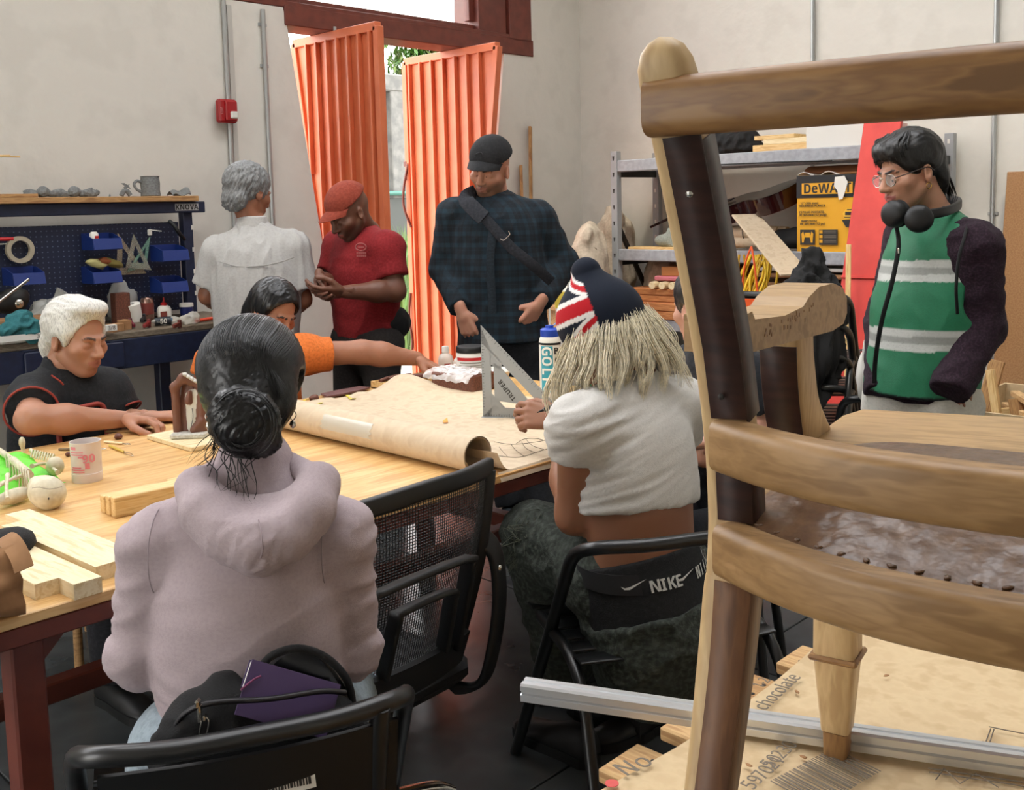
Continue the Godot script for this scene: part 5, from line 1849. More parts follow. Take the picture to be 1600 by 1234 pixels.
func hidden_person() -> void:
	var j := {}
	j.front = (-RIGHT * 0.85 - FWD * 0.5).normalized()
	j.head = deep(1100, 478, 2.95)
	j.neck = deep(1112, 548, 2.98)
	j.shL = deep(1166, 590, 2.86)
	j.shR = deep(1082, 578, 3.12)
	j.elL = deep(1190, 668, 2.84)
	j.wrL = deep(1120, 690, 2.70)
	j.elR = deep(1085, 640, 3.05)
	j.wrR = deep(1100, 700, 2.86)
	j.pel = deep(1150, 800, 3.05)
	legs_sit(j)
	var who := person("seated person in dark t-shirt half hidden behind the wooden chair's post", j)
	var skin := lin(0.74, 0.55, 0.47)
	var face := -RIGHT * 0.45 - FWD * 0.2 - UP * 0.1 + FWD * 0.9
	var b := head_basis(face, UP)
	var h := head(j.head, face, UP, j.neck, skin, lin(0.15, 0.10, 0.08), 0.96, {"cell": 0.007})
	flesh(who, "body", [trunk(j, skin, 1.0), h, hand(j.wrL, -RIGHT, -UP, FWD, skin, [0.5, 0.5, 0.5, 0.5, 0.4], 1.0, 0.006), hand(j.wrR, UP, FWD, -RIGHT, skin, [0.6, 0.6, 0.6, 0.6, 0.4])], skin_mat())
	var t := top(j, {"sleeve": 0.75, "chest": 0.17, "waist": 0.16, "r0": 0.072, "r1": 0.075, "hem": 0.03})
	t.warp = folds(68, 0.005, V(7, 8, 7))
	flesh(who, "t_shirt", [t], cloth(84, Color(0.10, 0.115, 0.145)))
	var hf := Field.new()
	hf.cell = 0.006
	hf.k = 0.02
	hf.egg(j.head + b * V(0, 0.035, -0.02), V(0.09, 0.095, 0.105), b)
	hf.egg(j.head + b * V(0, -0.05, -0.07), V(0.07, 0.07, 0.05), b)
	hf.egg(deep(1136, 436, 2.90), V(0.034, 0.042, 0.034))
	hf.egg(j.head + b * V(0, -0.04, 0.09), V(0.07, 0.1, 0.08), b, 0.01, true)
	for sd in [-1.0, 1.0]: hf.egg(j.head + b * V(sd * 0.088, -0.02, 0.0), V(0.024, 0.034, 0.024), b, 0.008, true)
	hf.warp = wavy(44, 0.004, V(60, 12, 60), b, j.head)
	flesh(who, "hair", [hf], hair_mat("hair_dark", Color(0.09, 0.08, 0.08), 0.4))
	flesh(who, "trousers", [trousers(j)], cloth(85, Color(0.10, 0.11, 0.14)))
	feet_of(who, j, M.black_plastic, M.black_plastic, j.front)
	stool(V(j.pel.x, 0, j.pel.z), maxf(j.pel.y - 0.11, 0.3), "round black stool under the half-hidden person", M.black_metal)

func vest_man() -> void:
	var j := {}
	j.front = (-RIGHT * 0.78 - FWD * 0.62).normalized()
	j.head = deep(1421, 268, 3.18)
	j.neck = deep(1462, 342, 3.22)
	j.shL = deep(1522, 388, 3.06)
	j.shR = deep(1424, 372, 3.34)
	j.elL = deep(1532, 508, 3.10)
	j.wrL = deep(1494, 590, 3.03)
	j.elR = deep(1388, 500, 3.38)
	j.wrR = deep(1382, 590, 3.24)
	j.pel = deep(1438, 600, 3.20)
	legs_stand(j, 0.085)
	var who := person("young man in green reflective vest over a dark purple sweater, headphones round his neck", j)
	var skin := lin(0.72, 0.53, 0.43)
	var face := -RIGHT * 0.93 - FWD * 0.30 - UP * 0.20
	var up := UP - RIGHT * 0.10
	var b := head_basis(face, up)
	var h := head(j.head, face, up, j.neck, skin, lin(0.06, 0.045, 0.04), 0.98, {"lips": lin(0.60, 0.34, 0.32)})
	flesh(who, "body", [trunk(j, skin, 0.98), h, hand(j.wrL, -UP, -j.front, RIGHT, skin, [0.4, 0.4, 0.4, 0.4, 0.3], 0.6, 0.006), hand(j.wrR, -UP, -j.front, -RIGHT, skin, [0.4, 0.4, 0.4, 0.4, 0.3], 0.6, 0.006)], skin_mat())
	var t := top(j, {"sleeve": 2.28, "chest": 0.165, "waist": 0.162, "flat": 1.3, "r0": 0.080, "r1": 0.070, "cuff": 0.058, "hem": 0.06, "cell": 0.008})
	var w1 := folds(78, 0.006, V(6, 12, 6))
	t.warp = w1
	flesh(who, "sweater", [t], cloth(86, Color(0.135, 0.055, 0.115), 0.2, 0.95, 7.0, 0.6))
	# vest
	var v := Field.new()
	v.cell = 0.006
	v.k = 0.045
	var mid: Vector3 = (j.shL + j.shR) * 0.5
	var upv: Vector3 = (mid - j.pel).normalized()
	v.cap(j.pel - upv * 0.12, j.pel.lerp(mid, 0.5), 0.176, 0.178, j.front, 1.25)
	v.cap(j.pel.lerp(mid, 0.5), mid - upv * 0.09, 0.178, 0.176, j.front, 1.25)
	v.cap(j.shL.lerp(j.shR, 0.06), j.shR.lerp(j.shL, 0.06), 0.080, 0.080)
	v.cap(mid, j.neck - upv * 0.015, 0.096, 0.072, j.front, 1.1)
	var side := UP.cross(j.front).normalized()
	for q in [[j.shL, 1.0], [j.shR, -1.0]]:
		var sp: Vector3 = q[0]
		v.cap(sp + side * q[1] * 0.075 + upv * 0.03, sp + side * q[1] * 0.055 - upv * 0.17, 0.060, 0.055, Vector3.ZERO, 1.0, 0, 0.012, true)
	v.egg(j.neck + upv * 0.05 + j.front * 0.055, V(0.062, 0.085, 0.05), head_basis(j.front, upv), 0.015, true)
	v.slice(j.pel - upv * 0.015, -upv - j.front * 0.25)
	var w2 := folds(79, 0.004, V(5, 5, 5))
	v.warp = w2
	var gr := lin(0.10, 0.44, 0.30)
	var lite := lin(0.74, 0.75, 0.73)
	var dark := lin(0.58, 0.59, 0.57)
	var y1: float = on_z(1460, 418, j.pel.z).y
	var y2: float = on_z(1460, 534, j.pel.z).y + 0.030
	var edge := lin(0.04, 0.05, 0.05)
	var hemp: Vector3 = j.pel - upv * 0.015
	var hn = (-upv - j.front * 0.25).normalized()
	var ft: Vector3 = j.front
	v.paint = func(p: Vector3, n: Vector3, _c: Color) -> Color:
		if (p - hemp).dot(hn) > -0.008: return edge
		for y in [y1, y2]:
			var e := absf(p.y - y - 0.02 * (p - mid).dot(side))
			if e < 0.011: return dark
			if e < 0.032: return lite
		return gr
	flesh(who, "reflective_vest", [v], cloth(87, Color.WHITE, 0.05, 0.6, 6.0, 0.3))
	# dark binding down the front zip and round the armhole
	var zp := path_at(who, [[1400, 352, 3.13], [1404, 384, 3.065], [1394, 440, 3.035], [1378, 500, 3.045], [1368, 560, 3.075], [1366, 598, 3.10]])
	var zip := part(who, "zip", mb().sweep(zp, rrect(0.014, 0.006, 0.002, 1), -FWD).done(), M.black_cloth)
	part(zip, "zip_slider", cube(V(0.007, 0.018, 0.006), 0.002, Vector3.ZERO), M.chrome, T(deep(1404, 392, 3.05) - who.position))
	part(who, "armhole_binding", mb().tube(path_at(who, [[1512, 350, 3.04], [1506, 374, 2.96], [1498, 404, 2.945], [1494, 450, 2.955], [1496, 490, 2.99]]), 0.005, 6).done(), M.black_cloth)
	# hair: short, fringe forward, longer at the nape
	var hm := hair_mat("hair_jet", Color(0.045, 0.045, 0.05), 0.4)
	var hf := Field.new()
	hf.cell = 0.0042
	hf.k = 0.02
	var L := func(x: float, y: float, z: float) -> Vector3: return j.head + b * V(x, y, z) * 0.98
	hf.egg(L.call(0, 0.044, -0.016), V(0.086, 0.094, 0.108), b)
	hf.egg(L.call(0, 0.078, 0.058), V(0.064, 0.040, 0.048), b)
	hf.egg(L.call(0, -0.03, -0.086), V(0.062, 0.075, 0.036), b)
	hf.egg(L.call(0, -0.05, 0.098), V(0.080, 0.100, 0.084), b, 0.012, true)
	for sd in [-1.0, 1.0]: hf.egg(L.call(sd * 0.088, -0.028, 0.006), V(0.026, 0.048, 0.040), b, 0.008, true)
	hf.warp = wavy(54, 0.003, V(70, 12, 20), b, j.head)
	flesh(who, "hair", [hf], hm)
	rng.seed = 9
	var paths := []
	for i in 90:
		var a := rng.randf_range(-1.2, 1.2)
		var st: Vector3 = L.call(sin(a) * 0.06, 0.122 + rng.randfn(0, 0.006), 0.0 + cos(a) * 0.03)
		var m2: Vector3 = L.call(sin(a) * 0.078, 0.092 + rng.randfn(0, 0.006), 0.088 * cos(a) + 0.008)
		var en: Vector3 = L.call(sin(a) * 0.080 + rng.randfn(0, 0.006), 0.052 + rng.randfn(0, 0.012), 0.092 * cos(a) + 0.008)
		paths.append(smooth([st, m2, en], 4))
	for i in 50:
		var a := rng.randf_range(-0.9, 0.9)
		paths.append(smooth([L.call(sin(a) * 0.07, -0.03, -0.10), L.call(sin(a) * 0.07, -0.075, -0.112), L.call(sin(a) * 0.066, -0.11 - rng.randf() * 0.02, -0.105 - rng.randf() * 0.02)], 4))
	strands(who, "hair_strands", paths, 0.0026, hm)
	# wire glasses
	var gl := thing("glasses", "thin metal glasses on the young man in the green vest", "glasses", j.head)
	var lens_m := glassy(Color(0.92, 0.95, 0.95), 0.12)
	for sd in [-1.0, 1.0]:
		var ring := []
		for i in 12: ring.append(V(sd * 0.032 + cos(TAU * i / 12.0) * 0.023, -0.008 + sin(TAU * i / 12.0) * 0.019, 0.104 - 0.006 * absf(cos(TAU * i / 12.0))) * 0.98)
		part(gl, "rim", mb().tube(smooth(ring, 2, true), 0.0013, 5).done(), M.chrome, Transform3D(b, Vector3.ZERO))
		part(gl, "lens", mb().lathe(pv2([0, 0.0006, 0.022, 0, 0, -0.0006]), 16, Transform3D(Basis(Vector3.RIGHT, PI / 2), V(sd * 0.0315, -0.008, 0.100)), 0.83).done(), lens_m, Transform3D(b, Vector3.ZERO))
		part(gl, "temple_arm", mb().tube(smooth([V(sd * 0.054, -0.002, 0.098), V(sd * 0.076, 0.004, 0.05), V(sd * 0.084, 0.008, 0.0), V(sd * 0.08, -0.008, -0.025)], 4), 0.0018, 5).done(), plain(Color(0.16, 0.10, 0.07), 0.35), Transform3D(b, Vector3.ZERO))
	part(gl, "bridge", mb().tube(smooth([V(-0.010, -0.002, 0.106), V(0, 0.002, 0.110), V(0.010, -0.002, 0.106)], 4), 0.0013, 5).done(), M.chrome, Transform3D(b, Vector3.ZERO))
	for sd in [1.0]:
		var ring := []
		for i in 10: ring.append(V(0, sin(TAU * i / 10.0) * 0.009, cos(TAU * i / 10.0) * 0.009))
		part(who, "hoop_earring", mb().tube(smooth(ring, 2, true), 0.0013, 5).done(), plain(Color(0.8, 0.62, 0.3), 0.25, 1.0), Transform3D(b, L.call(sd * 0.078, -0.050, 0.0) - who.position))
	# headphones round the neck
	var hp := thing("headphones", "black over-ear headphones round the neck of the vested man", "headphones", j.neck)
	var e0 := deep(1436, 342, 3.02)
	var e1 := deep(1396, 334, 3.08)
	part(hp, "headband", mb().sweep(smooth([e0 - hp.position + V(0, 0.01, 0), deep(1478, 330, 3.06) - hp.position, deep(1500, 318, 3.20) - hp.position, deep(1482, 312, 3.33) - hp.position, deep(1440, 322, 3.34) - hp.position, e1 - hp.position + V(0, 0.01, 0.02)], 5), rrect(0.012, 0.030, 0.005, 2), UP).done(), M.black_plastic)
	for q in [[e0, -RIGHT * 0.35 - FWD * 0.9], [e1, -RIGHT * 0.9 - FWD * 0.5]]:
		var ec := part(hp, "ear_cup", mb().lathe(pv2([0, 0.020, 0.024, 0.020, 0.036, 0.014, 0.041, 0.004, 0.041, -0.012, 0.034, -0.018, 0, -0.018]), 22).done(), M.black_plastic, Transform3D(Basis(Quaternion(UP, (q[1] as Vector3).normalized())), q[0] - hp.position))
		part(ec, "cushion", mb().lathe(pv2([0.016, -0.018, 0.034, -0.016, 0.042, -0.024, 0.036, -0.034, 0.018, -0.030]), 22).done(), M.black_cloth)
	var tr := trousers(j, {"s": 1.0, "r": 1.08})
	var w3 := folds(80, 0.006, V(8, 6, 8))
	tr.warp = w3
	flesh(who, "trousers", [tr], cloth(88, Color(0.84, 0.83, 0.79), 0.05))
	feet_of(who, j, M.white_soft, M.white_soft, j.front)

# ---------- the long work table and what lies on it ----------
const TT := 0.75          # height of the table top
const TX0 := 0.34
const TX1 := 2.80
const TZ0 := -3.0
const TZ1 := -1.73

func make_table() -> void:
	var t := thing("work_table", "long plywood work table on a dark red steel frame", "table", V((TX0 + TX1) * 0.5, 0, (TZ0 + TZ1) * 0.5))
	var w := TX1 - TX0
	var d := TZ1 - TZ0
	part(t, "table_top", cube(V(w, 0.020, d), 0.002, V(0, TT - 0.010, 0)), M.ply)
	for s in [-1.0, 1.0]: part(t, "apron_rail", cube(V(w - 0.02, 0.035, 0.04), 0.003, V(0, TT - 0.038, s * (d * 0.5 - 0.024))), M.steel_red)
	for s in [-1.0, 1.0]: part(t, "apron_rail", cube(V(0.04, 0.035, d - 0.10), 0.003, V(s * (w * 0.5 - 0.05), TT - 0.038, 0)), M.steel_red)
	for x in [0.62, 2.54]:
		for s in [-1.0, 1.0]:
			part(t, "leg", cube(V(0.055, TT - 0.055, 0.055), 0.004, V(x - t.position.x, (TT - 0.055) * 0.5, s * (d * 0.5 - 0.05))), M.steel_red)
			part(t, "gusset", mb().prism(pv2([0, 0, 0.06, 0, 0, -0.06]), 0.006, Transform3D(Basis.IDENTITY, V(x - t.position.x + 0.027, TT - 0.055, s * (d * 0.5 - 0.05)))).done(), M.steel_red)
		part(t, "cross_stretcher", cube(V(0.05, 0.05, d - 0.15), 0.004, V(x - t.position.x, 0.29, 0)), M.steel_red)
	part(t, "long_stretcher", cube(V(1.87, 0.05, 0.05), 0.004, V(1.58 - t.position.x, 0.29, -0.055)), M.steel_red)

func board_between(called: String, label: String, cat: String, a: Vector3, b: Vector3, w: float, th: float, mat: Material, group := "", bev := 0.002) -> Node3D:   # a and b on the middle line of the underside
	var o := thing(called, label, cat, (a + b) * 0.5, 0, group)
	part(o, "board", cube(V((b - a).length(), th, w), bev), mat, frame(UP * th * 0.5, b - a, UP))
	return o

func table_things() -> void:
	# two halved timbers lying side by side near the corner
	var n := mb()
	var tb := thing("notched_timber", "pale timber with a halved end, farther of the two by the lilac sleeve", "timber", V(0.79, TT, -2.02), 0, "halved timbers on the table")
	var dirA := V(0.02, 0, 0.44)
	part(tb, "timber", mb().prism(pv2([-0.24, -0.045, 0.235, -0.045, 0.235, 0.045, -0.165, 0.045, -0.165, 0.005, -0.24, 0.005]), 0.028, Transform3D(Basis(Vector3.RIGHT, -PI / 2), Vector3.ZERO), 0.0015).done(), M.pine_pale, frame(UP * 0.014, dirA, UP) * Transform3D(Basis(Vector3.RIGHT, PI), Vector3.ZERO))
	tb = thing("notched_timber", "pale timber with a halved end, nearer of the two, by the paper bag", "timber", V(0.685, TT, -1.97), 0, "halved timbers on the table")
	part(tb, "timber", mb().prism(pv2([-0.26, -0.046, 0.19, -0.046, 0.19, -0.004, 0.245, -0.004, 0.245, 0.046, -0.26, 0.046]), 0.028, Transform3D(Basis(Vector3.RIGHT, -PI / 2), Vector3.ZERO), 0.0015).done(), M.pine_pale, frame(UP * 0.014, V(0.02, 0, 0.45), UP))
	# strips stacked as one block
	var names := ["front strip", "middle strip", "back strip"]
	for i in 3:
		var a := V(0.955, TT, -2.145 - i * 0.026)
		board_between("wood_strip", "%s of the three dark-ended pine strips left of the lilac hoodie" % names[i], "wood strip", a, a + V(0.30, 0, 0.03 - 0.004 * i), 0.024, 0.046 - 0.003 * i, M.pine, "pine strips on the table")
	board_between("wood_strip", "short pine offcut behind the dark-ended strips", "wood strip", V(1.15, TT, -2.26), V(1.36, TT, -2.24), 0.05, 0.02, M.pine, "pine strips on the table")
	# paper bag with a dark pouch at the near corner
	var bag := thing("paper_bag", "crumpled brown paper bag at the near left corner of the table", "bag", V(0.545, TT, -1.80))
	part(bag, "bag_body", mb().sheet(func(u: float, v: float) -> Vector3:
		var an := u * TAU
		var r := 0.058 + 0.009 * sin(an * 3.0 + v * 4.0) + 0.007 * sin(an * 7.0)
		return V(-0.09 + 0.15 * v, 0.054 + sin(an) * r * (0.75 + 0.2 * v), cos(an) * r * 1.15 + 0.03 * v), 26, 8, 0.002).done(), M.card_brown)
	part(bag, "folded_rim", mb().sheet(func(u: float, v: float) -> Vector3:
		var an := lerpf(0.5, 2.9, u)
		return V(0.045 + 0.03 * v, 0.052 + sin(an) * (0.064 + 0.012 * v), cos(an) * 0.078 + 0.032), 14, 3, 0.003).done(), M.card_brown)
	var pch := thing("black_pouch", "black zipped pouch lying behind the crumpled paper bag", "pouch", on_y(5, 868, TT + 0.02))
	part(pch, "pouch_body", mb().ball(V(0, 0.015, 0), V(0.075, 0.035, 0.05), 18, Basis(UP, 0.6), 0.15, 2).done(), M.black_cloth)
	skeleton()
	# plastic cup
	var cup := thing("plastic_cup", "translucent white plastic cup with pink print beside the green bag", "cup", on_y(137, 750, TT))
	var cm := plain(Color(0.90, 0.86, 0.84), 0.35)
	cm.backlight_enabled = true
	cm.backlight = Color(0.35, 0.30, 0.29)
	part(cup, "cup_wall", mb().lathe(pv2([0, 0, 0.035, 0, 0.036, 0.004, 0.0365, 0.022, 0.0355, 0.023, 0.0365, 0.098, 0.0375, 0.10, 0.0355, 0.10, 0.0345, 0.006, 0, 0.004]), 32).done(), cm)
	var pk := plain(Color(0.88, 0.52, 0.56), 0.6)
	cylinder_print(cup, "90", 0.020, V(0.022, 0.062, 0), 0.0368, pk)
	for q in [[-0.5, 0.088, 0.45, 0.008], [-0.25, 0.078, 0.95, 0.003], [-0.25, 0.072, 0.9, 0.003], [0.05, 0.066, 0.35, 0.004], [-0.3, 0.040, 0.7, 0.003], [-0.25, 0.034, 1.0, 0.004], [-0.2, 0.028, 0.9, 0.002], [0.45, 0.044, 0.30, 0.014]]:
		part(cup, "print_line", mb().sheet(func(u: float, v: float) -> Vector3:
			var an: float = q[0] + (u - 0.5) * q[2]
			var dir := -FWD * cos(an) + RIGHT * sin(an)
			return dir * 0.0370 + UP * (q[1] + (v - 0.5) * q[3]), 6, 1, 0.0003).done(), pk)
	# modelling tools and clay
	rng.seed = 3
	clay_lump(V(0.012, 0.009, 0.012), on_y(185, 686, TT), "small brown clay ball right of the plastic cup")
	clay_lump(V(0.022, 0.016, 0.020), on_y(222, 668, TT), "lump of brown clay under the old man's fingers")
	clay_lump(V(0.017, 0.014, 0.017), on_y(491, 628, TT), "brown clay ball by the yellow plastic strips")
	clay_lump(V(0.008, 0.007, 0.008), on_y(107, 713, TT), "tiny grey clay pellet left of the plastic cup")
	clay_tool("pale wooden clay tool with metal tip right of the cup", on_y(163, 690, TT + 0.004), on_y(204, 694, TT + 0.004), M.pine_pale, 0.7)
	clay_tool("yellow-handled wire loop tool right of the cup", on_y(171, 696, TT + 0.005), on_y(208, 712, TT + 0.004), plain(Color(0.80, 0.68, 0.30), 0.5), 0.62)
	clay_tool("grey wire tool lying behind the plastic cup", on_y(92, 702, TT + 0.004), on_y(166, 701, TT + 0.004), plain(Color(0.45, 0.36, 0.24), 0.6), 0.7)
	board_between("wooden_lath", "thin wooden lath lying under the old man's hand", "lath", on_y(166, 675, TT), on_y(236, 673, TT), 0.02, 0.006, M.pine_old)
	sculpture()
	paper_roll()
	far_end()

func clay_lump(r: Vector3, at: Vector3, label: String) -> void:
	solo("clay_lump", label, "clay", mb().ball(V(0, r.y * 0.9, 0), r, 14, Basis.IDENTITY, 0.35, int(at.x * 100)).done(), M.clay_red, T(at), "lumps of clay on the table")

func clay_tool(label: String, a: Vector3, b: Vector3, mat: Material, share: float) -> void:
	var o := thing("clay_tool", label, "tool", (a + b) * 0.5, 0, "clay tools on the table")
	var p := o.position
	var m := a.lerp(b, share)
	part(o, "handle", mb().tube(pv3([a - p, a.lerp(m, 0.5) - p, m - p]), 0.0042, 8, PackedFloat32Array([0.8, 1.1, 0.7])).done(), mat)
	var side := (b - a).cross(UP).normalized() * 0.006
	part(o, "wire_loop", mb().tube(smooth([m - p, m.lerp(b, 0.5) + side - p, b - p, m.lerp(b, 0.5) - side - p, m - p], 4), 0.0010, 5).done(), M.chrome)

func cylinder_print(parent: Node3D, txt: String, h: float, at: Vector3, r: float, mat: Material) -> void:   # upright print facing the room's open side
	var out := (-FWD + RIGHT * (at.x / r)).normalized()
	part(parent, "print_letters", lettering(txt, h, 0.0006, true), mat, frame(out * (r + 0.0006) + UP * at.y, UP.cross(out), UP))

func skeleton() -> void:
	# bright green bag, flattened, under the model skeleton
	var g := thing("green_bag", "bright green cloth bag spread under the model skeleton", "bag", V(0.93, TT, -2.62))
	var nz := FastNoiseLite.new()
	nz.frequency = 6.0
	nz.seed = 3
	part(g, "bag_cloth", mb().sheet(func(u: float, v: float) -> Vector3:
		var x := lerpf(-0.26, 0.12 - 0.05 * v, u)
		var z := lerpf(-0.24, 0.12, v)
		var e := minf(minf(u, 1.0 - u), minf(v, 1.0 - v))
		return V(x + 0.01 * nz.get_noise_2d(v * 2, 5), 0.004 + smoothstep(0.0, 0.10, e) * (0.024 + 0.018 * nz.get_noise_2d(x, z)) + maxf(0.0, 0.02 * nz.get_noise_2d(x * 3, z * 3)) , z), 26, 26).done(), M.green_bright)
	var s := thing("model_skeleton", "cream plastic model skeleton lying on the green bag", "skeleton model", V(0.88, TT, -2.36))
	var L := func(px: float, py: float, y: float) -> Vector3: return on_y(px, py, TT + y) - s.position
	var f := Field.new()
	f.cell = 0.003
	f.k = 0.012
	var sc := on_y(72, 768, TT + 0.038)
	f.egg(sc, V(0.037, 0.036, 0.040), Basis(UP, 0.3))
	f.egg(sc + V(0.004, -0.006, 0.010), V(0.033, 0.033, 0.034))
	f.cap(sc + V(-0.012, 0.020, -0.024), sc + V(0.012, 0.016, -0.026), 0.014, 0.014)
	f.cap(sc + V(-0.01, 0.008, -0.040), sc + V(0.008, 0.004, -0.040), 0.014, 0.012)
	f.egg(sc + V(-0.004, 0.033, -0.034), V(0.014, 0.006, 0.009), Basis.IDENTITY, 0.004, true)
	flesh(s, "skull", [f], M.bone)
	part(s, "suture_line", mb().tube(smooth([L.call(50, 762, 0.060), L.call(62, 761, 0.071), L.call(78, 764, 0.070), L.call(97, 760, 0.060)], 4), 0.0006, 4).done(), M.ink_soft)
	part(s, "neck_hole", mb().ball(L.call(76, 779, 0.049), V(0.002, 0.003, 0.002), 6).done(), M.ink)
	var sp := smooth([L.call(48, 742, 0.045), L.call(32, 730, 0.050), L.call(18, 718, 0.048), L.call(2, 706, 0.044), L.call(-22, 690, 0.04)], 6)
	part(s, "breastbone", mb().tube(smooth([L.call(44, 738, 0.062), L.call(30, 727, 0.066), L.call(20, 718, 0.066)], 4), 0.009, 8).done(), M.bone)
	part(s, "spine", mb().tube(sp, 0.008, 8).done(), M.bone)
	for i in 8:                                  # ribs on both sides
		var t := i / 7.0
		var top_p: Vector3 = (L.call(42, 737, 0.066) as Vector3).lerp(L.call(12, 714, 0.066), t)
		var dn := V(0, -0.05, 0)
		for sd in [-1.0, 1.0]:
			var side: Vector3 = V(-0.25, 0, 0.97) * sd * (0.040 + 0.018 * sin(t * PI))
			part(s, "rib", mb().tube(smooth([top_p, top_p + side * 0.6 + V(0, 0.006, 0), top_p + side * 1.15 + dn * 0.3, top_p + side * 0.8 + dn, top_p + side * 0.2 + dn * 1.05], 4), 0.0021, 5).done(), M.bone)
	for q in [[[36, 742], [8, 752], [-20, 762]], [[50, 728], [72, 724], [90, 738]], [[12, 742], [10, 764], [12, 780]], [[26, 745], [2, 757], [-18, 778]]]:
		part(s, "arm_bone", mb().tube(smooth([L.call(q[0][0], q[0][1], 0.055), L.call(q[1][0], q[1][1], 0.045), L.call(q[2][0], q[2][1], 0.035)], 5), 0.004, 6, PackedFloat32Array([1.6, 1.2, 1, 1, 1, 1, 1, 1, 1, 1.2, 1.6])).done(), M.bone)
	part(s, "shoulder_blade", mb().ball(L.call(86, 728, 0.040), V(0.022, 0.024, 0.020), 14).done(), M.bone)
	for i in 9:                                  # ribs of the second torso half behind
		var c: Vector3 = L.call(52.0 + i * 4.0, 712.0 + i * 0.9, 0.035)
		part(s, "rib", mb().tube(smooth([c + V(0.01, 0, -0.012), c + V(0.0, 0.016, 0), c + V(-0.012, 0.0, 0.014)], 4), 0.0022, 5).done(), M.bone)
	part(s, "leg_bone", mb().tube(smooth([L.call(48, 703, 0.035), L.call(60, 712, 0.030)], 4), 0.0055, 8).done(), M.bone)
	part(s, "pelvis", mb().ball(L.call(22, 775, 0.020), V(0.05, 0.018, 0.020), 14, Basis(UP, 0.4), 0.2, 4).done(), M.bone)
	var ft := thing("small_foot_model", "small cream foot-shaped model standing behind the skeleton", "model", on_y(36, 706, TT + 0.006))
	part(ft, "foot", mb().tube(smooth([Vector3.ZERO, V(0, 0.014, 0), V(-0.001, 0.03, 0), V(0, 0.042, 0)], 4), 0.008, 8, PackedFloat32Array([0.7, 0.6, 0.6, 0.7, 0.8, 0.95, 1.1, 1.15, 1.1, 1.05, 0.9, 0.7, 0.4])).done(), M.bone)

func sculpture() -> void:
	var at := on_y(290, 690, TT)
	board_between("modelling_board", "square pale board under the clay sculpture", "board", V(1.375, TT, -2.70), V(1.53, TT, -2.70), 0.26, 0.014, M.pine_pale)
	var s := thing("clay_sculpture", "brown and white clay arch sculpture with a leaf crest, on its board", "sculpture", V(1.445, TT + 0.014, -2.70))
	part(s, "base_slab", cube(V(0.10, 0.016, 0.075), 0.004, V(0, 0.008, 0)), M.clay_pale, T(Vector3.ZERO, -0.75))
	var o := s.position + V(0, 0.016, 0)
	var f := Field.new()
	f.cell = 0.003
	f.k = 0.012
	f.color = lin(0.44, 0.28, 0.22)
	var R := RIGHT
	var U := UP
	f.cap(o - R * 0.036, o - R * 0.038 + U * 0.13, 0.013, 0.012)
	f.cap(o - R * 0.038 + U * 0.13, o - R * 0.012 + U * 0.155, 0.012, 0.013)
	f.cap(o - R * 0.012 + U * 0.155, o + R * 0.040 + U * 0.128, 0.013, 0.009)
	f.cap(o + R * 0.032, o + R * 0.040 + U * 0.125, 0.016, 0.010)
	f.cap(o - R * 0.01 + FWD * 0.012, o + U * 0.12 + FWD * 0.02, 0.034, 0.026, FWD, 3.0)
	f.color = lin(0.80, 0.80, 0.76)
	f.cap(o + R * 0.008 + U * 0.012 - FWD * 0.004, o + R * 0.012 + U * 0.10 - FWD * 0.0, 0.016, 0.022, FWD, 3.0)
	f.color = lin(0.44, 0.28, 0.22)
	f.cap(o + R * 0.002 + U * 0.09 - FWD * 0.012, o + R * 0.006 + U * 0.115 - FWD * 0.012, 0.010, 0.006)
	f.cap(o + R * 0.014 + U * 0.006 - FWD * 0.016, o + R * 0.036 + U * 0.03 - FWD * 0.014, 0.010, 0.008)
	var nz := FastNoiseLite.new()
	nz.frequency = 1.0
	f.warp = func(p: Vector3, _n: Vector3) -> float: return 0.0012 * nz.get_noise_3d(p.x * 120, p.y * 50, p.z * 120)
	var m := plain(Color.WHITE, 0.5)
	m.vertex_color_use_as_albedo = true
	flesh(s, "clay_arch", [f], m)
	for i in 6:
		var t := i / 5.0
		var c := R * lerpf(-0.004, 0.044, t) + U * lerpf(0.182, 0.150, t)
		part(s, "leaf_lobe", mb().ball(c - FWD * 0.006, V(0.009, 0.005, 0.013), 8, head_basis(FWD, U + R * 0.7)).done(), M.clay_pale)
	part(s, "leaf_vein", mb().tube(smooth([U * 0.03 + R * 0.006 - FWD * 0.013, U * 0.06 + R * 0.014 - FWD * 0.014, U * 0.085 + R * 0.012 - FWD * 0.012], 4), 0.0012, 5).done(), M.clay_grey)

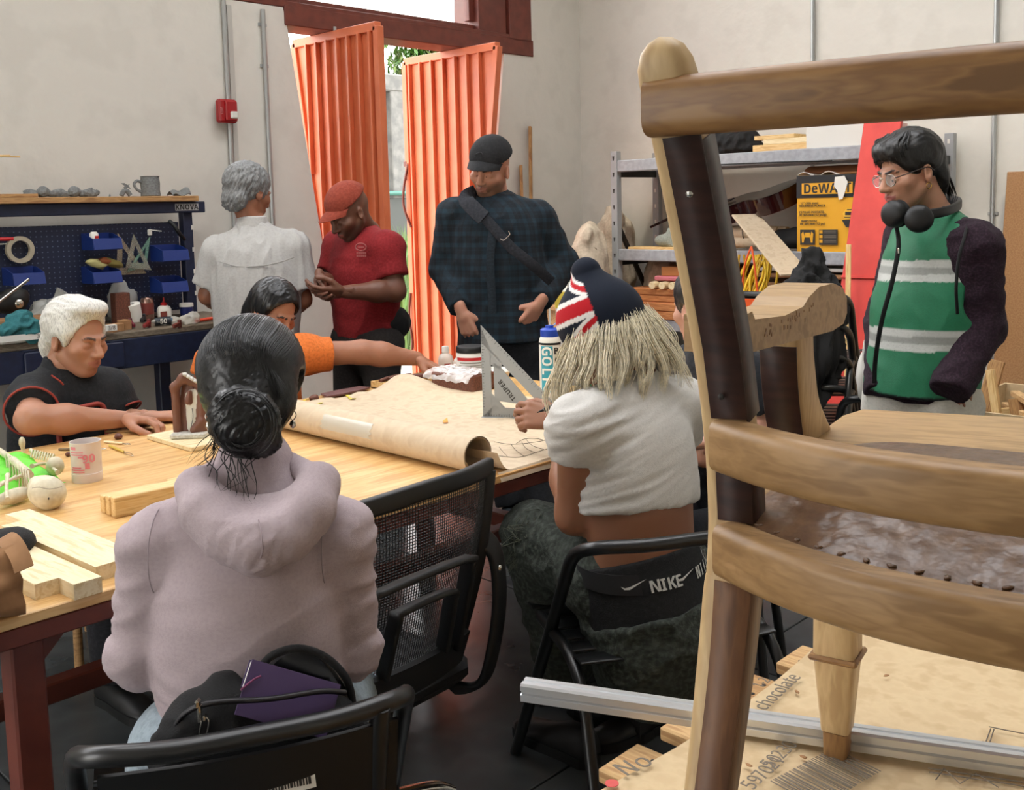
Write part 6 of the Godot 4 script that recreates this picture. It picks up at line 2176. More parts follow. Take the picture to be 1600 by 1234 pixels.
func paper_roll() -> void:
	var r := thing("paper_roll", "big roll of brown kraft paper unrolled across the table", "paper roll", V(1.715, TT, -2.25))
	var nz := FastNoiseLite.new()
	nz.frequency = 1.0
	nz.seed = 8
	# the coil: a loose spiral of paper lying across the table
	part(r, "coil", mb().sheet(func(u: float, v: float) -> Vector3:
		var an := u * TAU * 2.2 - PI * 0.5
		var rad := 0.046 - 0.006 * u + 0.0008 * nz.get_noise_2d(u * 6.0, v * 8.0) + 0.004 * (1.0 - v) * sin(an * 0.5)
		return V(-cos(an) * rad * 1.06, 0.048 + sin(an) * rad, lerpf(-0.60, 0.465, v)), 64, 20, 0.0008).done(), M.kraft)
	# torn tape patch
	part(r, "tape_patch", mb().sheet(func(u: float, v: float) -> Vector3:
		var an := lerpf(2.35, 3.25, v)
		return V(cos(an) * 0.0495, 0.048 + sin(an) * 0.0480, lerpf(-0.12, 0.10, u) + 0.008 * sin(v * 20.0)), 12, 6, 0.0006).done(), M.clear_thick)
	# loose sheet: runs from the coil to the far side, curling up at the torn edge
	part(r, "loose_sheet", mb().sheet(func(u: float, v: float) -> Vector3:
		var x := lerpf(0.02, 0.83 - 0.42 * smoothstep(0.55, 1.0, v) * 0.9 - 0.04 * v, u)
		var z := lerpf(-0.70, 0.512, v) + (1.0 - v) * 0.12 * sin(u * 2.6) * 0.6
		var y := 0.0025 + 0.004 * (nz.get_noise_2d(x * 6.0, z * 6.0) + 0.45) + 0.012 * pow(maxf(0.0, 1.0 - v * 2.2), 2.0) * (0.6 + nz.get_noise_2d(x * 9.0, 1.0))
		y += 0.05 * pow(maxf(0.0, 1.0 - u * 9.0), 2.0) * smoothstep(0.0, 0.15, v)
		y += 0.055 * exp(-pow((x - 0.66) / 0.07, 2.0) - pow((v - 0.05) / 0.10, 2.0))
		return V(x, y, z), 36, 36, 0.0007).done(), M.kraft)
	part(r, "hanging_edge", mb().sheet(func(u: float, v: float) -> Vector3: return V(lerpf(0.02, 0.40, u), 0.0045 - 0.022 * v, 0.512 + 0.018 * v - 0.006 * v * v), 10, 4, 0.0007).done(), M.kraft)
	# pencil drawing by the near edge
	var lines := [[[772, 690], [800, 694], [840, 690], [862, 684]], [[780, 712], [812, 714], [845, 704], [866, 698]], [[780, 698], [786, 706], [794, 714]], [[798, 693], [806, 703], [818, 712]], [[815, 690], [822, 700], [836, 707]], [[822, 686], [832, 696], [850, 702]], [[805, 694], [818, 686], [838, 685], [858, 690]]]
	for l in lines:
		var p := []
		for q in l: p.append(on_y(q[0], q[1], TT + 0.0062) - r.position)
		part(r, "pencil_line", mb().tube(smooth(p, 5), 0.0008, 4).done(), M.ink_soft)
	solo("orange_scrap", "small orange paper scrap on the brown paper", "scrap", mb().sheet(func(u: float, v: float) -> Vector3: return V((u - 0.5) * 0.030, 0.004 + 0.008 * u * v, (v - 0.5) * 0.014), 4, 4, 0.0005).done(), plain(Color(0.90, 0.62, 0.30), 0.8), T(on_y(696, 660, TT + 0.006), 0.9))
	# yellow plastic strips and clay slab along the far edge
	for i in 5:
		var a := on_y([474, 482, 500, 548, 596][i], [630, 634, 630, 622, 611][i], TT + 0.003)
		solo("yellow_strip", "%s yellow plastic strip by the torn paper edge" % ["leftmost", "second", "third", "fourth", "rightmost"][i], "plastic strip", mb().sheet(func(u: float, v: float) -> Vector3: return V((u - 0.5) * [0.06, 0.05, 0.12, 0.09, 0.05][i], 0.002 + 0.008 * sin(u * 3.0 + i) * v + 0.004, (v - 0.5) * 0.022), 8, 3, 0.001).done(), plain(Color(0.87, 0.82, 0.30), 0.4), T(a, 0.5 + 0.2 * i), "yellow plastic strips on the table")
	solo("clay_slab", "thin flat slab of purplish clay by the far table edge", "clay slab", mb().prism(pv2([-0.10, -0.03, -0.04, -0.042, 0.06, -0.034, 0.11, -0.02, 0.10, 0.028, 0.0, 0.036, -0.08, 0.028]), 0.006, Transform3D(Basis(Vector3.RIGHT, -PI / 2), V(0, 0.003, 0))).done(), mottled(91, [Color(0.36, 0.24, 0.24), Color(0.46, 0.32, 0.31)], 0.05, V(8, 8, 8), 0.7), T(V(2.18, TT + 0.006, -2.955), 0.06))

func far_end() -> void:
	# tray with clay tools
	var tr := thing("wooden_tray", "shallow wooden tray holding rolled clay coils at the table's far end", "tray", V(2.44, TT, -2.915))
	var w := 0.24
	part(tr, "tray_base", cube(V(w, 0.006, 0.12), 0.001, V(0, 0.003, 0)), M.pine)
	for s in [-1.0, 1.0]: part(tr, "tray_side", cube(V(w, 0.026, 0.008), 0.001, V(0, 0.013, s * 0.056)), M.pine)
	for s in [-1.0, 1.0]: part(tr, "tray_side", cube(V(0.008, 0.026, 0.104), 0.001, V(s * (w * 0.5 - 0.004), 0.013, 0)), M.pine)
	for i in 4:
		var p := V(2.36 + 0.03 * i, TT + 0.030 + 0.004 * (i % 2), -2.93 + 0.022 * i)
		solo("clay_coil", "%s rolled coil of brown clay on the wooden tray" % ["longest", "second", "third", "shortest"][i], "clay coil", mb().tube(smooth([V(-0.04, 0, 0), V(0.0, 0.004, 0.004), V(0.05 + 0.012 * (3 - i), 0, -0.004)], 5), 0.0085, 8).done(), M.clay_red, T(p, 0.25 - 0.2 * i), "clay coils on the tray")
	# block of clay wrapped in clear film
	var pk := thing("wrapped_clay_block", "block of brown clay wrapped in crinkled clear film", "clay block", V(2.52, TT, -2.68))
	part(pk, "clay", cube(V(0.15, 0.062, 0.20), 0.006, V(0, 0.033, 0)), M.clay_red, T(Vector3.ZERO, 0.1))
	var nz := FastNoiseLite.new()
	nz.frequency = 1.0
	nz.seed = 12
	part(pk, "film", mb().sheet(func(u: float, v: float) -> Vector3: return V(lerpf(-0.09, 0.085, u), 0.067 + 0.009 * (nz.get_noise_2d(u * 22.0, v * 5.0) + 0.4) - 0.03 * pow(absf(u - 0.5) * 2.0, 6.0), lerpf(-0.13, 0.11, v)), 34, 24).done(), foil())
	# bottles, jar and bowls
	for q in [[697, 586, 0.030, 0.115, "left one, with the red label"], [719, 588, 0.026, 0.100, "right one, plain"]]:
		var b := thing("white_bottle", "small white plastic bottle by the big jar, %s" % q[4], "bottle", on_y(q[0], q[1], TT), 0, "small white bottles at the table end")
		var r: float = q[2]
		var h: float = q[3]
		part(b, "bottle_body", mb().lathe(pv2([0, 0, r * 0.95, 0, r, 0.004, r, h * 0.55, r * 0.85, h * 0.68, r * 0.42, h * 0.78, r * 0.40, h * 0.80, 0, h * 0.80]), 24).done(), glassy(Color(0.90, 0.88, 0.84), 0.75, 0.3))
		part(b, "bottle_cap", mb().lathe(pv2([0, h * 0.79, r * 0.48, h * 0.79, r * 0.48, h * 0.96, r * 0.42, h, 0, h]), 18).done(), M.white_plastic)
		if r > 0.028: part(b, "label", mb().sheet(func(u: float, v: float) -> Vector3:
			var an := (u - 0.5) * 0.8 + 0.3
			return (-FWD * cos(an) + RIGHT * sin(an)) * (r + 0.0006) + UP * lerpf(0.012, 0.05, v), 6, 1, 0.0004).done(), plain(Color(0.62, 0.25, 0.22), 0.7))
	var jar := thing("white_jar", "large white jar with black lid and red label band", "jar", on_y(737, 597, TT))
	part(jar, "jar_body", mb().lathe(pv2([0, 0, 0.052, 0, 0.055, 0.005, 0.055, 0.108, 0.050, 0.118, 0, 0.118]), 30).done(), M.white_plastic)
	part(jar, "lid", mb().lathe(pv2([0, 0.116, 0.055, 0.116, 0.056, 0.119, 0.056, 0.134, 0.053, 0.138, 0, 0.138]), 30).done(), M.black_plastic)
	for q in [[0.094, 0.012, 2.2, M.red], [0.080, 0.004, 1.6, M.ink_soft], [0.070, 0.0025, 1.8, M.ink_soft], [0.063, 0.0025, 1.8, M.ink_soft], [0.056, 0.0025, 1.8, M.ink_soft], [0.049, 0.0025, 1.7, M.ink_soft], [0.042, 0.0025, 1.8, M.ink_soft]]:
		part(jar, "label_print", mb().sheet(func(u: float, v: float) -> Vector3:
			var an: float = (u - 0.5) * q[2]
			return (-FWD * cos(an) + RIGHT * sin(an)) * 0.0556 + UP * (q[0] + (v - 0.5) * q[1]), 12, 1, 0.0003).done(), q[3])
	var bo := thing("white_bowl", "white plastic bowl behind the metal speed square", "bowl", on_y(772, 602, TT))
	part(bo, "bowl", mb().lathe(pv2([0, 0, 0.040, 0, 0.046, 0.01, 0.060, 0.050, 0.068, 0.056, 0.066, 0.060, 0.057, 0.054, 0.042, 0.012, 0, 0.006]), 30).done(), M.white_plastic)
	# water bottle with stickers
	var wb := thing("water_bottle", "tall white water bottle with blue lid and sticker lettering", "water bottle", on_y(861, 628, TT))
	part(wb, "bottle_body", mb().lathe(pv2([0, 0, 0.034, 0, 0.036, 0.004, 0.036, 0.205, 0.033, 0.216, 0.030, 0.222, 0, 0.222]), 32).done(), M.white_plastic)
	part(wb, "collar_ring", mb().lathe(pv2([0.036, 0.196, 0.0368, 0.196, 0.0368, 0.203, 0.036, 0.203]), 32).done(), M.black_plastic)
	var lid := part(wb, "lid", mb().lathe(pv2([0, 0.220, 0.030, 0.220, 0.031, 0.224, 0.031, 0.244, 0.026, 0.248, 0.014, 0.250, 0.013, 0.258, 0, 0.258]), 28).done(), plain(Color(0.10, 0.26, 0.68), 0.4))
	part(lid, "carry_loop", mb().tube(smooth([RIGHT * 0.008 + UP * 0.252, RIGHT * 0.03 + UP * 0.27, RIGHT * 0.048 + UP * 0.262, RIGHT * 0.050 + UP * 0.24, RIGHT * 0.036 + UP * 0.226], 5), 0.0022, 6).done(), plain(Color(0.55, 0.65, 0.85), 0.4))
	var wrap := func(a0: float, a1: float, y0: float, y1: float, rr: float) -> ArrayMesh:
		return mb().sheet(func(u: float, v: float) -> Vector3:
			var an := lerpf(a0, a1, u)
			return (-FWD * cos(an) + RIGHT * sin(an)) * rr + UP * lerpf(y0, y1, v), 12, 1, 0.0004).done()
	part(wb, "sticker", wrap.call(-0.95, 0.22, 0.040, 0.192, 0.0363), plain(Color(0.22, 0.62, 0.70), 0.4))
	var gw := plain(Color(0.93, 0.93, 0.90), 0.5)
	for i in 4:
		var out := (-FWD * cos(-0.34) + RIGHT * sin(-0.34))
		part(wb, "sticker_letter", lettering("GOLF"[i], 0.034, 0.0016, true), gw, frame(out * 0.0368 + UP * (0.176 - i * 0.033), -UP, UP.cross(out)))
	for q in [["B", 0.55, 0.176], ["o", 0.85, 0.172], ["&", 0.62, 0.142], ["8", 0.60, 0.118]]:
		var out := (-FWD * cos(q[1]) + RIGHT * sin(q[1]))
		part(wb, "doodle", lettering(q[0], 0.022, 0.0012, true), M.ink, frame(out * 0.0366 + UP * q[2], UP.cross(out), UP))
	part(wb, "sticker", wrap.call(0.42, 0.78, 0.080, 0.100, 0.0363), plain(Color(0.55, 0.42, 0.50), 0.5))
	part(wb, "sticker", wrap.call(0.86, 1.1, 0.094, 0.108, 0.0363), M.ink)
	part(wb, "sticker", wrap.call(0.46, 0.80, 0.050, 0.068, 0.0363), plain(Color(0.45, 0.44, 0.42), 0.5))
	solo("red_object", "small unidentified red plastic object on the paper before the water bottle", "object", mb().ball(V(0, 0.007, 0), V(0.028, 0.008, 0.014), 12, Basis(UP, 0.4), 0.2, 3).done(), M.red, T(on_y(868, 622, TT + 0.01)))  # red thing of unknown kind, not known to be a marker
	speed_square()

func foil() -> StandardMaterial3D:
	var m := glassy(Color(0.90, 0.88, 0.86), 0.45, 0.12)
	m.specular_mode = BaseMaterial3D.SPECULAR_SCHLICK_GGX
	return m

func speed_square() -> void:
	var a := V(2.19, TT + 0.006, -2.251)
	var xa := V(0.40, 0, 0.917)
	var o := thing("speed_square", "triangular metal carpenter's square standing on the brown paper", "square", a)
	var n := xa.cross(UP)
	var xf := frame(Vector3.ZERO, xa, UP)
	var s := 0.285
	var bars := mb()
	bars.prism(pv2([0, 0, 0.030, 0, 0.030, s - 0.072, 0, s]), 0.004, xf)
	part(o, "upright_rule", bars.done(), M.square)
	part(o, "base_rule", mb().prism(pv2([0, 0, s, 0, s - 0.030 * 2.4, 0.030, 0.030, 0.030]), 0.004, xf).done(), M.square)
	part(o, "slanted_rule", mb().prism(pv2([0, s, 0, s - 0.052, s - 0.052, 0, s, 0]), 0.004, xf).done(), M.square)
	part(o, "inner_plate", mb().prism(pv2([0.052, 0.050, 0.165, 0.040, 0.060, 0.158, 0.040, 0.170, 0.040, 0.060]), 0.004, xf).done(), M.square)
	part(o, "corner_web", mb().prism(pv2([0.028, 0.028, 0.075, 0.028, 0.050, 0.054, 0.028, 0.075]), 0.004, xf).done(), M.square)
	part(o, "upper_web", mb().prism(pv2([0.028, 0.165, 0.062, 0.145, 0.068, 0.172, 0.028, 0.212]), 0.004, xf).done(), M.square)
	part(o, "fence", cube(V(s + 0.005, 0.006, 0.022), 0.001), M.square, xf * T(V(s * 0.5, -0.003, 0)))
	for sd in [1.0, -1.0]:
		if sd < 0: continue
		for i in 26:                              # scale marks
			var l := 0.009 if i % 4 == 0 else 0.005
			part(o, "scale_mark", cube(V(l, 0.0011, 0.0006)), M.ink, xf * T(V(0.002 + l * 0.5, 0.02 + i * 0.0095, 0.0022)))
			part(o, "scale_mark", cube(V(0.0011, l, 0.0006)), M.ink, xf * T(V(0.02 + i * 0.0085, 0.002 + l * 0.5, 0.0022)))
			var q := V(0.012 + i * 0.0098, s - 0.012 - i * 0.0098, 0.0022)
			part(o, "scale_mark", cube(V(l, 0.0011, 0.0006)), M.ink, xf * Transform3D(Basis(V(0, 0, 1), PI / 4), q - V(0.004, 0.004, 0)))
	part(o, "maker_name", lettering("TRUPER", 0.015, 0.0008, true), M.ink, xf * Transform3D(Basis(V(0, 0, 1), PI * 0.72), V(0.082, 0.085, 0.0024)))

# ---------- blue workbench along the wall ----------
func bz(px: float, py: float, z := -4.66) -> Vector3: return on_z(px, py, z)

func make_bench() -> void:
	var b := thing("workbench", "dark blue steel workbench with pegboard back and top shelf", "workbench", V(1.65, 0, -4.6))
	var o := b.position
	var x0 := 0.55
	var x1 := 2.72
	part(b, "bench_top", cube(V(x1 - x0, 0.03, 0.56), 0.004, V((x0 + x1) * 0.5, 0.885, -4.59) - o), mottled(92, [Color(0.36, 0.32, 0.27), Color(0.47, 0.42, 0.36)], 0.03, V(2, 8, 8), 0.7))
	part(b, "front_apron", cube(V(x1 - x0, 0.13, 0.03), 0.004, V((x0 + x1) * 0.5, 0.805, -4.325) - o), M.bench_blue)
	for x in [0.58, 2.45]:
		for z in [-4.35, -4.83]: part(b, "leg", cube(V(0.06, 0.87, 0.06), 0.004, V(x, 0.435, z) - o), M.bench_blue)
	for x in [0.6, 1.55]:
		var d := part(b, "drawer", cube(V(0.42, 0.11, 0.02), 0.004, V(x + 0.25, 0.805, -4.305) - o), M.bench_blue)
		part(d, "drawer_pull", cube(V(0.14, 0.014, 0.02), 0.004, V(x + 0.25, 0.805, -4.288) - o), M.black_plastic)
	for x in [0.58, 2.585]: part(b, "upright", cube(V(0.05, 0.56, 0.05), 0.003, V(x, 1.165, -4.76) - o), M.bench_blue)
	part(b, "top_beam", cube(V(2.12, 0.056, 0.06), 0.004, V(1.61, 1.442, -4.74) - o), M.bench_blue)
	# pegboard with rows of punched holes: dark sheet, paler wall showing through the holes
	var peg := StandardMaterial3D.new()
	var im := Image.create(32, 32, false, Image.FORMAT_RGB8)
	im.fill(Color(0.085, 0.12, 0.22))
	for y in 32:
		for x in 32:
			if Vector2(x - 15.5, y - 15.5).length() < 4.2: im.set_pixel(x, y, Color(0.34, 0.38, 0.46))
	peg.albedo_texture = ImageTexture.create_from_image(im)
	peg.uv1_triplanar = true
	peg.uv1_scale = Vector3.ONE * 42.0
	peg.roughness = 0.5
	part(b, "pegboard", cube(V(1.96, 0.44, 0.012), 0.002, V(1.57, 1.15, -4.775) - o), peg)
	var pl := part(b, "name_plate", cube(V(0.125, 0.034, 0.003), 0.001, bz(292, 323.5, -4.708) - o), plain(Color(0.74, 0.75, 0.76), 0.4))
	part(pl, "plate_lettering", lettering("KNOVA", 0.026, 0.0015, true), M.ink, T(bz(292, 323.5, -4.705) - o))
	for i in 4: part(b, "slot_tab", cube(V(0.012, 0.022, 0.004), 0.001, V(2.605, 1.34 - i * 0.11, -4.733) - o), M.white_plastic)
	# bins hung on the pegboard
	for q in [[160, 378, "upper middle bin, with a white bottle in it"], [160, 430, "lower middle bin, with scraps in it"], [38, 432, "left bin, above the clear plastic bag"], [266, 396, "upper right bin"], [265, 445, "lower right bin"]]:
		var c := bz(q[0], q[1], -4.70)
		var bn := thing("storage_bin", "blue open storage bin on the pegboard, %s" % q[2], "bin", c, 0, "blue bins on the pegboard")
		part(bn, "bin_front", mb().prism(pv2([-0.068, -0.035, 0.068, -0.035, 0.068, 0.018, -0.068, 0.018]), 0.004, Transform3D(Basis(Vector3.RIGHT, -0.25), V(0, 0, 0.055)), 0.001).done(), M.bin_blue)
		part(bn, "bin_base", cube(V(0.136, 0.004, 0.11), 0.001, V(0, -0.034, 0.0)), M.bin_blue)
		for s in [-1.0, 1.0]: part(bn, "bin_side", mb().prism(pv2([-0.065, -0.035, 0.062, -0.035, 0.052, 0.018, -0.03, 0.04, -0.065, 0.04]), 0.003, Transform3D(Basis(UP, -PI / 2), V(s * 0.067, 0, -0.004))).done(), M.bin_blue)
		part(bn, "bin_back", cube(V(0.136, 0.08, 0.003), 0.001, V(0, 0.003, -0.068)), M.bin_blue)
	var wbt := thing("glue_bottle", "small white bottle standing in the upper blue bin", "bottle", bz(147, 372, -4.70))
	part(wbt, "bottle_body", mb().lathe(pv2([0, -0.03, 0.02, -0.03, 0.02, 0.02, 0.012, 0.03, 0, 0.03]), 16).done(), M.white_plastic)
	part(wbt, "label", cube(V(0.018, 0.012, 0.002), 0, V(0.004, 0.005, 0.02)), M.red)
	for q in [[150, 412, 0.05, Color(0.72, 0.70, 0.48), "pale yellow"], [165, 409, 0.03, Color(0.55, 0.30, 0.16), "rust brown"], [176, 411, 0.05, Color(0.50, 0.45, 0.22), "olive"]]:
		solo("paper_scrap", "crumpled %s scrap in the lower middle bin" % q[4], "scrap", mb().ball(Vector3.ZERO, V(q[2], 0.020, 0.03), 10, Basis(Vector3.FORWARD, 0.3), 0.6, int(q[0])).done(), plain(q[3], 0.8), T(bz(q[0], q[1], -4.69)), "scraps in the pegboard bin")
	# hung on pegs
	solo("tape_roll", "roll of masking tape hung on the pegboard", "tape", mb().lathe(pv2([0.041, -0.012, 0.060, -0.012, 0.060, 0.012, 0.041, 0.012, 0.041, -0.012]), 32, Transform3D(Basis(Vector3.RIGHT, PI / 2), Vector3.ZERO)).done(), plain(Color(0.66, 0.62, 0.54), 0.7), T(bz(31, 390, -4.745)))
	var rh := thing("red_tool", "red-handled tool hung at the left of the pegboard", "tool", bz(2, 374, -4.74))
	part(rh, "handle", mb().rod(V(-0.07, 0.003, 0), V(0.05, 0.0, 0), 0.009).done(), M.red)
	part(rh, "blade", cube(V(0.14, 0.006, 0.003), 0, V(-0.02, -0.02, 0)), M.chrome)
	var sq := [[[0, 0, 0.15, 0, 0.02, 0.20], [182, 430]], [[0, 0, 0.10, 0.02, 0.13, 0.17], [198, 425]], [[0, 0, 0.13, -0.02, 0.05, 0.16], [196, 418]]]
	for i in 3:
		var p: PackedVector2Array = pv2(sq[i][0])
		var inner := PackedVector2Array()
		var c := (p[0] + p[1] + p[2]) / 3.0
		for e in p: inner.append(c.lerp(e, 0.5))
		var st := thing("set_square", "translucent plastic set square, %s of three on the pegboard" % ["front", "middle", "rear"][i], "set square", bz(sq[i][1][0], sq[i][1][1], -4.735 + 0.008 * i), 0, "set squares on the pegboard")
		for e in 3: part(st, "edge", mb().prism(PackedVector2Array([p[e], p[(e + 1) % 3], inner[(e + 1) % 3], inner[e]]), 0.003).done(), glassy([Color(0.72, 0.66, 0.56), Color(0.52, 0.70, 0.62), Color(0.66, 0.66, 0.60)][i], 0.38, 0.15))
	solo("white_clip", "white hook clip on the pegboard", "clip", mb().box(Vector3.ZERO, V(0.022, 0.03, 0.012), 0.004).rod(V(0, 0.012, 0.005), V(0.055, 0.004, 0.012), 0.0025).done(), M.white_plastic, T(bz(234, 363, -4.75)))
	solo("black_cable", "black cable loop hanging at the pegboard's right end", "cable", mb().tube(smooth([bz(264, 345, -4.73), bz(272, 352, -4.71), bz(280, 364, -4.70), bz(288, 374, -4.72)], 5), 0.010, 6).done(), M.black_plastic)
	bench_top_things()
	shelf_board_things()

func bench_top_things() -> void:
	var Y := 0.90
	# parts box with labelled front, teal cloth over it
	var bx := thing("parts_box", "low white box with a dark front and a size label, left on the bench", "box", V(1.66, Y, -4.40))
	part(bx, "box_body", cube(V(0.34, 0.085, 0.16), 0.003, V(0, 0.043, 0)), M.white_soft)
	part(bx, "box_lid", cube(V(0.345, 0.012, 0.165), 0.002, V(0, 0.09, 0)), M.card_brown)
	for x in [-0.10, 0.12]: part(bx, "slot", cube(V(0.018, 0.03, 0.003), 0, V(x, 0.055, 0.081)), M.ink_soft)
	var lab := thing("size_label_strip", "white label strip with a fraction on the bench edge, far left", "label", on_z(30, 528, -4.285))
	part(lab, "strip", cube(V(0.26, 0.026, 0.003), 0.001), M.white_soft)
	part(lab, "lettering", lettering("3/8", 0.016, 0.001), M.ink, T(V(0.085, 0, 0.002)))
	lab = thing("size_label_box", "small white box with a fraction beside the white hair", "label", on_z(172, 512, -4.30))
	part(lab, "strip", cube(V(0.05, 0.026, 0.03), 0.001), M.white_soft)
	part(lab, "lettering", lettering("3/8", 0.016, 0.001), M.ink, T(V(0, 0, 0.016)))
	var tc := thing("teal_cloth", "crumpled teal cloth draped over the parts box", "cloth", on_z(34, 508, -4.33))
	var f := Field.new()
	f.cell = 0.006
	f.k = 0.03
	f.egg(tc.position + V(0, 0.018, 0), V(0.062, 0.040, 0.035))
	f.egg(tc.position + V(-0.04, -0.012, 0.02), V(0.07, 0.028, 0.03))
	f.egg(tc.position + V(0.03, -0.03, 0.02), V(0.035, 0.045, 0.02))
	f.warp = folds(91, 0.014, V(16, 12, 16), Basis(Vector3.FORWARD, 0.6))
	flesh(tc, "cloth", [f], M.teal_cloth)
	# black plane and bar at the left
	var pn := thing("hand_tool", "black power tool with a steel bar, far left on the bench", "tool", on_z(18, 470, -4.50))
	part(pn, "body", mb().ball(Vector3.ZERO, V(0.075, 0.05, 0.05), 16, Basis(Vector3.FORWARD, -0.3), 0.2, 5).done(), M.black_plastic)
	part(pn, "steel_bar", mb().bar(V(-0.10, -0.02, 0.05), V(0.06, 0.09, 0.05), 0.008, 0.012).done(), M.chrome)
	part(pn, "knob", mb().ball(V(0.01, -0.01, 0.055), V(0.02, 0.02, 0.01), 10).done(), M.chrome)
	clear_bag("clear plastic bag of pale clay at the left of the bench", bt(75, 492), V(0.095, 0.075, 0.06), 3, true)
	clear_bag("white plastic bag standing upright behind the brown block", bt(202, 500) + V(0, 0, -0.06), V(0.075, 0.10, 0.03), 5, false)
	solo("brown_block", "upright dark red clay block on the bench", "clay block", cube(V(0.072, 0.145, 0.06), 0.004, V(0, 0.072, 0)), M.clay_red, T(bt(190, 503)))
	var pr := thing("paper_towel", "loose roll of white paper leaning behind the drink can", "paper roll", bt(212, 497))
	part(pr, "roll", mb().lathe(pv2([0, 0, 0.034, 0, 0.036, 0.09, 0.010, 0.09, 0.010, 0.02, 0, 0.02]), 24, TE(Vector3.ZERO, V(8, 0, 12))).done(), M.paper)
	var can := thing("drink_can", "silver and copper drink can on the bench", "can", bt(231, 492))
	part(can, "can_body", mb().lathe(pv2([0, 0, 0.024, 0, 0.030, 0.008, 0.030, 0.100, 0.025, 0.110, 0, 0.109]), 28).done(), plain(Color(0.62, 0.50, 0.46), 0.25, 0.8))
	part(can, "print_band", mb().lathe(pv2([0.0303, 0.03, 0.0305, 0.03, 0.0305, 0.085, 0.0303, 0.085]), 28).done(), plain(Color(0.45, 0.20, 0.18), 0.4))
	part(can, "pull_tab", mb().lathe(pv2([0.003, 0.110, 0.008, 0.110, 0.008, 0.113, 0.003, 0.113]), 10).done(), M.chrome)
	var gb := thing("glue_bottle", "white glue bottle with red nozzle on the bench", "bottle", bt(257, 494))
	part(gb, "bottle_body", mb().lathe(pv2([0, 0, 0.034, 0, 0.036, 0.005, 0.036, 0.045, 0.028, 0.060, 0.016, 0.066, 0, 0.066]), 24, Transform3D.IDENTITY, 0.8).done(), M.white_plastic)
	part(gb, "nozzle", mb().lathe(pv2([0, 0.064, 0.015, 0.064, 0.016, 0.074, 0.006, 0.082, 0.003, 0.105, 0, 0.105]), 16).done(), M.red)
	part(gb, "label", cube(V(0.034, 0.026, 0.003), 0.001, V(-0.018, 0.025, 0.03)), plain(Color(0.45, 0.20, 0.16), 0.6))
	var bj := thing("blue_jar", "small dark blue jar with white lid on the bench", "jar", bt(292, 493))
	part(bj, "jar_body", mb().lathe(pv2([0, 0, 0.031, 0, 0.032, 0.004, 0.032, 0.050, 0, 0.050]), 24).done(), plain(Color(0.06, 0.12, 0.36), 0.35))
	part(bj, "lid", mb().lathe(pv2([0, 0.049, 0.034, 0.049, 0.034, 0.064, 0.031, 0.067, 0, 0.067]), 24).done(), M.white_plastic)
	clear_bag("crumpled clear plastic wrap before the glue bottle", bt(262, 508), V(0.07, 0.022, 0.03), 7, false)
	clear_bag("crumpled clear plastic wrap before the blue jar", bt(298, 506), V(0.05, 0.030, 0.03), 9, false)
	var tin := thing("dark_tin", "dark tin lying on its side, lettered 50", "tin", bt(255, 509))
	part(tin, "tin_body", mb().lathe(pv2([0, -0.035, 0.020, -0.035, 0.020, 0.035, 0, 0.035]), 20, TE(V(0, 0.021, 0), V(90, 70, 0))).done(), plain(Color(0.08, 0.12, 0.16), 0.4))
	part(tin, "lettering", lettering("50", 0.022, 0.002, true), M.white_plastic, T(V(-0.008, 0.024, 0.022)))
	part(tin, "label", cube(V(0.022, 0.022, 0.002), 0, V(0.025, 0.024, 0.021)), plain(Color(0.35, 0.5, 0.65), 0.5))
	for q in [[205, 512, Color(0.42, 0.08, 0.16), 0.045, "wine red"], [228, 513, Color(0.50, 0.12, 0.12), 0.03, "brick red"], [222, 504, Color(0.10, 0.10, 0.13), 0.035, "black"], [275, 514, Color(0.40, 0.16, 0.12), 0.02, "rust"]]:
		var c := bt(q[0], q[1])
		var tl := thing("hand_clamp", "%s hand clamp among the clutter on the bench" % q[4], "clamp", c, 0.3 * q[3] * 100, "clamps and tools on the bench")
		part(tl, "bar", mb().bar(V(-q[3] * 1.2, 0.014, 0), V(q[3] * 1.2, 0.022, 0.01), 0.014, 0.018).done(), plain(q[2], 0.5))
		part(tl, "jaw", cube(V(0.014, 0.04, 0.016), 0.003, V(q[3], 0.02, 0.008)), plain(q[2].darkened(0.2), 0.5))
	for q in [[180, 518, 0.06, 0.035, 0.05, "larger"], [195, 515, 0.04, 0.045, 0.05, "smaller"]]:
		solo("small_carton", "%s plain brown carton beside the white hair" % q[5], "box", cube(V(q[2], q[3], q[4]), 0.002, V(0, q[3] * 0.5, 0)), M.card_brown, T(bt(q[0], q[1]), 0.2), "small cartons on the bench")
	solo("orange_pliers", "orange-handled pliers at the right end of the bench", "pliers", mb().tube(smooth([V(-0.07, 0.008, 0), V(0, 0.012, 0.012), V(0.08, 0.01, -0.01)], 5), 0.008, 8).tube(smooth([V(-0.07, 0.008, 0.02), V(0, 0.012, 0.0), V(0.08, 0.01, 0.03)], 5), 0.008, 8).done(), plain(Color(0.80, 0.26, 0.14), 0.5), T(bt(325, 502)))

func bt(px: float, py: float) -> Vector3:        # a spot on the bench top, kept clear of the pegboard
	var p := on_y(px, py, 0.90)
	if p.z < -4.72:
		p = on_z(px, py, -4.70)
		p.y = 0.90
	return p

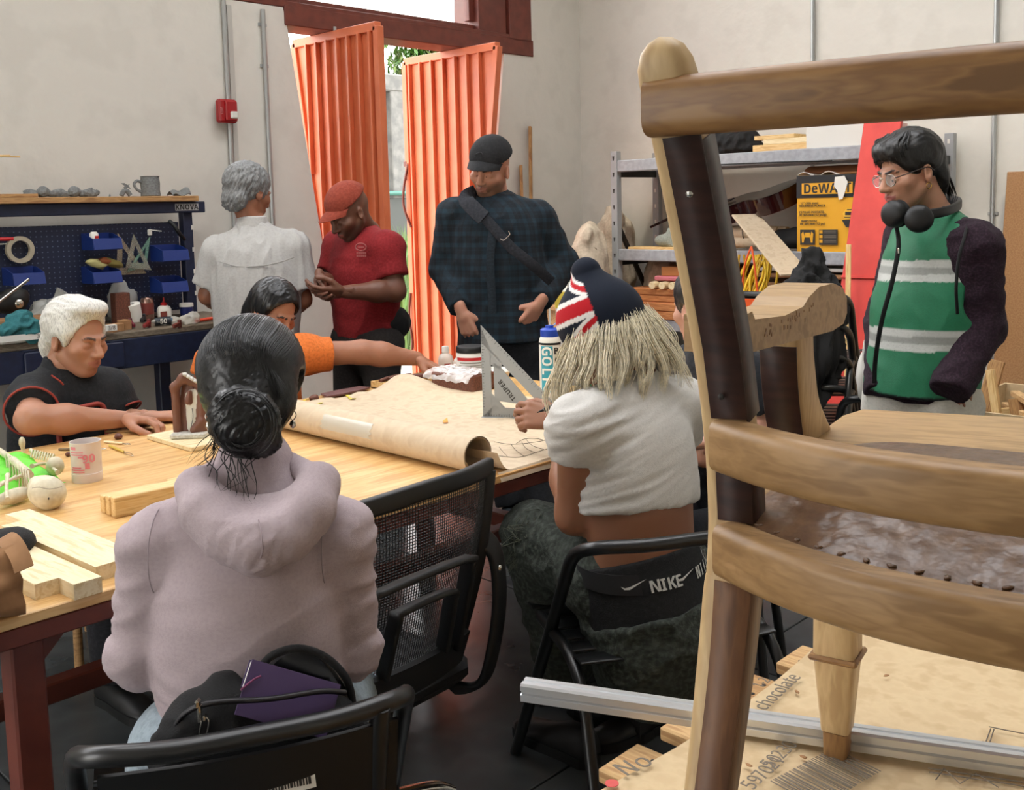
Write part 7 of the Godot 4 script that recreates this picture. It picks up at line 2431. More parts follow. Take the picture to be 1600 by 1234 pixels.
func clear_bag(label: String, at: Vector3, r: Vector3, seed: int, filled: bool) -> void:
	var b := thing("plastic_bag", label, "bag", at, 0, "plastic bags on the bench")
	part(b, "film", mb().ball(V(0, r.y * 0.8, 0), r, 22, Basis.IDENTITY, 0.55, seed).done(), M.clear)
	if filled:
		part(b, "contents", mb().ball(V(0, r.y * 0.45, 0), r * V(0.8, 0.45, 0.8), 16, Basis.IDENTITY, 0.4, seed + 1).done(), plain(Color(0.78, 0.73, 0.62), 0.8))
		part(b, "gathered_neck", mb().tube(smooth([V(0.02, r.y * 1.3, 0), V(0.05, r.y * 1.9, 0), V(0.07, r.y * 2.3, 0.01)], 4), 0.03, 9, PackedFloat32Array([1.3, 1.0, 0.8, 0.7, 0.7, 0.8, 0.9, 1.0, 1.1])).done(), M.clear)

func shelf_board_things() -> void:
	var Y := 1.498
	board_between("shelf_board", "long wooden board lying on the blue beam over the pegboard", "board", V(0.6, 1.4705, -4.75), V(2.62, 1.4705, -4.75), 0.14, 0.027, M.pine_old)
	board_between("shelf_board", "short thin plank at the left on the long shelf board", "board", V(1.2, Y, -4.75), V(1.85, Y, -4.75), 0.09, 0.016, M.pine_old)
	var at := func(px: float) -> Vector3: return V(bz(px, 310, -4.74).x, Y, -4.74)
	# clay pieces drying in a row
	var fig := func(label: String, px: float, flip: float, seed: int) -> void:
		var o := thing("clay_figure", label, "clay figure", at.call(px), 0, "clay pieces drying on the shelf")
		var f := Field.new()
		f.cell = 0.0045
		f.k = 0.012
		var p := o.position
		f.egg(p + V(-0.045, 0.026, 0), V(0.026, 0.024, 0.024))
		f.egg(p + V(-0.055, 0.018, 0.004), V(0.020, 0.018, 0.02))
		f.cap(p + V(-0.01, 0.014, 0), p + V(0.035, 0.016, 0), 0.016, 0.020)
		f.cap(p + V(0.035, 0.014, 0), p + V(0.06, 0.012 + 0.008 * flip, 0.004), 0.016, 0.012)
		f.cap(p + V(0.0, 0.022, 0.012), p + V(0.03, 0.032 + 0.006 * flip, 0.01), 0.007, 0.006)
		f.warp = folds(seed, 0.003, V(50, 50, 50))
		flesh(o, "figure", [f], M.clay_grey)
	fig.call("reclining grey clay figure with a round head, left of the pair", 84.0, 0.0, 4)
	fig.call("reclining grey clay figure with bent knees, right of the pair", 132.0, 1.0, 9)
	solo("clay_piece", "low brown-grey clay lump at the left end of the row", "clay", mb().ball(V(0, 0.016, 0), V(0.035, 0.02, 0.025), 14, Basis.IDENTITY, 0.5, 8).done(), M.clay_grey, T(at.call(47.0)), "clay pieces drying on the shelf")
	solo("clay_piece", "tiny grey clay cone on the shelf board", "clay", mb().lathe(pv2([0, 0, 0.006, 0, 0.002, 0.012, 0, 0.013]), 8).done(), M.clay_grey, T(at.call(172.0)), "clay pieces drying on the shelf")
	var bd := thing("clay_bird", "small grey clay bird with spread wings", "clay figure", at.call(197.0), 0, "clay pieces drying on the shelf")
	part(bd, "body", mb().tube(smooth([V(-0.022, 0.004, 0), V(-0.012, 0.022, 0), V(0.006, 0.026, 0), V(0.022, 0.006, 0)], 4), 0.012, 8).done(), M.clay_grey)
	part(bd, "neck", mb().tube(smooth([V(-0.008, 0.02, 0), V(0.0, 0.040, 0), V(0.010, 0.050, 0)], 4), 0.006, 8).done(), M.clay_grey)
	part(bd, "wing", mb().prism(pv2([-0.02, 0.062, 0.024, 0.036, 0.016, 0.052, -0.006, 0.064]), 0.006).done(), M.clay_grey)
	part(bd, "wing", mb().prism(pv2([-0.014, 0.038, 0.024, 0.058, 0.004, 0.054]), 0.006).done(), M.clay_grey)
	var mg := thing("clay_mug", "rough grey clay mug with an ear handle on the shelf board", "mug", at.call(236.0), 0, "clay pieces drying on the shelf")
	part(mg, "mug_wall", mb().lathe(pv2([0, 0, 0.044, 0, 0.047, 0.004, 0.044, 0.03, 0.046, 0.06, 0.043, 0.094, 0.047, 0.096, 0.041, 0.094, 0.040, 0.008, 0, 0.006]), 18).done(), M.clay_grey)
	part(mg, "handle", mb().tube(smooth([V(-0.042, 0.066, 0), V(-0.066, 0.074, 0), V(-0.082, 0.058, 0), V(-0.070, 0.034, 0), V(-0.042, 0.018, 0)], 5), 0.007, 8).done(), M.clay_grey)
	var fo := thing("clay_shell", "folded grey clay shell at the right end of the row", "clay", at.call(280.0), 0, "clay pieces drying on the shelf")
	part(fo, "shell", mb().sheet(func(u: float, v: float) -> Vector3: return V(lerpf(-0.05, 0.05, u), 0.006 + 0.034 * sin(v * PI) * (0.5 + 0.5 * u) + 0.006 * sin(u * 9.0), lerpf(-0.03, 0.03, v)), 12, 8, 0.006).done(), M.clay_grey)
	var cb := thing("pale_carton", "tall pale carton at the far left of the shelf", "box", V(1.655, Y + 0.016, -4.745))
	part(cb, "carton", cube(V(0.06, 0.16, 0.07), 0.002, V(0, 0.08, 0)), M.white_soft)
	for i in 2: solo("wooden_stick", "%s of two thin wooden sticks on the pale carton" % ["upper", "lower"][i], "stick", mb().rod(V(-0.12, 0.0, 0), V(0.09 + 0.03 * i, 0.004 - 0.006 * i, 0.01), 0.004).done(), M.pine, T(V(1.67, Y + 0.181, -4.765 + 0.03 * i)), "sticks on the carton")
	# wall fittings
	for x in [[2.936, 0.30, HIGH - 0.1], [3.174, 0.30, 2.50]]:
		var c := thing("conduit_pipe", "vertical steel conduit on the wall, %s" % ("the one with the red alarm" if x[0] < 3.0 else "nearer the door"), "conduit", V(x[0], x[1], WALL_Z + 0.016), 0, "conduits by the door")
		part(c, "pipe", mb().rod(Vector3.ZERO, V(0, x[2] - x[1], 0), 0.0125, 14).done(), M.conduit)
		for y in [1.0, 1.9 if x[0] > 3.0 else 1.2, x[2] - x[1] - 0.08]: part(c, "pipe_strap", cube(V(0.055, 0.018, 0.006), 0.002, V(0, y, -0.010)), M.conduit)
	var tr := thing("wall_channel", "flat pale channel strip beside the alarm conduit", "channel", V(2.972, 0.3, WALL_Z))
	part(tr, "strip", cube(V(0.03, 2.2, 0.012), 0.002, V(0, 1.1, 0.006)), plain(Color(0.72, 0.71, 0.68), 0.7))
	var al := thing("fire_alarm", "red fire alarm strobe box on the wall conduit", "alarm", on_z(352, 174, WALL_Z + 0.03))
	part(al, "housing", mb().box(V(0, 0, 0.012), V(0.108, 0.122, 0.045), 0.010).done(), M.alarm_red)
	part(al, "raised_cover", cube(V(0.070, 0.105, 0.02), 0.006, V(0.012, 0, 0.038)), M.alarm_red)
	part(al, "strobe_lens", cube(V(0.042, 0.038, 0.018), 0.006, V(0.022, -0.022, 0.050)), M.lens)
	part(al, "alarm_lettering", lettering("FIRE", 0.014, 0.001), plain(Color(0.80, 0.55, 0.55), 0.6), Transform3D(Basis(V(0, 0, 1), PI / 2), V(-0.040, 0, 0.036)))
	# laths leaning in the corner behind the man in the cap
	board_between("leaning_lath", "longer wooden lath leaning on the wall right of the doors", "lath", V(5.17, 0.6, -4.80), V(5.275, 1.93, -4.875), 0.02, 0.045, M.pine_old, "laths leaning by the door")
	board_between("leaning_lath", "shorter wooden lath leaning on the wall right of the doors", "lath", V(5.10, 0.55, -4.80), V(5.165, 1.66, -4.87), 0.02, 0.05, M.pine_old, "laths leaning by the door")

# ---------- steel shelving against the far wall, sacks, boards ----------
const SX := 5.30          # front face of the shelving
func make_shelf() -> void:
	var s := thing("shelving_unit", "grey steel shelving unit with slotted posts against the far wall", "shelf", V(5.55, 0, -3.2))
	var o := s.position
	var z0 := -4.17
	var z1 := -2.20
	for x in [SX, 5.78]:
		for z in [z0, z1]:
			var p := part(s, "post", cube(V(0.05, 1.745, 0.05), 0.003, V(x + (0.025 if x < 5.5 else 0.0), 0.8725, z) - o), plain(Color(0.62, 0.63, 0.64), 0.5))
			if x < 5.5:
				for i in 13: part(p, "slot", mb().prism(pv2([-0.007, 0.012, 0.007, 0.012, 0.003, -0.014, -0.003, -0.014]), 0.003, Transform3D(Basis(UP, -PI / 2), V(x - 0.001, 1.70 - i * 0.105, z) - o)).done(), M.ink)
			else:
				for i in 13: part(p, "slot", cube(V(0.002, 0.024, 0.012), 0, V(x - 0.026, 1.70 - i * 0.105, z) - o), M.white_soft)
	for y in [1.66, 1.085, 0.645]:
		for x in [SX + 0.02, 5.78]: part(s, "beam", cube(V(0.035, 0.075, z1 - z0 - 0.05), 0.006, V(x, y - 0.012, (z0 + z1) * 0.5) - o), M.shelf_grey)
		part(s, "deck", cube(V(0.46, 0.016, z1 - z0 - 0.04), 0.002, V(5.55, y + 0.012, (z0 + z1) * 0.5) - o), M.mdf)
		for z in [z0, z1]: part(s, "side_rail", cube(V(0.44, 0.045, 0.02), 0.002, V(5.55, y - 0.06, z) - o), M.black_metal)
	for z in [z0, z1]: part(s, "brace", mb().bar(V(SX + 0.05, 1.25, z) - o, V(5.74, 0.68, z) - o, 0.02, 0.035).done(), M.black_metal)
	shelf_things()
	sacks()
	right_side()

func sx(px: float, py: float, x := 5.42) -> Vector3: return on_x(px, py, x)

func shelf_things() -> void:
	var YT := 1.681
	var YM := 1.106
	var YB := 0.666
	# top: black fabric bag, boards, white box
	var bg := thing("fabric_bag", "long black fabric bag lying on the top shelf", "bag", V(5.5, YT, -3.60))
	var f := Field.new()
	f.cell = 0.009
	f.k = 0.03
	f.cap(bg.position + V(0, 0.07, -0.28), bg.position + V(0, 0.075, 0.30), 0.07, 0.075, Vector3.RIGHT, 0.75)
	f.cap(bg.position + V(0, 0.03, -0.32), bg.position + V(0, 0.03, 0.38), 0.032, 0.032, Vector3.RIGHT, 0.5)
	f.slice(bg.position, Vector3.DOWN)
	f.warp = folds(95, 0.012, V(12, 9, 12), Basis(Vector3.RIGHT, 0.5))
	flesh(bg, "bag_body", [f], M.black_cloth)
	var bt := [[-3.02, 0.36, 0.045, 0.0, M.pine, "lowest"], [-2.98, 0.30, 0.03, 0.045, M.pine_pale, "middle"], [-3.06, 0.26, 0.024, 0.075, M.pine, "top"]]
	for q in bt:
		var b := thing("stacked_board", "%s board of the pine stack on the top shelf" % q[5], "board", V(5.46, YT + q[3], q[0]), 0, "boards on the top shelf")
		part(b, "board", cube(V(q[1], q[2], 0.14), 0.002), q[4], T(V(0, q[2] * 0.5, 0), PI / 2))
	var wb := thing("white_carton", "wide white carton on the top shelf, right of the boards", "box", V(5.46, YT, -2.62))
	part(wb, "carton", cube(V(0.24, 0.13, 0.42), 0.003, V(0, 0.065, 0)), M.white_soft)
	part(wb, "end_panel", cube(V(0.22, 0.12, 0.05), 0.003, V(0, 0.062, 0.245)), plain(Color(0.80, 0.66, 0.64), 0.6))
	solo("strap_loop", "thin cord hanging under the top shelf beam", "cord", mb().tube(smooth([on_x(1105, 258, SX - 0.01), on_x(1200, 254, SX - 0.03), on_x(1300, 251, SX - 0.01)], 6), 0.004, 5).done(), M.black_plastic)
	# middle: clay animal, lump, small slabs
	var ca := thing("clay_animal", "grey clay animal sculpture on the middle shelf", "clay figure", V(5.44, YM + 0.018, -3.86))
	f = Field.new()
	f.cell = 0.006
	f.k = 0.03
	var p := ca.position
	f.egg(p + V(0, 0.04, 0), V(0.05, 0.042, 0.085))
	f.egg(p + V(0, 0.075, 0.045), V(0.03, 0.03, 0.038))
	f.cap(p + V(0, 0.09, 0.035), p + V(0, 0.115, 0.02), 0.012, 0.006)
	f.cap(p + V(0, 0.09, 0.065), p + V(0, 0.12, 0.075), 0.012, 0.005)
	f.cap(p + V(-0.02, 0.015, 0.06), p + V(-0.025, 0.010, 0.085), 0.016, 0.012)
	flesh(ca, "animal", [f], mottled(93, [Color(0.50, 0.53, 0.50), Color(0.60, 0.62, 0.58)], 0.03, V(5, 5, 5), 0.8))
	solo("beige_lump", "beige fired clay lump beside the grey clay animal", "clay", mb().ball(V(0, 0.05, 0), V(0.05, 0.055, 0.06), 14, Basis.IDENTITY, 0.8, 6).done(), plain(Color(0.74, 0.58, 0.46), 0.9), T(V(5.44, YM, -3.62)))
	board_between("thin_plank", "thin pine plank under the grey clay animal", "board", V(5.42, YM, -4.10), V(5.42, YM, -3.72), 0.14, 0.018, M.pine)
	board_between("white_slab", "small white slab on the middle shelf", "slab", V(5.40, YM, -3.70), V(5.40, YM, -3.52), 0.12, 0.03, M.white_soft)
	# kraft bundles and rolls
	for i in 4:
		var a := V(5.50 + 0.02 * (i % 2), YM + 0.045 + 0.055 * (i / 2), -3.46 + 0.05 * i)
		var k := thing("paper_bundle", "%s brown paper bundle on the middle shelf" % ["lower front", "lower rear", "upper rear", "topmost"][i], "paper bundle", a, 0, "brown paper bundles on the shelf")
		part(k, "bundle", mb().tube(smooth([V(0, 0, -0.22), V(0, 0.008, 0.0), V(0.01, 0.0, 0.26)], 5), 0.042, 14, PackedFloat32Array([0.9, 1.0, 1.04, 1.0, 0.95, 1.0, 1.03, 1.0, 0.98, 1.0, 0.95])).done(), M.kraft)
		part(k, "twine", mb().lathe(pv2([0.0425, -0.002, 0.046, -0.002, 0.046, 0.002, 0.0425, 0.002]), 16, Transform3D(Basis(Vector3.RIGHT, PI / 2), V(0, 0.004, 0.05))).done(), M.ink)
	solo("felt_mat", "folded grey felt mat on the middle shelf", "mat", cube(V(0.40, 0.014, 0.46), 0.003, V(0, 0.007, 0)), mottled(94, [Color(0.36, 0.33, 0.30), Color(0.48, 0.45, 0.40)], 0.06, V(4, 4, 4), 0.95), T(V(5.54, YM, -3.08)))
	guitar()
	# cardboard plank sliding off the shelf
	board_between("cardboard_plank", "long cardboard flap leaning out from the middle shelf", "cardboard", V(5.34, 1.315, -3.22), on_x(1235, 425, 4.95) + V(0, -0.02, 0.03), 0.17, 0.012, M.kraft)
	tool_box()
	# bottom: wooden crates, rods, folded card and pink foam
	for q in [[-3.66, 0.0, 0.85, 0.11, 0.40, "lower"], [-3.72, 0.11, 0.70, 0.085, 0.36, "upper"]]:
		var c := thing("wooden_crate", "%s flat orange-brown wooden crate on the bottom shelf" % q[5], "crate", V(5.50, YB + q[1], q[0]), 0, "flat crates on the bottom shelf")
		part(c, "crate_body", cube(V(q[4], q[3], q[2]), 0.004, V(0, q[3] * 0.5, 0)), plain(Color(0.74, 0.47, 0.28), 0.7))
		for i in 2: part(c, "front_slat", cube(V(0.010, q[3] * 0.42, q[2] - 0.02), 0.002, V(-q[4] * 0.5 - 0.004, q[3] * (0.26 + 0.48 * i), 0)), M.crate)
	for i in 4:
		solo("wooden_rod", "%s round pale wooden rod on the crates" % ["leftmost", "second", "third", "rightmost"][i], "rod", mb().rod(V(-0.2, 0, 0), V(0.15, 0, 0), 0.024, 16).done(), M.pine_pale, T(V(5.48, YB + 0.22, -3.86 + i * 0.075)), "rods on the bottom shelf")
	solo("pink_foam", "folded pink foam sheet above the rods", "foam", cube(V(0.36, 0.03, 0.55), 0.008, V(0, 0.015, 0)), M.pink, T(V(5.50, YB + 0.246, -3.60)), "pink foam sheets")
	solo("brown_carton", "flat brown carton on the pink foam", "box", cube(V(0.32, 0.06, 0.5), 0.004, V(0, 0.03, 0)), plain(Color(0.68, 0.44, 0.24), 0.8), T(V(5.5, YB + 0.276, -3.58)))
	for q in [[0.0, 0.07, M.pine, "light wood panel", -2.72], [0.07, 0.05, M.pine, "upper light wood panel", -2.72], [0.13, 0.055, M.pink, "pink foam slab", -2.74], [0.20, 0.06, M.card_brown, "brown carton", -2.74], [0.29, 0.025, M.card_brown, "thin brown board", -2.74], [0.33, 0.02, M.white_soft, "thin white board", -2.74]]:
		solo("sheet_goods", "%s in the stack behind the black chair" % q[3], "panel", cube(V(0.40, q[1], 0.85), 0.004, V(0, q[1] * 0.5, 0)), q[2], T(V(5.53, YB + q[0], q[4])), "panels stacked on the bottom shelf")
	cones_and_cables()

func guitar() -> void:
	var g := thing("guitar", "dark red acoustic guitar lying on the middle shelf", "guitar", V(5.52, 1.285, -3.36))
	# outline of the body in its own plane, neck along -x
	var pts := []
	for q in [[0.0, 0.0], [0.03, 0.11], [0.12, 0.145], [0.21, 0.105], [0.27, 0.10], [0.36, 0.155], [0.46, 0.16], [0.53, 0.09], [0.545, 0.0]]: pts.append(V(q[0], q[1], 0))
	for i in range(7, 0, -1): pts.append(V(pts[i].x, -pts[i].y, 0))
	var sm := smooth(pts, 5, true)
	var poly := PackedVector2Array()
	for i in sm.size() - 1: poly.append(Vector2(sm[i].x, sm[i].y))
	var xf := frame(V(0, 0.05, -0.12), V(-0.10, 0.20, 0.97), V(0.95, 0.30, 0.0))
	var body := part(g, "body", mb().prism(poly, 0.10, xf).done(), M.guitar)
	part(body, "back_plate", mb().prism(poly, 0.004, xf * T(V(0, 0, -0.052))).done(), plain(Color(0.24, 0.09, 0.06), 0.12))
	part(body, "binding", mb().prism(poly, 0.006, xf * T(V(0, 0, 0.050))).done(), plain(Color(0.06, 0.03, 0.03), 0.2))
	part(g, "neck", mb().bar(xf * V(0.02, 0, 0.05), xf * V(-0.42, 0, 0.06), 0.05, 0.022, xf.basis.z).done(), M.guitar)
	part(g, "fingerboard", mb().bar(xf * V(0.10, 0, 0.066), xf * V(-0.42, 0, 0.076), 0.05, 0.008, xf.basis.z).done(), M.rosewood)
	part(g, "headstock", mb().bar(xf * V(-0.42, 0, 0.06), xf * V(-0.58, 0, 0.04), 0.075, 0.016, xf.basis.z).done(), M.guitar)
	var gb := thing("black_case", "dark cloth bundle supporting the guitar", "case", V(5.52, 1.106, -2.98))
	part(gb, "bundle", mb().ball(V(0, 0.06, 0), V(0.13, 0.075, 0.18), 18, Basis.IDENTITY, 0.3, 4).done(), M.black_cloth)

func tool_box() -> void:
	var b := thing("power_tool_carton", "yellow and black power tool carton on the middle shelf", "box", V(5.52, 1.106, -2.66))
	var w := 0.43
	var h := 0.43
	var fx := -0.205
	var ye := plain(Color(0.88, 0.64, 0.10), 0.6)
	part(b, "carton", cube(V(0.40, h, w), 0.003, V(0, h * 0.5, 0)), ye)
	part(b, "dark_band", cube(V(0.003, 0.125, w), 0, V(fx + 0.002, h - 0.063, 0)), plain(Color(0.10, 0.10, 0.11), 0.6))
	var face := frame(V(fx - 0.001, 0, 0), V(0, 0, 1), UP)
	var F := func(u: float, v: float) -> Transform3D: return face * T(V(u, v, 0.002))
	part(b, "brand_panel", cube(V(0.30, 0.062, 0.003), 0, Vector3.ZERO), ye, F.call(-0.03, h - 0.075))
	part(b, "brand_lettering", lettering("DeWALT", 0.052, 0.0015, true), M.ink, face * T(V(-0.03, h - 0.075, 0.0042)))
	part(b, "brand_lettering_edge", cube(V(0.29, 0.003, 0.002)), M.ink, face * T(V(-0.03, h - 0.110, 0.004)))
	for q in [["12\" (305 mm)", -0.135, 0.275], ["THICKNESS PLANER", -0.12, 0.260], ["CEPILLO PORTATIL", -0.12, 0.225], ["DE 305 mm (12 pulg)", -0.115, 0.210], ["RABOTEUSE", -0.135, 0.175], ["DE 305 mm (12 po)", -0.115, 0.160]]:
		part(b, "product_text", lettering(q[0], 0.0125, 0.001, true), M.ink, F.call(q[1], q[2]))
	part(b, "pictogram_panel", cube(V(0.09, 0.085, 0.002)), M.ink, F.call(-0.145, 0.085))
	part(b, "pictogram_frame", mb().prism(pv2([-0.032, -0.03, -0.022, -0.03, -0.016, 0.0, -0.026, 0.032, -0.036, 0.02]), 0.002).prism(pv2([0.032, -0.03, 0.022, -0.03, 0.016, 0.0, 0.026, 0.032, 0.036, 0.02]), 0.002).box(V(0, 0.012, 0), V(0.034, 0.026, 0.002)).done(), ye, face * T(V(-0.145, 0.085, 0.004)))
	part(b, "spec_panel", cube(V(0.11, 0.085, 0.002)), plain(Color(0.16, 0.15, 0.14), 0.6), F.call(-0.02, 0.085))
	for i in 3:
		part(b, "spec_icon", cube(V(0.018, 0.018, 0.002)), ye, face * T(V(-0.062, 0.115 - i * 0.026, 0.004)))
		for k in 2: part(b, "spec_line", cube(V(0.07, 0.004, 0.002)), M.ink_soft, face * T(V(-0.008, 0.119 - i * 0.026 - k * 0.009, 0.004)))
	# picture of the planer printed on the front
	var pr := mb()
	pr.prism(pv2([-0.06, 0.02, 0.06, 0.02, 0.065, 0.06, 0.03, 0.085, -0.05, 0.075, -0.07, 0.05]), 0.002)
	part(b, "printed_planer", pr.done(), plain(Color(0.92, 0.72, 0.20), 0.6), face * T(V(0.135, 0.165, 0.0035)))
	part(b, "printed_planer_base", mb().prism(pv2([-0.075, 0.02, 0.065, 0.02, 0.06, -0.03, -0.05, -0.02]), 0.002).done(), plain(Color(0.14, 0.13, 0.12), 0.6), face * T(V(0.135, 0.160, 0.0035)))
	for q in [[-0.03, 0.05, 0.05, 0.018], [0.035, 0.045, 0.02, 0.02], [0.0, 0.07, 0.09, 0.006], [-0.01, 0.03, 0.10, 0.004]]:
		part(b, "printed_detail", cube(V(q[2], q[3], 0.002)), M.ink, face * T(V(0.135 + q[0], 0.165 + q[1], 0.005)))
	part(b, "torn_label", mb().prism(pv2([-0.035, 0.07, 0.02, 0.075, 0.04, 0.04, 0.025, -0.01, 0.01, -0.05, -0.012, -0.055, -0.02, -0.005, -0.04, 0.02]), 0.002).done(), M.paper, face * T(V(0.055, h - 0.085, 0.0065)))
	part(b, "torn_flap", mb().sheet(func(u: float, v: float) -> Vector3: return V(lerpf(-0.2, -0.08, v), h + 0.004 + 0.014 * sin(u * 11.0) * (1.0 - v), lerpf(-0.21, 0.05, u)), 14, 3, 0.003).done(), M.paper)
	# terracotta roof tile and card on top
	var t := thing("roof_tile", "curved terracotta roof tile on the yellow carton", "tile", V(5.50, 1.548, -2.70))
	part(t, "tile", mb().sheet(func(u: float, v: float) -> Vector3:
		var an := lerpf(0.25, PI - 0.25, u)
		return V(-cos(an) * 0.10, sin(an) * 0.055 - 0.012, lerpf(-0.18, 0.16, v)), 14, 4, 0.012).done(), plain(Color(0.52, 0.33, 0.20), 0.8))
	solo("card_sheet", "brown card sheet under the roof tile", "card", cube(V(0.30, 0.008, 0.28), 0.001, V(0, 0.004, 0)), M.card_brown, T(V(5.52, 1.540, -2.56), 0.15))

func cones_and_cables() -> void:
	# things hanging off the middle beam: orange cones' tips, yellow cable coils, orange bag
	for i in 2:
		var c := thing("orange_cone", "%s orange folding cone hanging from the middle shelf" % ["left, black-tipped", "right"][i], "cone", on_x(1128 + i * 18, 462, 5.10), 0, "orange cones on the shelf front")
		part(c, "cone", mb().lathe(pv2([0, 0.0, 0.065, 0.0, 0.055, 0.06, 0.016, 0.30, 0, 0.30]), 18, TE(Vector3.ZERO, V(-14 + 6 * i, 0, 0))).done(), M.orange)
		if i == 0: part(c, "tip", mb().ball(V(0, 0.285, -0.070), V(0.02, 0.022, 0.02), 10).done(), M.black_plastic)
	var og := thing("orange_bag", "bright orange tote bag hanging below the yellow cables", "bag", on_x(1170, 498, 4.98))
	part(og, "bag_body", mb().sheet(func(u: float, v: float) -> Vector3: return V(-0.01 * sin(u * 5.0), lerpf(0.15, -0.14, v), lerpf(-0.075, 0.075, u) * (1.0 + 0.12 * v) + 0.02 * v), 10, 8, 0.03).done(), M.orange)
	for s in [-1.0, 1.0]: part(og, "handle", mb().tube(smooth([V(0.01, 0.14, s * 0.05), V(0.01, 0.30, s * 0.03), V(0.03, 0.40, 0)], 4), 0.006, 5).done(), M.orange)
	rng.seed = 41
	var coil := thing("cable_coil", "coil of yellow cable hanging from the middle shelf", "cable", on_x(1178, 398, 5.15))
	for i in 12:
		var a := on_x(1150 + rng.randf() * 55, 398, 5.15) - coil.position
		var b := a + V(rng.randf_range(-0.12, -0.02), -rng.randf_range(0.26, 0.40), rng.randf_range(-0.10, 0.03))
		part(coil, "cable_strand", mb().tube(smooth([a, a.lerp(b, 0.5) + V(-0.02, 0, rng.randf_range(-0.03, 0.03)), b, b + V(-0.01, 0.06, 0.05), a.lerp(b, 0.4) + V(0, 0, 0.06), a + V(0, 0.0, 0.03)], 5), 0.007, 6).done(), M.yellow if i % 3 else plain(Color(0.78, 0.62, 0.10), 0.5))

func sack(label: String, at: Vector3, r: Vector3, seed: int, turn: float, words := "") -> void:
	var s := thing("canvas_sack", label, "sack", at, 0, "canvas sacks in the corner")
	var f := Field.new()
	f.cell = 0.013
	f.k = 0.06
	var b := Basis(UP, turn)
	f.cap(at + V(0, r.y * 0.22, 0), at + V(0, r.y * 0.72, 0), r.x, r.x * 0.92, b * Vector3.FORWARD, r.x / r.z)
	f.cap(at + b * V(-r.x * 0.75, r.y * 0.95, 0), at + b * V(r.x * 0.7, r.y * 1.0, 0), 0.045, 0.05, b * Vector3.FORWARD, 1.5)
	f.slice(at, Vector3.DOWN)
	f.warp = folds(seed, 0.020, V(7, 3.2, 7), b)
	flesh(s, "sack_body", [f], M.canvas)
	if words != "":
		var n := -FWD * 0.95 - RIGHT * 0.1
		var ls := words.split("/")
		for i in ls.size(): part(s, "stencil_lettering", lettering(ls[i], 0.060 - 0.022 * i, 0.004), plain(Color(0.42, 0.36, 0.30), 0.9), frame(V(0, r.y * (0.72 - 0.24 * i), 0) + n * (r.z * 0.97 + 0.012), UP.cross(n), UP + n * 0.15))

func sacks() -> void:
	var e := thing("sack_platform", "low wooden platform under the canvas sacks", "platform", V(5.25, 0, -4.50))
	for z in [-4.72, -4.50, -4.28]: part(e, "plank", cube(V(0.95, 0.03, 0.17), 0.002, V(0, 0.765, z + 4.5)), M.pine_old)
	for x in [-0.4, 0.4]: part(e, "trestle", cube(V(0.08, 0.75, 0.6), 0.003, V(x, 0.375, 0)), M.pine_old)
	sack("large canvas sack lettered on its front, in the corner", V(5.20, 0.78, -4.30), V(0.17, 0.46, 0.12), 3, 0.6, "ina/ogo")
	sack("canvas sack at the back, against the far wall", V(5.66, 0.78, -4.45), V(0.18, 0.56, 0.14), 5, 0.9)
	sack("canvas sack beside the man in the cap", V(5.06, 0.78, -4.68), V(0.20, 0.52, 0.14), 7, 0.3)
	sack("upright pale sack behind the shelving post", V(5.60, 0.666, -4.00), V(0.16, 0.34, 0.13), 11, 0.9)
	sack("small rolled-top sack below the lettered one", V(4.92, 0.78, -4.34), V(0.11, 0.30, 0.09), 13, 0.8)
	# rack with a printed sack in it, by the man's elbow
	var r := thing("wire_rack", "white wire rack with green edge bars holding a printed sack", "rack", on_z(893, 640, -3.75) * V(1, 0, 1))
	for x in [-0.09, 0.09]:
		for z in [-0.07, 0.07]: part(r, "upright", mb().rod(V(x, 0, z), V(x, 1.0, z), 0.006).done(), plain(Color(0.20, 0.48, 0.28), 0.4) if x > 0 else M.white_plastic)
	for y in [0.45, 0.7, 1.0]:
		for z in [-0.07, 0.07]: part(r, "cross_wire", mb().rod(V(-0.09, y, z), V(0.09, y, z), 0.004).done(), M.white_plastic)
	part(r, "top_spring", mb().rod(V(-0.09, 1.01, 0.07), V(0.09, 1.01, 0.07), 0.010).done(), M.chrome)
	var ps := thing("printed_sack", "white and yellow printed sack inside the wire rack", "sack", r.position + V(0, 0.35, 0))
	part(ps, "sack_body", mb().box(V(0, 0.30, 0), V(0.15, 0.60, 0.11), 0.02).done(), M.white_soft)
	part(ps, "yellow_top", mb().box(V(0, 0.53, 0), V(0.156, 0.13, 0.116), 0.02).done(), plain(Color(0.85, 0.78, 0.30), 0.6))
	part(ps, "sack_lettering", lettering("Alte", 0.05, 0.002), plain(Color(0.72, 0.58, 0.50), 0.7), T(V(0, 0.36, 0.057)))

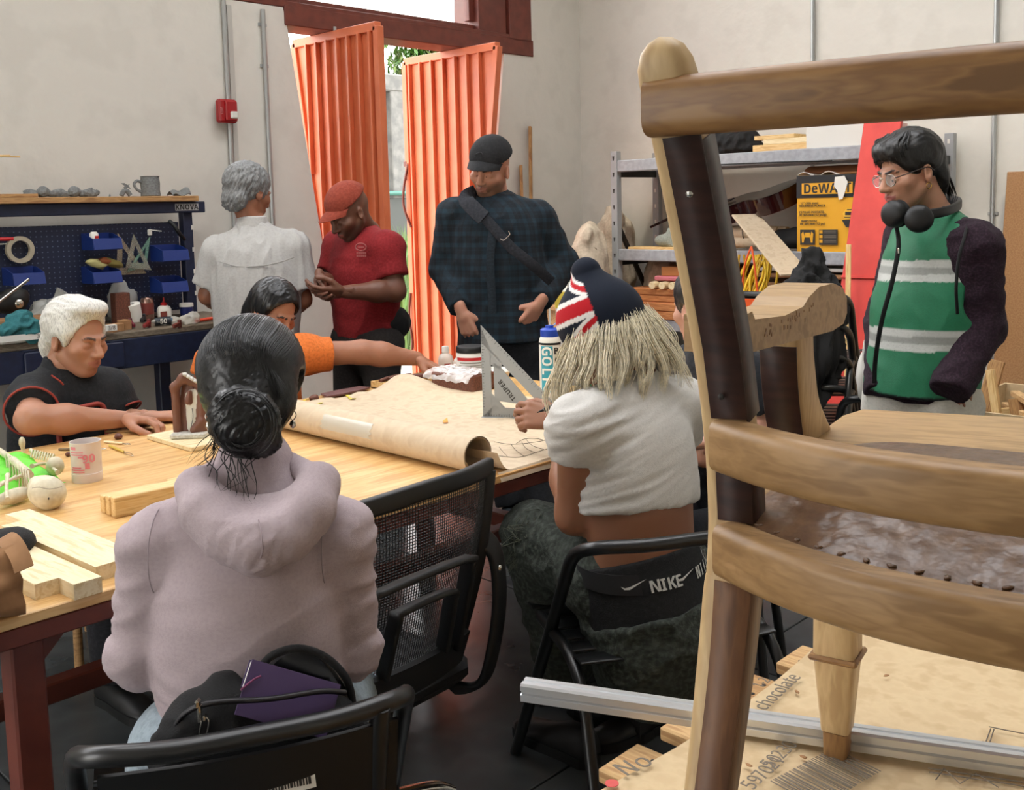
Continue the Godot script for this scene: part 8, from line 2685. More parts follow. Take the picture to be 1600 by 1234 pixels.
func right_side() -> void:
	# conduits on the far wall
	for q in [[-3.05, 1.2], [-1.99, 0.5]]:
		var c := thing("conduit_pipe", "vertical steel conduit on the far wall, %s" % ("above the shelving" if q[0] < -2.5 else "behind the man in the vest"), "conduit", V(WALL_X - 0.016, q[1], q[0]), 0, "conduits on the far wall")
		part(c, "pipe", mb().rod(Vector3.ZERO, V(0, HIGH - q[1] - 0.1, 0), 0.0125, 14).done(), M.conduit)
		for y in [0.8, 1.6]: part(c, "pipe_strap", cube(V(0.006, 0.018, 0.055), 0.002, V(0.012, y, 0)), M.conduit)
	var jb := thing("junction_box", "small grey junction box low on the right conduit", "box", V(WALL_X - 0.03, 0.98, -1.99))
	part(jb, "box_body", cube(V(0.05, 0.11, 0.07), 0.004), M.conduit)
	# red board leaning, stick, dark cabinet edge
	var rb := thing("red_board", "tall red painted board leaning against the shelving", "board", V(4.72, 0, -2.33))
	part(rb, "panel", mb().bar(V(0.0, 0.0, -0.02), V(0.50, 1.95, 0.02), 0.20, 0.022, V(-0.97, 0.25, 0)).done(), M.red_board)
	part(rb, "cross_batten", mb().bar(V(0.25, 1.0, -0.10), V(0.25, 1.0, 0.10), 0.015, 0.03, V(-0.97, 0.25, 0)).done(), M.red_board)
	board_between("wooden_stick", "thin square wooden stick standing before the shelving", "stick", V(on_x(1322, 640, 4.7).x, 0.0, on_x(1322, 640, 4.7).z), on_x(1326, 386, 4.86), 0.025, 0.025, M.pine, "sticks by the shelving")
	# chipboard sheet and the crate of scrap wood
	var cb := thing("chipboard_sheet", "brown chipboard sheet leaning on the far wall at the right edge", "board", V(5.55, 0, -1.62))
	part(cb, "sheet", mb().bar(V(0.0, 0, 0), V(0.22, 1.52, 0), 0.55, 0.016, V(-0.98, 0.14, 0)).done(), M.mdf)
	var bx := thing("scrap_carton", "large open carton of wood offcuts at the right edge", "box", V(4.35, 0, -1.22))
	for q in [[V(-0.34, 0.29, 0), V(0.008, 0.58, 0.62)], [V(0.34, 0.29, 0), V(0.008, 0.58, 0.62)], [V(0, 0.29, -0.31), V(0.68, 0.58, 0.008)], [V(0, 0.29, 0.31), V(0.68, 0.58, 0.008)]]: part(bx, "carton_side", cube(q[1], 0.002, q[0]), M.card)
	part(bx, "carton_base", cube(V(0.68, 0.01, 0.62), 0.002, V(0, 0.005, 0)), M.card)
	rng.seed = 61
	for i in 26:
		var a := V(4.35, 0.50 + rng.randf() * 0.12, -1.22) + RIGHT * lerpf(-0.22, 0.22, i / 25.0) + FWD * rng.randf_range(-0.18, 0.18)
		var d := V(rng.randfn(0, 1), rng.randfn(0.25, 0.35), rng.randfn(0, 1)).normalized()
		if i < 5: d = V(rng.randfn(0.1, 0.25), 1.0, rng.randfn(0, 0.25)).normalized()
		var l := rng.randf_range(0.16, 0.34)
		var o := thing("wood_offcut", "%s offcut in the scrap carton, group %s from its left side" % [["square pale", "flat brown", "thin orange-toned"][i % 3], ["one", "two", "three", "four", "five", "six", "seven", "eight", "nine"][i / 3]], "offcut", a, 0, "wood offcuts in the carton")
		part(o, "offcut", cube(V(l, [0.03, 0.018, 0.022][i % 3], [0.03, 0.06, 0.035][i % 3]), 0.002), [M.pine, M.pine_old, M.pallet][i % 3], frame(Vector3.ZERO, d, UP if absf(d.y) < 0.9 else Vector3.RIGHT))

# ---------- the sanded armchair on its pallet ----------
const PY := 0.65          # top of the card on the pallet stack
func make_pallets() -> void:
	var xs := [0.95, 1.10, 1.25, 1.405, 1.56, 1.715, 1.87, 0.80, 0.65]
	for lv in 4:
		var y := 0.004 + lv * 0.1605
		var p := thing("pallet", "wooden pallet, %s in the stack under the sanded chair" % ["lowest", "second", "third", "topmost"][lv], "pallet", V(1.25, y, -0.27), 0, "stacked pallets")
		for z in [-0.78, -0.27, 0.24]: part(p, "stringer", cube(V(1.36, 0.085, 0.05), 0.004, V(0, 0.065, z + 0.27)), M.pallet)
		for i in xs.size():
			if lv < 3 and i % 2 == 1: continue
			var jit := 0.012 * sin(i * 7.3 + lv)
			part(p, "deck_board", cube(V(1.19, 0.022, 0.092), 0.003), M.pallet if (i + lv) % 3 else M.pine_old, T(V(xs[i] - 1.25, 0.119, jit), PI / 2))
			if lv == 3:
				for s in [-0.018, 0.02]: part(p, "nail_head", mb().ball(V(xs[i] - 1.25 + s, 0.1300, -0.545 - absf(s) * 0.6), V(0.004, 0.0015, 0.004), 8).done(), M.ink)
		for x in [-0.6, 0.0, 0.6]: part(p, "base_board", cube(V(1.15, 0.022, 0.092), 0.003), M.pallet, T(V(x, 0.011, 0), PI / 2))
	# two sheets of packing card over the top pallet
	var nz := FastNoiseLite.new()
	nz.seed = 4
	nz.frequency = 3.0
	var c := thing("packing_card", "large sheet of printed packing cardboard over the pallet, under the chair", "cardboard", V(1.25, PY - 0.004, -0.27))
	part(c, "sheet", mb().sheet(func(u: float, v: float) -> Vector3: return V(lerpf(-0.30, 0.72, u), 0.001 + 0.0018 * nz.get_noise_2d(u * 3, v * 3), lerpf(-0.535 + 0.02 * sin(u * 5), 0.55, v)), 24, 24, 0.004).done(), M.card)
	var c2 := thing("packing_card", "second packing card sheet with a red dot, nearer the camera", "cardboard", V(0.78, PY - 0.006, -0.27))
	part(c2, "sheet", mb().sheet(func(u: float, v: float) -> Vector3: return V(lerpf(-0.16, 0.165, u), 0.0015 * nz.get_noise_2d(u * 3 + 9, v * 3), lerpf(-0.55 + 0.03 * u, 0.55, v)), 14, 18, 0.004).done(), M.card)
	var top := PY + 0.0035
	var flat := func(px: float, py: float, dir: Vector3) -> Transform3D:
		var x := dir.normalized()
		return Transform3D(Basis(x, UP.cross(x), UP), on_y(px, py, top) - c.position)
	var along := V(0.55, 0, 0.0) + V(0, 0, -0.84)
	part(c, "print_lettering", lettering("chocolate", 0.022, 0.0006), M.ink_soft, flat.call(1215, 1080, V(1, 0, -0.1)))
	part(c, "print_lettering", lettering("1-2", 0.018, 0.0006), M.ink_soft, flat.call(1190, 1066, V(1, 0, -0.1)))
	part(c, "print_number", lettering("502307", 0.020, 0.0006), M.ink_soft, flat.call(1222, 1174, V(1, 0, -0.05)))
	part(c, "print_number", lettering("597021", 0.020, 0.0006), M.ink_soft, flat.call(1193, 1206, V(1, 0, -0.05)))
	rng.seed = 8
	var x := 0.0
	var b0 := on_y(1190, 1234, top) - c.position
	var b1 := on_y(1290, 1180, top) - c.position
	while x < 1.0:                                # barcode
		var w := rng.randf_range(0.008, 0.026)
		var a := b0.lerp(b1, x)
		part(c, "barcode_bar", cube(V((b1 - b0).length() * w, 0.0006, 0.075)), M.ink_soft, T(a + V(0.02, 0, 0.035), atan2(-(b1 - b0).z, (b1 - b0).x)))
		x += w + rng.randf_range(0.012, 0.03)
	var truss := [[[1450, 1200], [1600, 1222]], [[1452, 1206], [1600, 1228]], [[1462, 1218], [1475, 1200]], [[1475, 1200], [1500, 1224]], [[1500, 1224], [1525, 1208]], [[1525, 1208], [1560, 1230]], [[1545, 1135], [1600, 1146]], [[1548, 1138], [1540, 1160]], [[1553, 1139], [1546, 1160]], [[1535, 1158], [1552, 1162]]]
	for l in truss: part(c, "print_line", mb().rod(on_y(l[0][0], l[0][1], top) - c.position, on_y(l[1][0], l[1][1], top) - c.position, 0.0009, 4).done(), M.ink_soft)
	for q in [[1255, 1182], [1170, 1195], [1245, 1080], [1290, 1065], [1385, 1055]]: part(c, "torn_spot", mb().ball(on_y(q[0], q[1], top) - c.position, V(0.006, 0.0012, 0.003), 8, Basis(UP, q[0]), 0.5, int(q[0])).done(), M.card_brown)
	part(c2, "print_lettering", lettering("No", 0.030, 0.0006), M.ink_soft, Transform3D(Basis(V(0.97, 0, 0.2), V(0.2, 0, -0.97), UP), on_y(990, 1195, top) - c2.position))
	part(c2, "red_dot", mb().lathe(pv2([0, 0.0008, 0.009, 0.0008, 0.009, 0, 0, 0]), 20).done(), plain(Color(0.80, 0.32, 0.30), 0.7), T(on_y(956, 1224, top) - c2.position))
	# extruded aluminium bar lying across
	var al := thing("aluminium_bar", "long grooved aluminium bar lying across the cardboard", "metal bar", on_y(1210, 1132, PY + 0.02))
	var a0 := on_y(818, 1076, PY + 0.018) - al.position
	var a1 := on_y(1640, 1196, PY + 0.018) - al.position
	var sec := pv2([-0.015, -0.013, 0.015, -0.013, 0.015, -0.003, 0.011, -0.001, 0.011, 0.002, 0.015, 0.004, 0.015, 0.011, 0.012, 0.014, 0.003, 0.014, 0.002, 0.011, -0.002, 0.011, -0.003, 0.014, -0.012, 0.014, -0.015, 0.011, -0.015, 0.004, -0.011, 0.002, -0.011, -0.001, -0.015, -0.003])
	var bar := mb()
	var d := (a1 - a0).normalized()
	bar.prism(sec, (a1 - a0).length(), Transform3D(Basis(UP.cross(d), UP, d), (a0 + a1) * 0.5))
	part(al, "extrusion", bar.done(), M.aluminium)

func sanded_chair() -> void:
	var c := thing("wooden_armchair", "half-sanded wooden armchair with brown leather seat, standing on cardboard", "chair", V(0.805, PY + 0.003, -0.50))
	c.basis = Basis(V(0.208, 0, 0.978), UP, V(-0.978, 0, 0.208))
	var w := 0.50
	var post := [V(-0.020, 0.850, 0.092), V(-0.017, 0.815, 0.080), V(-0.011, 0.72, 0.048), V(-0.004, 0.62, 0.019), V(0.0, 0.53, 0.002), V(0.001, 0.45, -0.004), V(0.0, 0.385, 0.003)]
	var leg := [V(0.0, 0.40, 0.001), V(-0.003, 0.32, 0.014), V(-0.009, 0.20, 0.043), V(-0.02, 0.0, 0.10)]
	var sec := PackedVector2Array()
	for q in rrect(0.046, 0.036, 0.013, 4): sec.append(q)
	var soft := rrect(0.046, 0.036, 0.012, 4)
	for sd in [0.0, 1.0]:
		var mir := func(p: Vector3) -> Vector3: return p if sd == 0.0 else V(w - p.x, p.y, p.z)
		var pp := []
		for q in post: pp.append(mir.call(q))
		var path := smooth(pp, 6)
		var sc := PackedFloat32Array()
		for i in path.size(): sc.append(1.0)
		# rounded finial at the top
		var tip: Vector3 = pp[0]
		var up2: Vector3 = (pp[0] - pp[1]).normalized()
		var full := PackedVector3Array([tip + up2 * 0.034, tip + up2 * 0.031, tip + up2 * 0.024, tip + up2 * 0.012])
		full.append_array(path)
		var fs := PackedFloat32Array([0.05, 0.42, 0.74, 0.95])
		fs.append_array(sc)
		var po := part(c, "rear_post", mb().sweep(full, soft, V(0, 0, 1), fs).done(), M.raw_pale_lit_v)
		# old dark finish left on the face between the rails
		for rg in [[0.802, 0.554], [0.504, 0.457]]:
			var fp := PackedVector3Array()
			for k in 13:
				var y := lerpf(rg[0], rg[1], k / 12.0)
				var at = post[0]
				for i in post.size() - 1:
					if post[i].y >= y and post[i + 1].y <= y: at = post[i].lerp(post[i + 1], (post[i].y - y) / (post[i].y - post[i + 1].y))
				fp.append(mir.call(at + V(0.0075, 0, 0.0178)))
			part(po, "old_finish", mb().sweep(fp, rrect(0.0345, 0.0024, 0.001, 1), V(0, 0, 1)).done(), M.stained)
			var sp0 := PackedVector3Array()
			for q in fp: sp0.append(q + V(0.0160 if sd == 0.0 else -0.0160, 0, -0.0178))
			part(po, "old_finish", mb().sweep(sp0, rrect(0.0024, 0.032, 0.001, 1), V(0, 0, 1)).done(), M.stained)
		part(po, "screw_hole", mb().ball(mir.call(V(-0.008, 0.755, 0.078)), V(0.004, 0.004, 0.002), 8).done(), M.chrome)
		part(po, "screw_hole", mb().ball(mir.call(V(0.002, 0.575, 0.0335)), V(0.003, 0.003, 0.002), 8).done(), M.ink)
		var lp := []
		for q in leg: lp.append(mir.call(q))
		var lpath := smooth(lp, 6)
		var rl := part(c, "rear_leg", mb().sweep(lpath, soft, V(0, 0, 1), PackedFloat32Array([1.0, 1.03, 1.05, 1.05, 1.05, 1.04, 1.03, 1.02, 1.0, 0.98, 0.96, 0.94, 0.92, 0.90, 0.88, 0.86, 0.84, 0.82, 0.80])).done(), M.raw_pale_lit_v)
		for sl in [[V(0.0075 if sd == 0.0 else -0.0075, 0, 0.0185), rrect(0.0345, 0.0026, 0.001, 1)], [V(0.0238 if sd == 0.0 else -0.0238, 0, 0.0), rrect(0.0026, 0.034, 0.001, 1)]]:
			var fp2 := PackedVector3Array()
			var fs2 := PackedFloat32Array()
			for k in lpath.size():
				var sc2 := lerpf(1.04, 0.81, k / (lpath.size() - 1.0))
				fp2.append(lpath[k] + (sl[0] as Vector3) * sc2)
				fs2.append(sc2)
			part(rl, "brown_face", mb().sweep(fp2, sl[1], V(0, 0, 1), fs2).done(), M.leg_brown)
		# front leg with a collar and a brass-worn foot
		var fx := -0.018
		var fl := part(c, "front_leg", mb().loft([ring4(mir.call(V(fx, 0.42, -0.455)), 0.052), ring4(mir.call(V(fx, 0.145, -0.455)), 0.054), ring4(mir.call(V(fx, 0.036, -0.455)), 0.036)]).done(), M.raw_pale_lit_v)
		part(fl, "foot_block", mb().loft([ring4(mir.call(V(fx, 0.034, -0.455)), 0.032), ring4(mir.call(V(fx, 0.0, -0.455)), 0.030)]).done(), M.raw_v)
		part(fl, "collar", mb().box(mir.call(V(fx, 0.141, -0.455)), V(0.064, 0.008, 0.064), 0.003).done(), M.raw)
		# arm with a scooped top and its curved support
		var prof := pv2([0.02, 0.612, 0.02, 0.646, -0.004, 0.648, -0.012, 0.640, -0.10, 0.634, -0.165, 0.637, -0.185, 0.645, -0.225, 0.653, -0.285, 0.652, -0.325, 0.644, -0.345, 0.630, -0.346, 0.612, -0.330, 0.601, -0.28, 0.598])
		var arm_m := mb().prism(prof, 0.056, Transform3D(Basis(V(0, 0, 1), UP, V(-1, 0, 0)), mir.call(V(-0.010, 0, 0))), 0.004).done()
		var arm := part(c, "arm", arm_m, M.raw_pale)
		rng.seed = 90
		for i in 30:
			var z := -0.03 - rng.randf() * 0.18
			part(arm, "plane_mark", cube(V(0.0006, rng.randf_range(0.002, 0.005), rng.randf_range(0.001, 0.003)), 0), M.raw, T(mir.call(V(0.0182, 0.618 + rng.randf() * 0.014 - z * 0.02, z))))
		var sp := smooth([mir.call(V(-0.012, 0.606, -0.205)), mir.call(V(-0.012, 0.56, -0.212)), mir.call(V(-0.014, 0.50, -0.245)), mir.call(V(-0.018, 0.445, -0.320)), mir.call(V(-0.018, 0.42, -0.365))], 6)
		var sup := part(c, "arm_support", mb().sweep(sp, rrect(0.044, 0.062, 0.006, 2), V(0, 0.25, 1)).done(), M.raw_pale_lit_v)
		var sp2 := PackedVector3Array()
		for i in range(2, sp.size() - 1):
			var dd := (sp[i + 1] - sp[i - 1]).normalized()
			var xx := dd.cross(V(0, 0.25, 1)).normalized()
			sp2.append(sp[i] + xx.cross(dd) * 0.0312)
		part(sup, "old_finish", mb().sweep(sp2, rrect(0.040, 0.003, 0.001, 1), V(0, 0.25, 1)).done(), M.stained)
		part(c, "side_rail", mb().bar(mir.call(V(0.0, 0.425, 0.0)), mir.call(V(-0.012, 0.425, -0.45)), 0.036, 0.055).done(), M.raw_pale)
	# back rails and seat rail, bowed out behind the posts
	var bow := func(y: float, z: float, b: float, x0: float, x1: float) -> PackedVector3Array:
		var p := PackedVector3Array()
		for i in 33:
			var t := i / 32.0
			p.append(V(lerpf(x0, x1, t), y, z + b * (1.0 - pow(absf(t * 2.0 - 1.0), 2.4))))
		return p
	part(c, "crest_rail", mb().sweep(bow.call(0.826, 0.096, 0.012, -0.034, w + 0.034), rrect(0.034, 0.048, 0.013, 4), UP).done(), M.raw)
	part(c, "back_rail", mb().sweep(bow.call(0.529, 0.020, 0.076, 0.000, w), rrect(0.034, 0.048, 0.010, 4), UP).done(), M.raw_toplit)
	part(c, "seat_rail", mb().sweep(bow.call(0.432, 0.018, 0.076, 0.003, w - 0.003), rrect(0.036, 0.050, 0.010, 4), UP).done(), M.raw_toplit)
	part(c, "front_rail", mb().sweep(pv3([V(-0.045, 0.415, -0.455), V(-0.03, 0.415, -0.46), V(w * 0.5, 0.415, -0.475), V(w + 0.03, 0.415, -0.46), V(w + 0.045, 0.415, -0.455)]), rrect(0.075, 0.055, 0.014, 4), UP, PackedFloat32Array([0.6, 1, 1, 1, 0.6])).done(), M.raw_pale)
	# leather seat, puckered where it was pulled down behind
	var nz := FastNoiseLite.new()
	nz.seed = 7
	nz.frequency = 1.0
	var seat := part(c, "leather_seat", mb().sheet(func(u: float, v: float) -> Vector3:
		var x := lerpf(0.005, w - 0.005, u)
		var s := absf(u * 2.0 - 1.0)
		var zb := 0.012 + 0.068 * (1.0 - pow(s, 2.4))
		var z := lerpf(zb, -0.235, v)
		var rise := 0.034 * sin(minf(v * 1.5, 1.0) * PI * 0.5) * (1.0 - pow(s, 6.0))
		var fold := 1.0 - absf(nz.get_noise_2d(x * 34.0 + 5.0 * v, v * 5.0))
		var pucker := 0.0035 * (fold - 0.7) * (1.0 - smoothstep(0.2, 0.8, v)) * smoothstep(0.0, 0.12, v)
		return V(x, 0.449 + rise + pucker, z), 100, 50, 0.006).done(), M.leather)
	part(c, "seat_board", mb().sweep(pv3([V(0.0, 0.466, -0.335), V(0.02, 0.468, -0.335), V(w * 0.5, 0.474, -0.34), V(w - 0.02, 0.468, -0.335), V(w, 0.466, -0.335)]), rrect(0.215, 0.024, 0.010, 3), UP, PackedFloat32Array([0.75, 1, 1, 1, 0.75])).done(), M.raw_pale)
	part(seat, "seat_base", cube(V(w - 0.03, 0.014, 0.42), 0.003, V(w * 0.5, 0.440, -0.215)), M.card_brown)
	for i in 22:                                  # staples and frayed edge along the rail
		var t := (i + 0.5) / 22.0
		var s := absf(t * 2.0 - 1.0)
		part(seat, "staple", mb().ball(V(lerpf(0.02, w - 0.02, t), 0.457, 0.008 + 0.068 * (1.0 - pow(s, 2.4))), V(0.005, 0.0015, 0.003), 6, Basis(UP, i), 0.5, i).done(), M.leather)

func ring4(c: Vector3, s: float) -> PackedVector3Array:
	var r := PackedVector3Array()
	for q in rrect(s, s, s * 0.10, 1): r.append(c + V(q.x, 0, q.y))
	return r

# ---------- black tube chairs ----------
func tube_chair(label: String, at: Vector3, turn: float, y := 0.0, group := "black tube chairs") -> Node3D:
	var c := thing("tube_armchair", label, "chair", at + UP * y, turn, group)
	var w := 0.235
	var rail := bend([V(-w - 0.01, 0.0, -0.26), V(-w, 0.665, 0.165), V(-w + 0.02, 0.70, 0.245), V(-w * 0.5, 0.70, 0.275), V(w * 0.5, 0.70, 0.275), V(w - 0.02, 0.70, 0.245), V(w, 0.665, 0.165), V(w + 0.01, 0.0, -0.26)], 0.07, 6)
	part(c, "back_hoop", mb().tube(rail, 0.0145, 12).done(), M.black_metal)
	for s in [-1.0, 1.0]:
		part(c, "rear_leg", mb().tube(bend([V(s * w, 0.44, -0.06), V(s * w, 0.43, 0.20), V(s * (w + 0.01), 0.0, 0.34)], 0.12, 7), 0.0135, 10).done(), M.black_metal)
	for i in 7: part(c, "seat_slat", mb().sweep(smooth([V(-w, 0.435, -0.21 + i * 0.065), V(0, 0.425, -0.21 + i * 0.065), V(w, 0.435, -0.21 + i * 0.065)], 4), rrect(0.048, 0.006, 0.002, 1), UP).done(), M.black_metal)
	return c

func make_chairs() -> void:
	# under the woman in the hoodie: hoop ends at (0.50, -1.30) and (0.92, -1.10)
	var dir := V(0.42, 0, 0.205).normalized()
	var turn := atan2(-dir.z, dir.x)
	var back := V(-dir.z, 0, dir.x)
	var hc := tube_chair("black tube chair in the foreground, a backpack hung in it", V(0.712, 0, -1.203) - back * 0.245, turn)
	part(hc, "back_panel", mb().sheet(func(u: float, v: float) -> Vector3: return V(lerpf(-0.20, 0.20, u), lerpf(0.46, 0.675, v), 0.20 + 0.05 * v + 0.02 * sin(u * PI)), 12, 3, 0.006).done(), M.black_plastic)
	part(hc, "back_post", mb().rod(V(0.17, 0.43, 0.19), V(0.175, 0.70, 0.262), 0.014, 10).done(), M.black_metal)
	part(hc, "paper_sticker", cube(V(0.088, 0.030, 0.001), 0), M.paper, TE(V(0.035, 0.615, 0.2600), V(-13, 0, 3)))
	for i in 16: part(hc, "sticker_print", cube(V(0.0022 if i % 3 else 0.004, 0.012, 0.0008)), M.ink, TE(V(0.008 + i * 0.0042, 0.614, 0.2608), V(-13, 0, 3)))
	tube_chair("black tube chair under the person with bleached hair", V(1.89, 0, -1.42), -0.5)
	# stack of the same chairs in front of the shelving, a jacket over it
	for i in 4: tube_chair("black tube chair, %s in the stack under the black jacket" % ["lowest", "second", "third", "top one"][i], V(3.72, 0, -2.02), -1.25, i * 0.115)
	tube_chair("black tube chair with a white bag on it, beside the man in the vest", V(3.72, 0, -1.60), -0.9)
	var jk := thing("black_jacket", "black jacket draped over the stacked chairs", "jacket", V(3.60, 0.55, -1.93))
	var f := Field.new()
	f.cell = 0.009
	f.k = 0.05
	var P := func(px: float, py: float, d: float) -> Vector3: return deep(px, py, d)
	f.cap(P.call(1268, 402, 3.86), P.call(1268, 480, 3.84), 0.035, 0.115, FWD, 1.9)
	f.cap(P.call(1268, 480, 3.84), P.call(1262, 560, 3.84), 0.115, 0.118, FWD, 1.7)
	f.cap(P.call(1262, 560, 3.84), P.call(1242, 650, 3.84), 0.115, 0.085, FWD, 1.7)
	f.warp = folds(97, 0.034, V(13, 1.4, 13), Basis(UP, 0.4))
	flesh(jk, "jacket_cloth", [f], M.black_cloth)
	var wb := thing("white_tote", "small white bag leaning on the chair by the vested man", "bag", deep(1352, 590, 3.55))
	part(wb, "bag_body", mb().ball(Vector3.ZERO, V(0.035, 0.085, 0.03), 16, Basis.IDENTITY, 0.25, 3).done(), M.white_soft)
	part(wb, "strap", mb().tube(smooth([V(-0.02, 0.06, 0), V(0.0, 0.13, 0), V(0.02, 0.06, 0)], 5), 0.006, 6).done(), M.white_soft)
	office_chair()
	backpack()

func office_chair() -> void:
	var c := thing("mesh_office_chair", "black mesh-backed swivel chair pulled up to the table, empty", "office chair", V(1.185, 0, -1.70), 0.06)
	# back: frame tapering to the lumbar piece; local x across, z towards the camera
	var Wt := 0.215
	var P := func(u: float, v: float) -> Vector3:              # back surface, u -1..1 across, v 0 bottom .. 1 top
		var half := lerpf(0.185, Wt, v)
		return V(u * half, lerpf(0.50, 0.885, v) - 0.012 * u * u, 0.245 + 0.05 * sin(v * PI * 0.6) - 0.045 * u * u + 0.03 * (v - 0.4))
	var fr := []
	for q in [[-1, 0.0], [-1, 0.5], [-1, 1.0], [0, 1.015], [1, 1.0], [1, 0.5], [1, 0.0], [0, -0.03]]: fr.append(P.call(q[0], q[1]))
	var sec := rrect(0.030, 0.022, 0.006, 2)
	part(c, "top_bar", mb().sweep(smooth([P.call(-1.05, 1.0), P.call(-0.5, 1.01), P.call(0.0, 1.015), P.call(0.5, 1.01), P.call(1.05, 1.02)], 5), rrect(0.020, 0.034, 0.005, 2), UP).done(), M.black_plastic)
	for s in [-1.0, 1.0]: part(c, "side_bar", mb().sweep(smooth([P.call(s * 1.03, 1.0), P.call(s, 0.7), P.call(s, 0.4), P.call(s, 0.1)], 5), sec, V(0, 0, 1)).done(), M.black_plastic)
	part(c, "bottom_bar", mb().sweep(smooth([P.call(-1, 0.05), P.call(0.0, 0.04), P.call(1, 0.05)], 6), rrect(0.022, 0.05, 0.006, 2), UP).done(), M.black_plastic)
	# woven mesh: fine threads both ways
	var th := mb()
	for i in 64:
		var u := lerpf(-0.97, 0.97, i / 63.0)
		var p := PackedVector3Array()
		for k in 9: p.append(P.call(u, lerpf(0.08, 0.99, k / 8.0)))
		th.tube(p, 0.0011, 3)
	for i in 62:
		var v := lerpf(0.08, 0.99, i / 61.0)
		var p := PackedVector3Array()
		for k in 9: p.append(P.call(lerpf(-0.97, 0.97, k / 8.0), v))
		th.tube(p, 0.0011, 3)
	part(c, "mesh_weave", th.done(), plain(Color(0.06, 0.06, 0.065), 0.6)).set_meta("kind", "stuff")
	# lumbar support: two nested rounded loops on a lower panel
	for q in [[0.74, 0.56, 0.10, 0.022], [0.44, 0.42, 0.14, 0.020]]:
		var loop := []
		for e in [[-q[0], q[2]], [-q[0] * 0.9, q[1]], [-q[0] * 0.7, q[1] + 0.05], [q[0] * 0.6, q[1] + 0.05], [q[0] * 0.75, q[1] - 0.02], [q[0] * 0.85, q[2]]]: loop.append((P.call(e[0], e[1]) as Vector3) + V(0, 0, 0.022))
		part(c, "lumbar_loop", mb().sweep(smooth(loop, 5), rrect(0.012, q[3] * 1.6, 0.004, 2), V(0, 0.2, 1)).done(), M.black_plastic)
	part(c, "lumbar_panel", mb().sheet(func(u: float, v: float) -> Vector3: return (P.call(lerpf(-0.98, 0.98, u), lerpf(-0.04, 0.14, v)) as Vector3) + V(0, 0, 0.012), 12, 4, 0.012).done(), M.black_plastic)
	# arm brackets curling round the sides
	for s in [-1.0, 1.0]:
		var br := part(c, "side_bracket", mb().sweep(smooth([V(s * 0.20, 0.74, 0.24), V(s * 0.235, 0.70, 0.26), V(s * 0.242, 0.60, 0.265), V(s * 0.232, 0.48, 0.25), V(s * 0.225, 0.41, 0.22), V(s * 0.20, 0.39, 0.16)], 5), rrect(0.045, 0.014, 0.005, 2), V(0.2 * s, 0, 1)).done(), M.black_plastic)
		part(br, "bolt", mb().ball(V(s * 0.238, 0.665, 0.272), V(0.007, 0.007, 0.004), 10).done(), M.chrome)
	part(c, "seat", mb().box(V(0, 0.44, -0.02), V(0.47, 0.075, 0.45), 0.03).done(), M.black_cloth)
	part(c, "gas_column", mb().rod(V(0, 0.10, 0), V(0, 0.41, 0), 0.026, 16).done(), M.black_metal)
	for i in 5:
		var a := TAU * i / 5.0 + 0.18
		var d := V(cos(a), 0, sin(a))
		var arm := part(c, "base_arm", mb().sweep(smooth([V(0, 0.135, 0), d * 0.12 + UP * 0.13, d * 0.25 + UP * 0.105, d * 0.30 + UP * 0.078], 4), rrect(0.034, 0.024, 0.010, 3), UP).done(), M.chrome)
		part(arm, "caster", mb().lathe(pv2([0, -0.022, 0.020, -0.022, 0.026, -0.018, 0.026, -0.004, 0.012, -0.003, 0.012, 0.003, 0.026, 0.004, 0.026, 0.018, 0.020, 0.022, 0, 0.022]), 18, Transform3D(Basis(d.cross(UP), d, UP).rotated(UP, PI / 2), d * 0.31 + UP * 0.027)).done(), M.black_plastic)

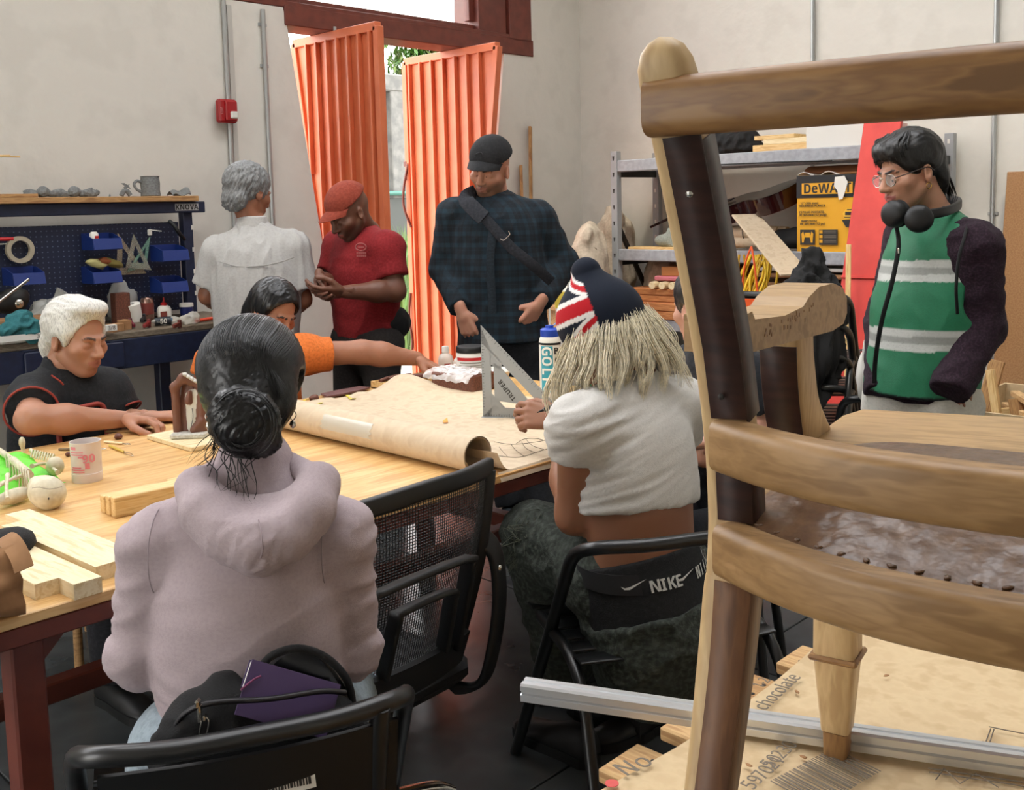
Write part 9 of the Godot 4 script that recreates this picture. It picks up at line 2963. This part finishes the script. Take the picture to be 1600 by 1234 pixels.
func backpack() -> void:
	var b := thing("backpack", "black backpack hung open in the foreground chair", "backpack", deep(412, 1120, 1.460))
	var f := Field.new()
	f.cell = 0.0065
	f.k = 0.04
	f.cap(deep(320, 1150, 1.44), deep(500, 1125, 1.515), 0.058, 0.058, FWD, 1.4)
	f.cap(deep(300, 1200, 1.43), deep(520, 1180, 1.51), 0.062, 0.062, FWD, 1.4)
	f.cap(deep(330, 1110, 1.455), deep(350, 1085, 1.460), 0.035, 0.030)
	f.warp = folds(98, 0.006, V(9, 14, 9), Basis(FWD, 0.2))
	flesh(b, "pack_body", [f], M.black_cloth)
	var flap := mb()
	flap.sheet(func(u: float, v: float) -> Vector3:
		var px := lerpf(395.0, 556.0, u)
		var top := 1014.0 + 95.0 * pow(absf(u - 0.45) * 1.8, 2.2)
		return deep(px, lerpf(1110.0 + 10.0 * u, top, v), 1.50 + 0.03 * u - 0.012 * v) - b.position, 18, 6, 0.012)
	part(b, "back_panel", flap.done(), plain(Color(0.07, 0.08, 0.10), 0.35))
	part(b, "panel_piping", mb().tube(path_at(b, [[395, 1070, 1.464], [420, 1028, 1.469], [465, 1013, 1.484], [510, 1028, 1.501], [542, 1062, 1.512], [552, 1105, 1.513]]), 0.006, 7).done(), M.black_cloth)
	part(b, "zip_track", mb().tube(path_at(b, [[270, 1150, 1.410], [285, 1118, 1.400], [330, 1098, 1.393], [420, 1092, 1.421], [500, 1080, 1.454], [540, 1082, 1.479]]), 0.004, 6).done(), plain(Color(0.10, 0.09, 0.11), 0.5))
	part(b, "side_strap", mb().sweep(path_at(b, [[240, 1234, 1.475], [262, 1180, 1.455], [300, 1130, 1.440], [360, 1062, 1.466]]), rrect(0.03, 0.005, 0.002, 1), -FWD).done(), M.black_cloth)
	var sl := part(b, "zip_slider", cube(V(0.010, 0.026, 0.005), 0.002), M.chrome, T(deep(312, 1114, 1.380) - b.position, 0.7))
	part(sl, "slider_tab", cube(V(0.014, 0.012, 0.006), 0.003, V(-0.004, 0.016, 0)), M.chrome)
	var pin := thing("safety_pin", "large silver safety pin on the backpack's zip", "safety pin", deep(318, 1138, 1.377))
	part(pin, "wire", mb().tube(path_at(pin, [[322, 1120, 1.377], [326, 1130, 1.377], [318, 1166, 1.377], [312, 1166, 1.377], [311, 1150, 1.377], [315, 1126, 1.377]]), 0.0011, 6).done(), M.chrome)
	part(pin, "clasp", cube(V(0.010, 0.008, 0.004), 0.002), M.chrome, T(deep(320, 1121, 1.376) - pin.position, 0.7))
	# purple notebook sticking out
	var nb := thing("notebook", "purple hardback notebook sticking out of the backpack", "notebook", deep(440, 1075, 1.430))
	var c0 := deep(392, 1030, 1.455)
	var c1 := deep(530, 1070, 1.495)
	var dn := (deep(360, 1095, 1.425) - c0)
	var xf := frame(c0 - nb.position, c1 - c0, -dn)
	var w := (c1 - c0).length()
	var h := 0.075
	part(nb, "front_cover", cube(V(w, h, 0.002), 0.0005, V(w * 0.5, -h * 0.5, 0.009)), plain(Color(0.27, 0.20, 0.36), 0.6), xf)
	part(nb, "back_cover", cube(V(w, h, 0.002), 0.0005, V(w * 0.5, -h * 0.5, -0.009)), plain(Color(0.27, 0.20, 0.36), 0.6), xf)
	part(nb, "page_block", cube(V(w - 0.004, h - 0.004, 0.016), 0.0005, V(w * 0.5, -h * 0.5, 0)), M.paper, xf)
	part(nb, "ribbon", mb().tube(path_at(nb, [[408, 1056, 1.439], [396, 1062, 1.434], [376, 1078, 1.424]]), 0.0016, 5).done(), plain(Color(0.45, 0.20, 0.35), 0.7))

func _ready() -> void:
	set_view()
	make_materials()
	make_room()
	make_outside()
	make_table()
	make_shelf()
	make_bench()
	make_pallets()
	sanded_chair()
	make_chairs()
	old_man()
	grey_man()
	red_man()
	cap_man()
	orange_woman()
	hoodie_woman()
	blonde()
	hidden_person()
	vest_man()
	table_things()
	run_jobs()
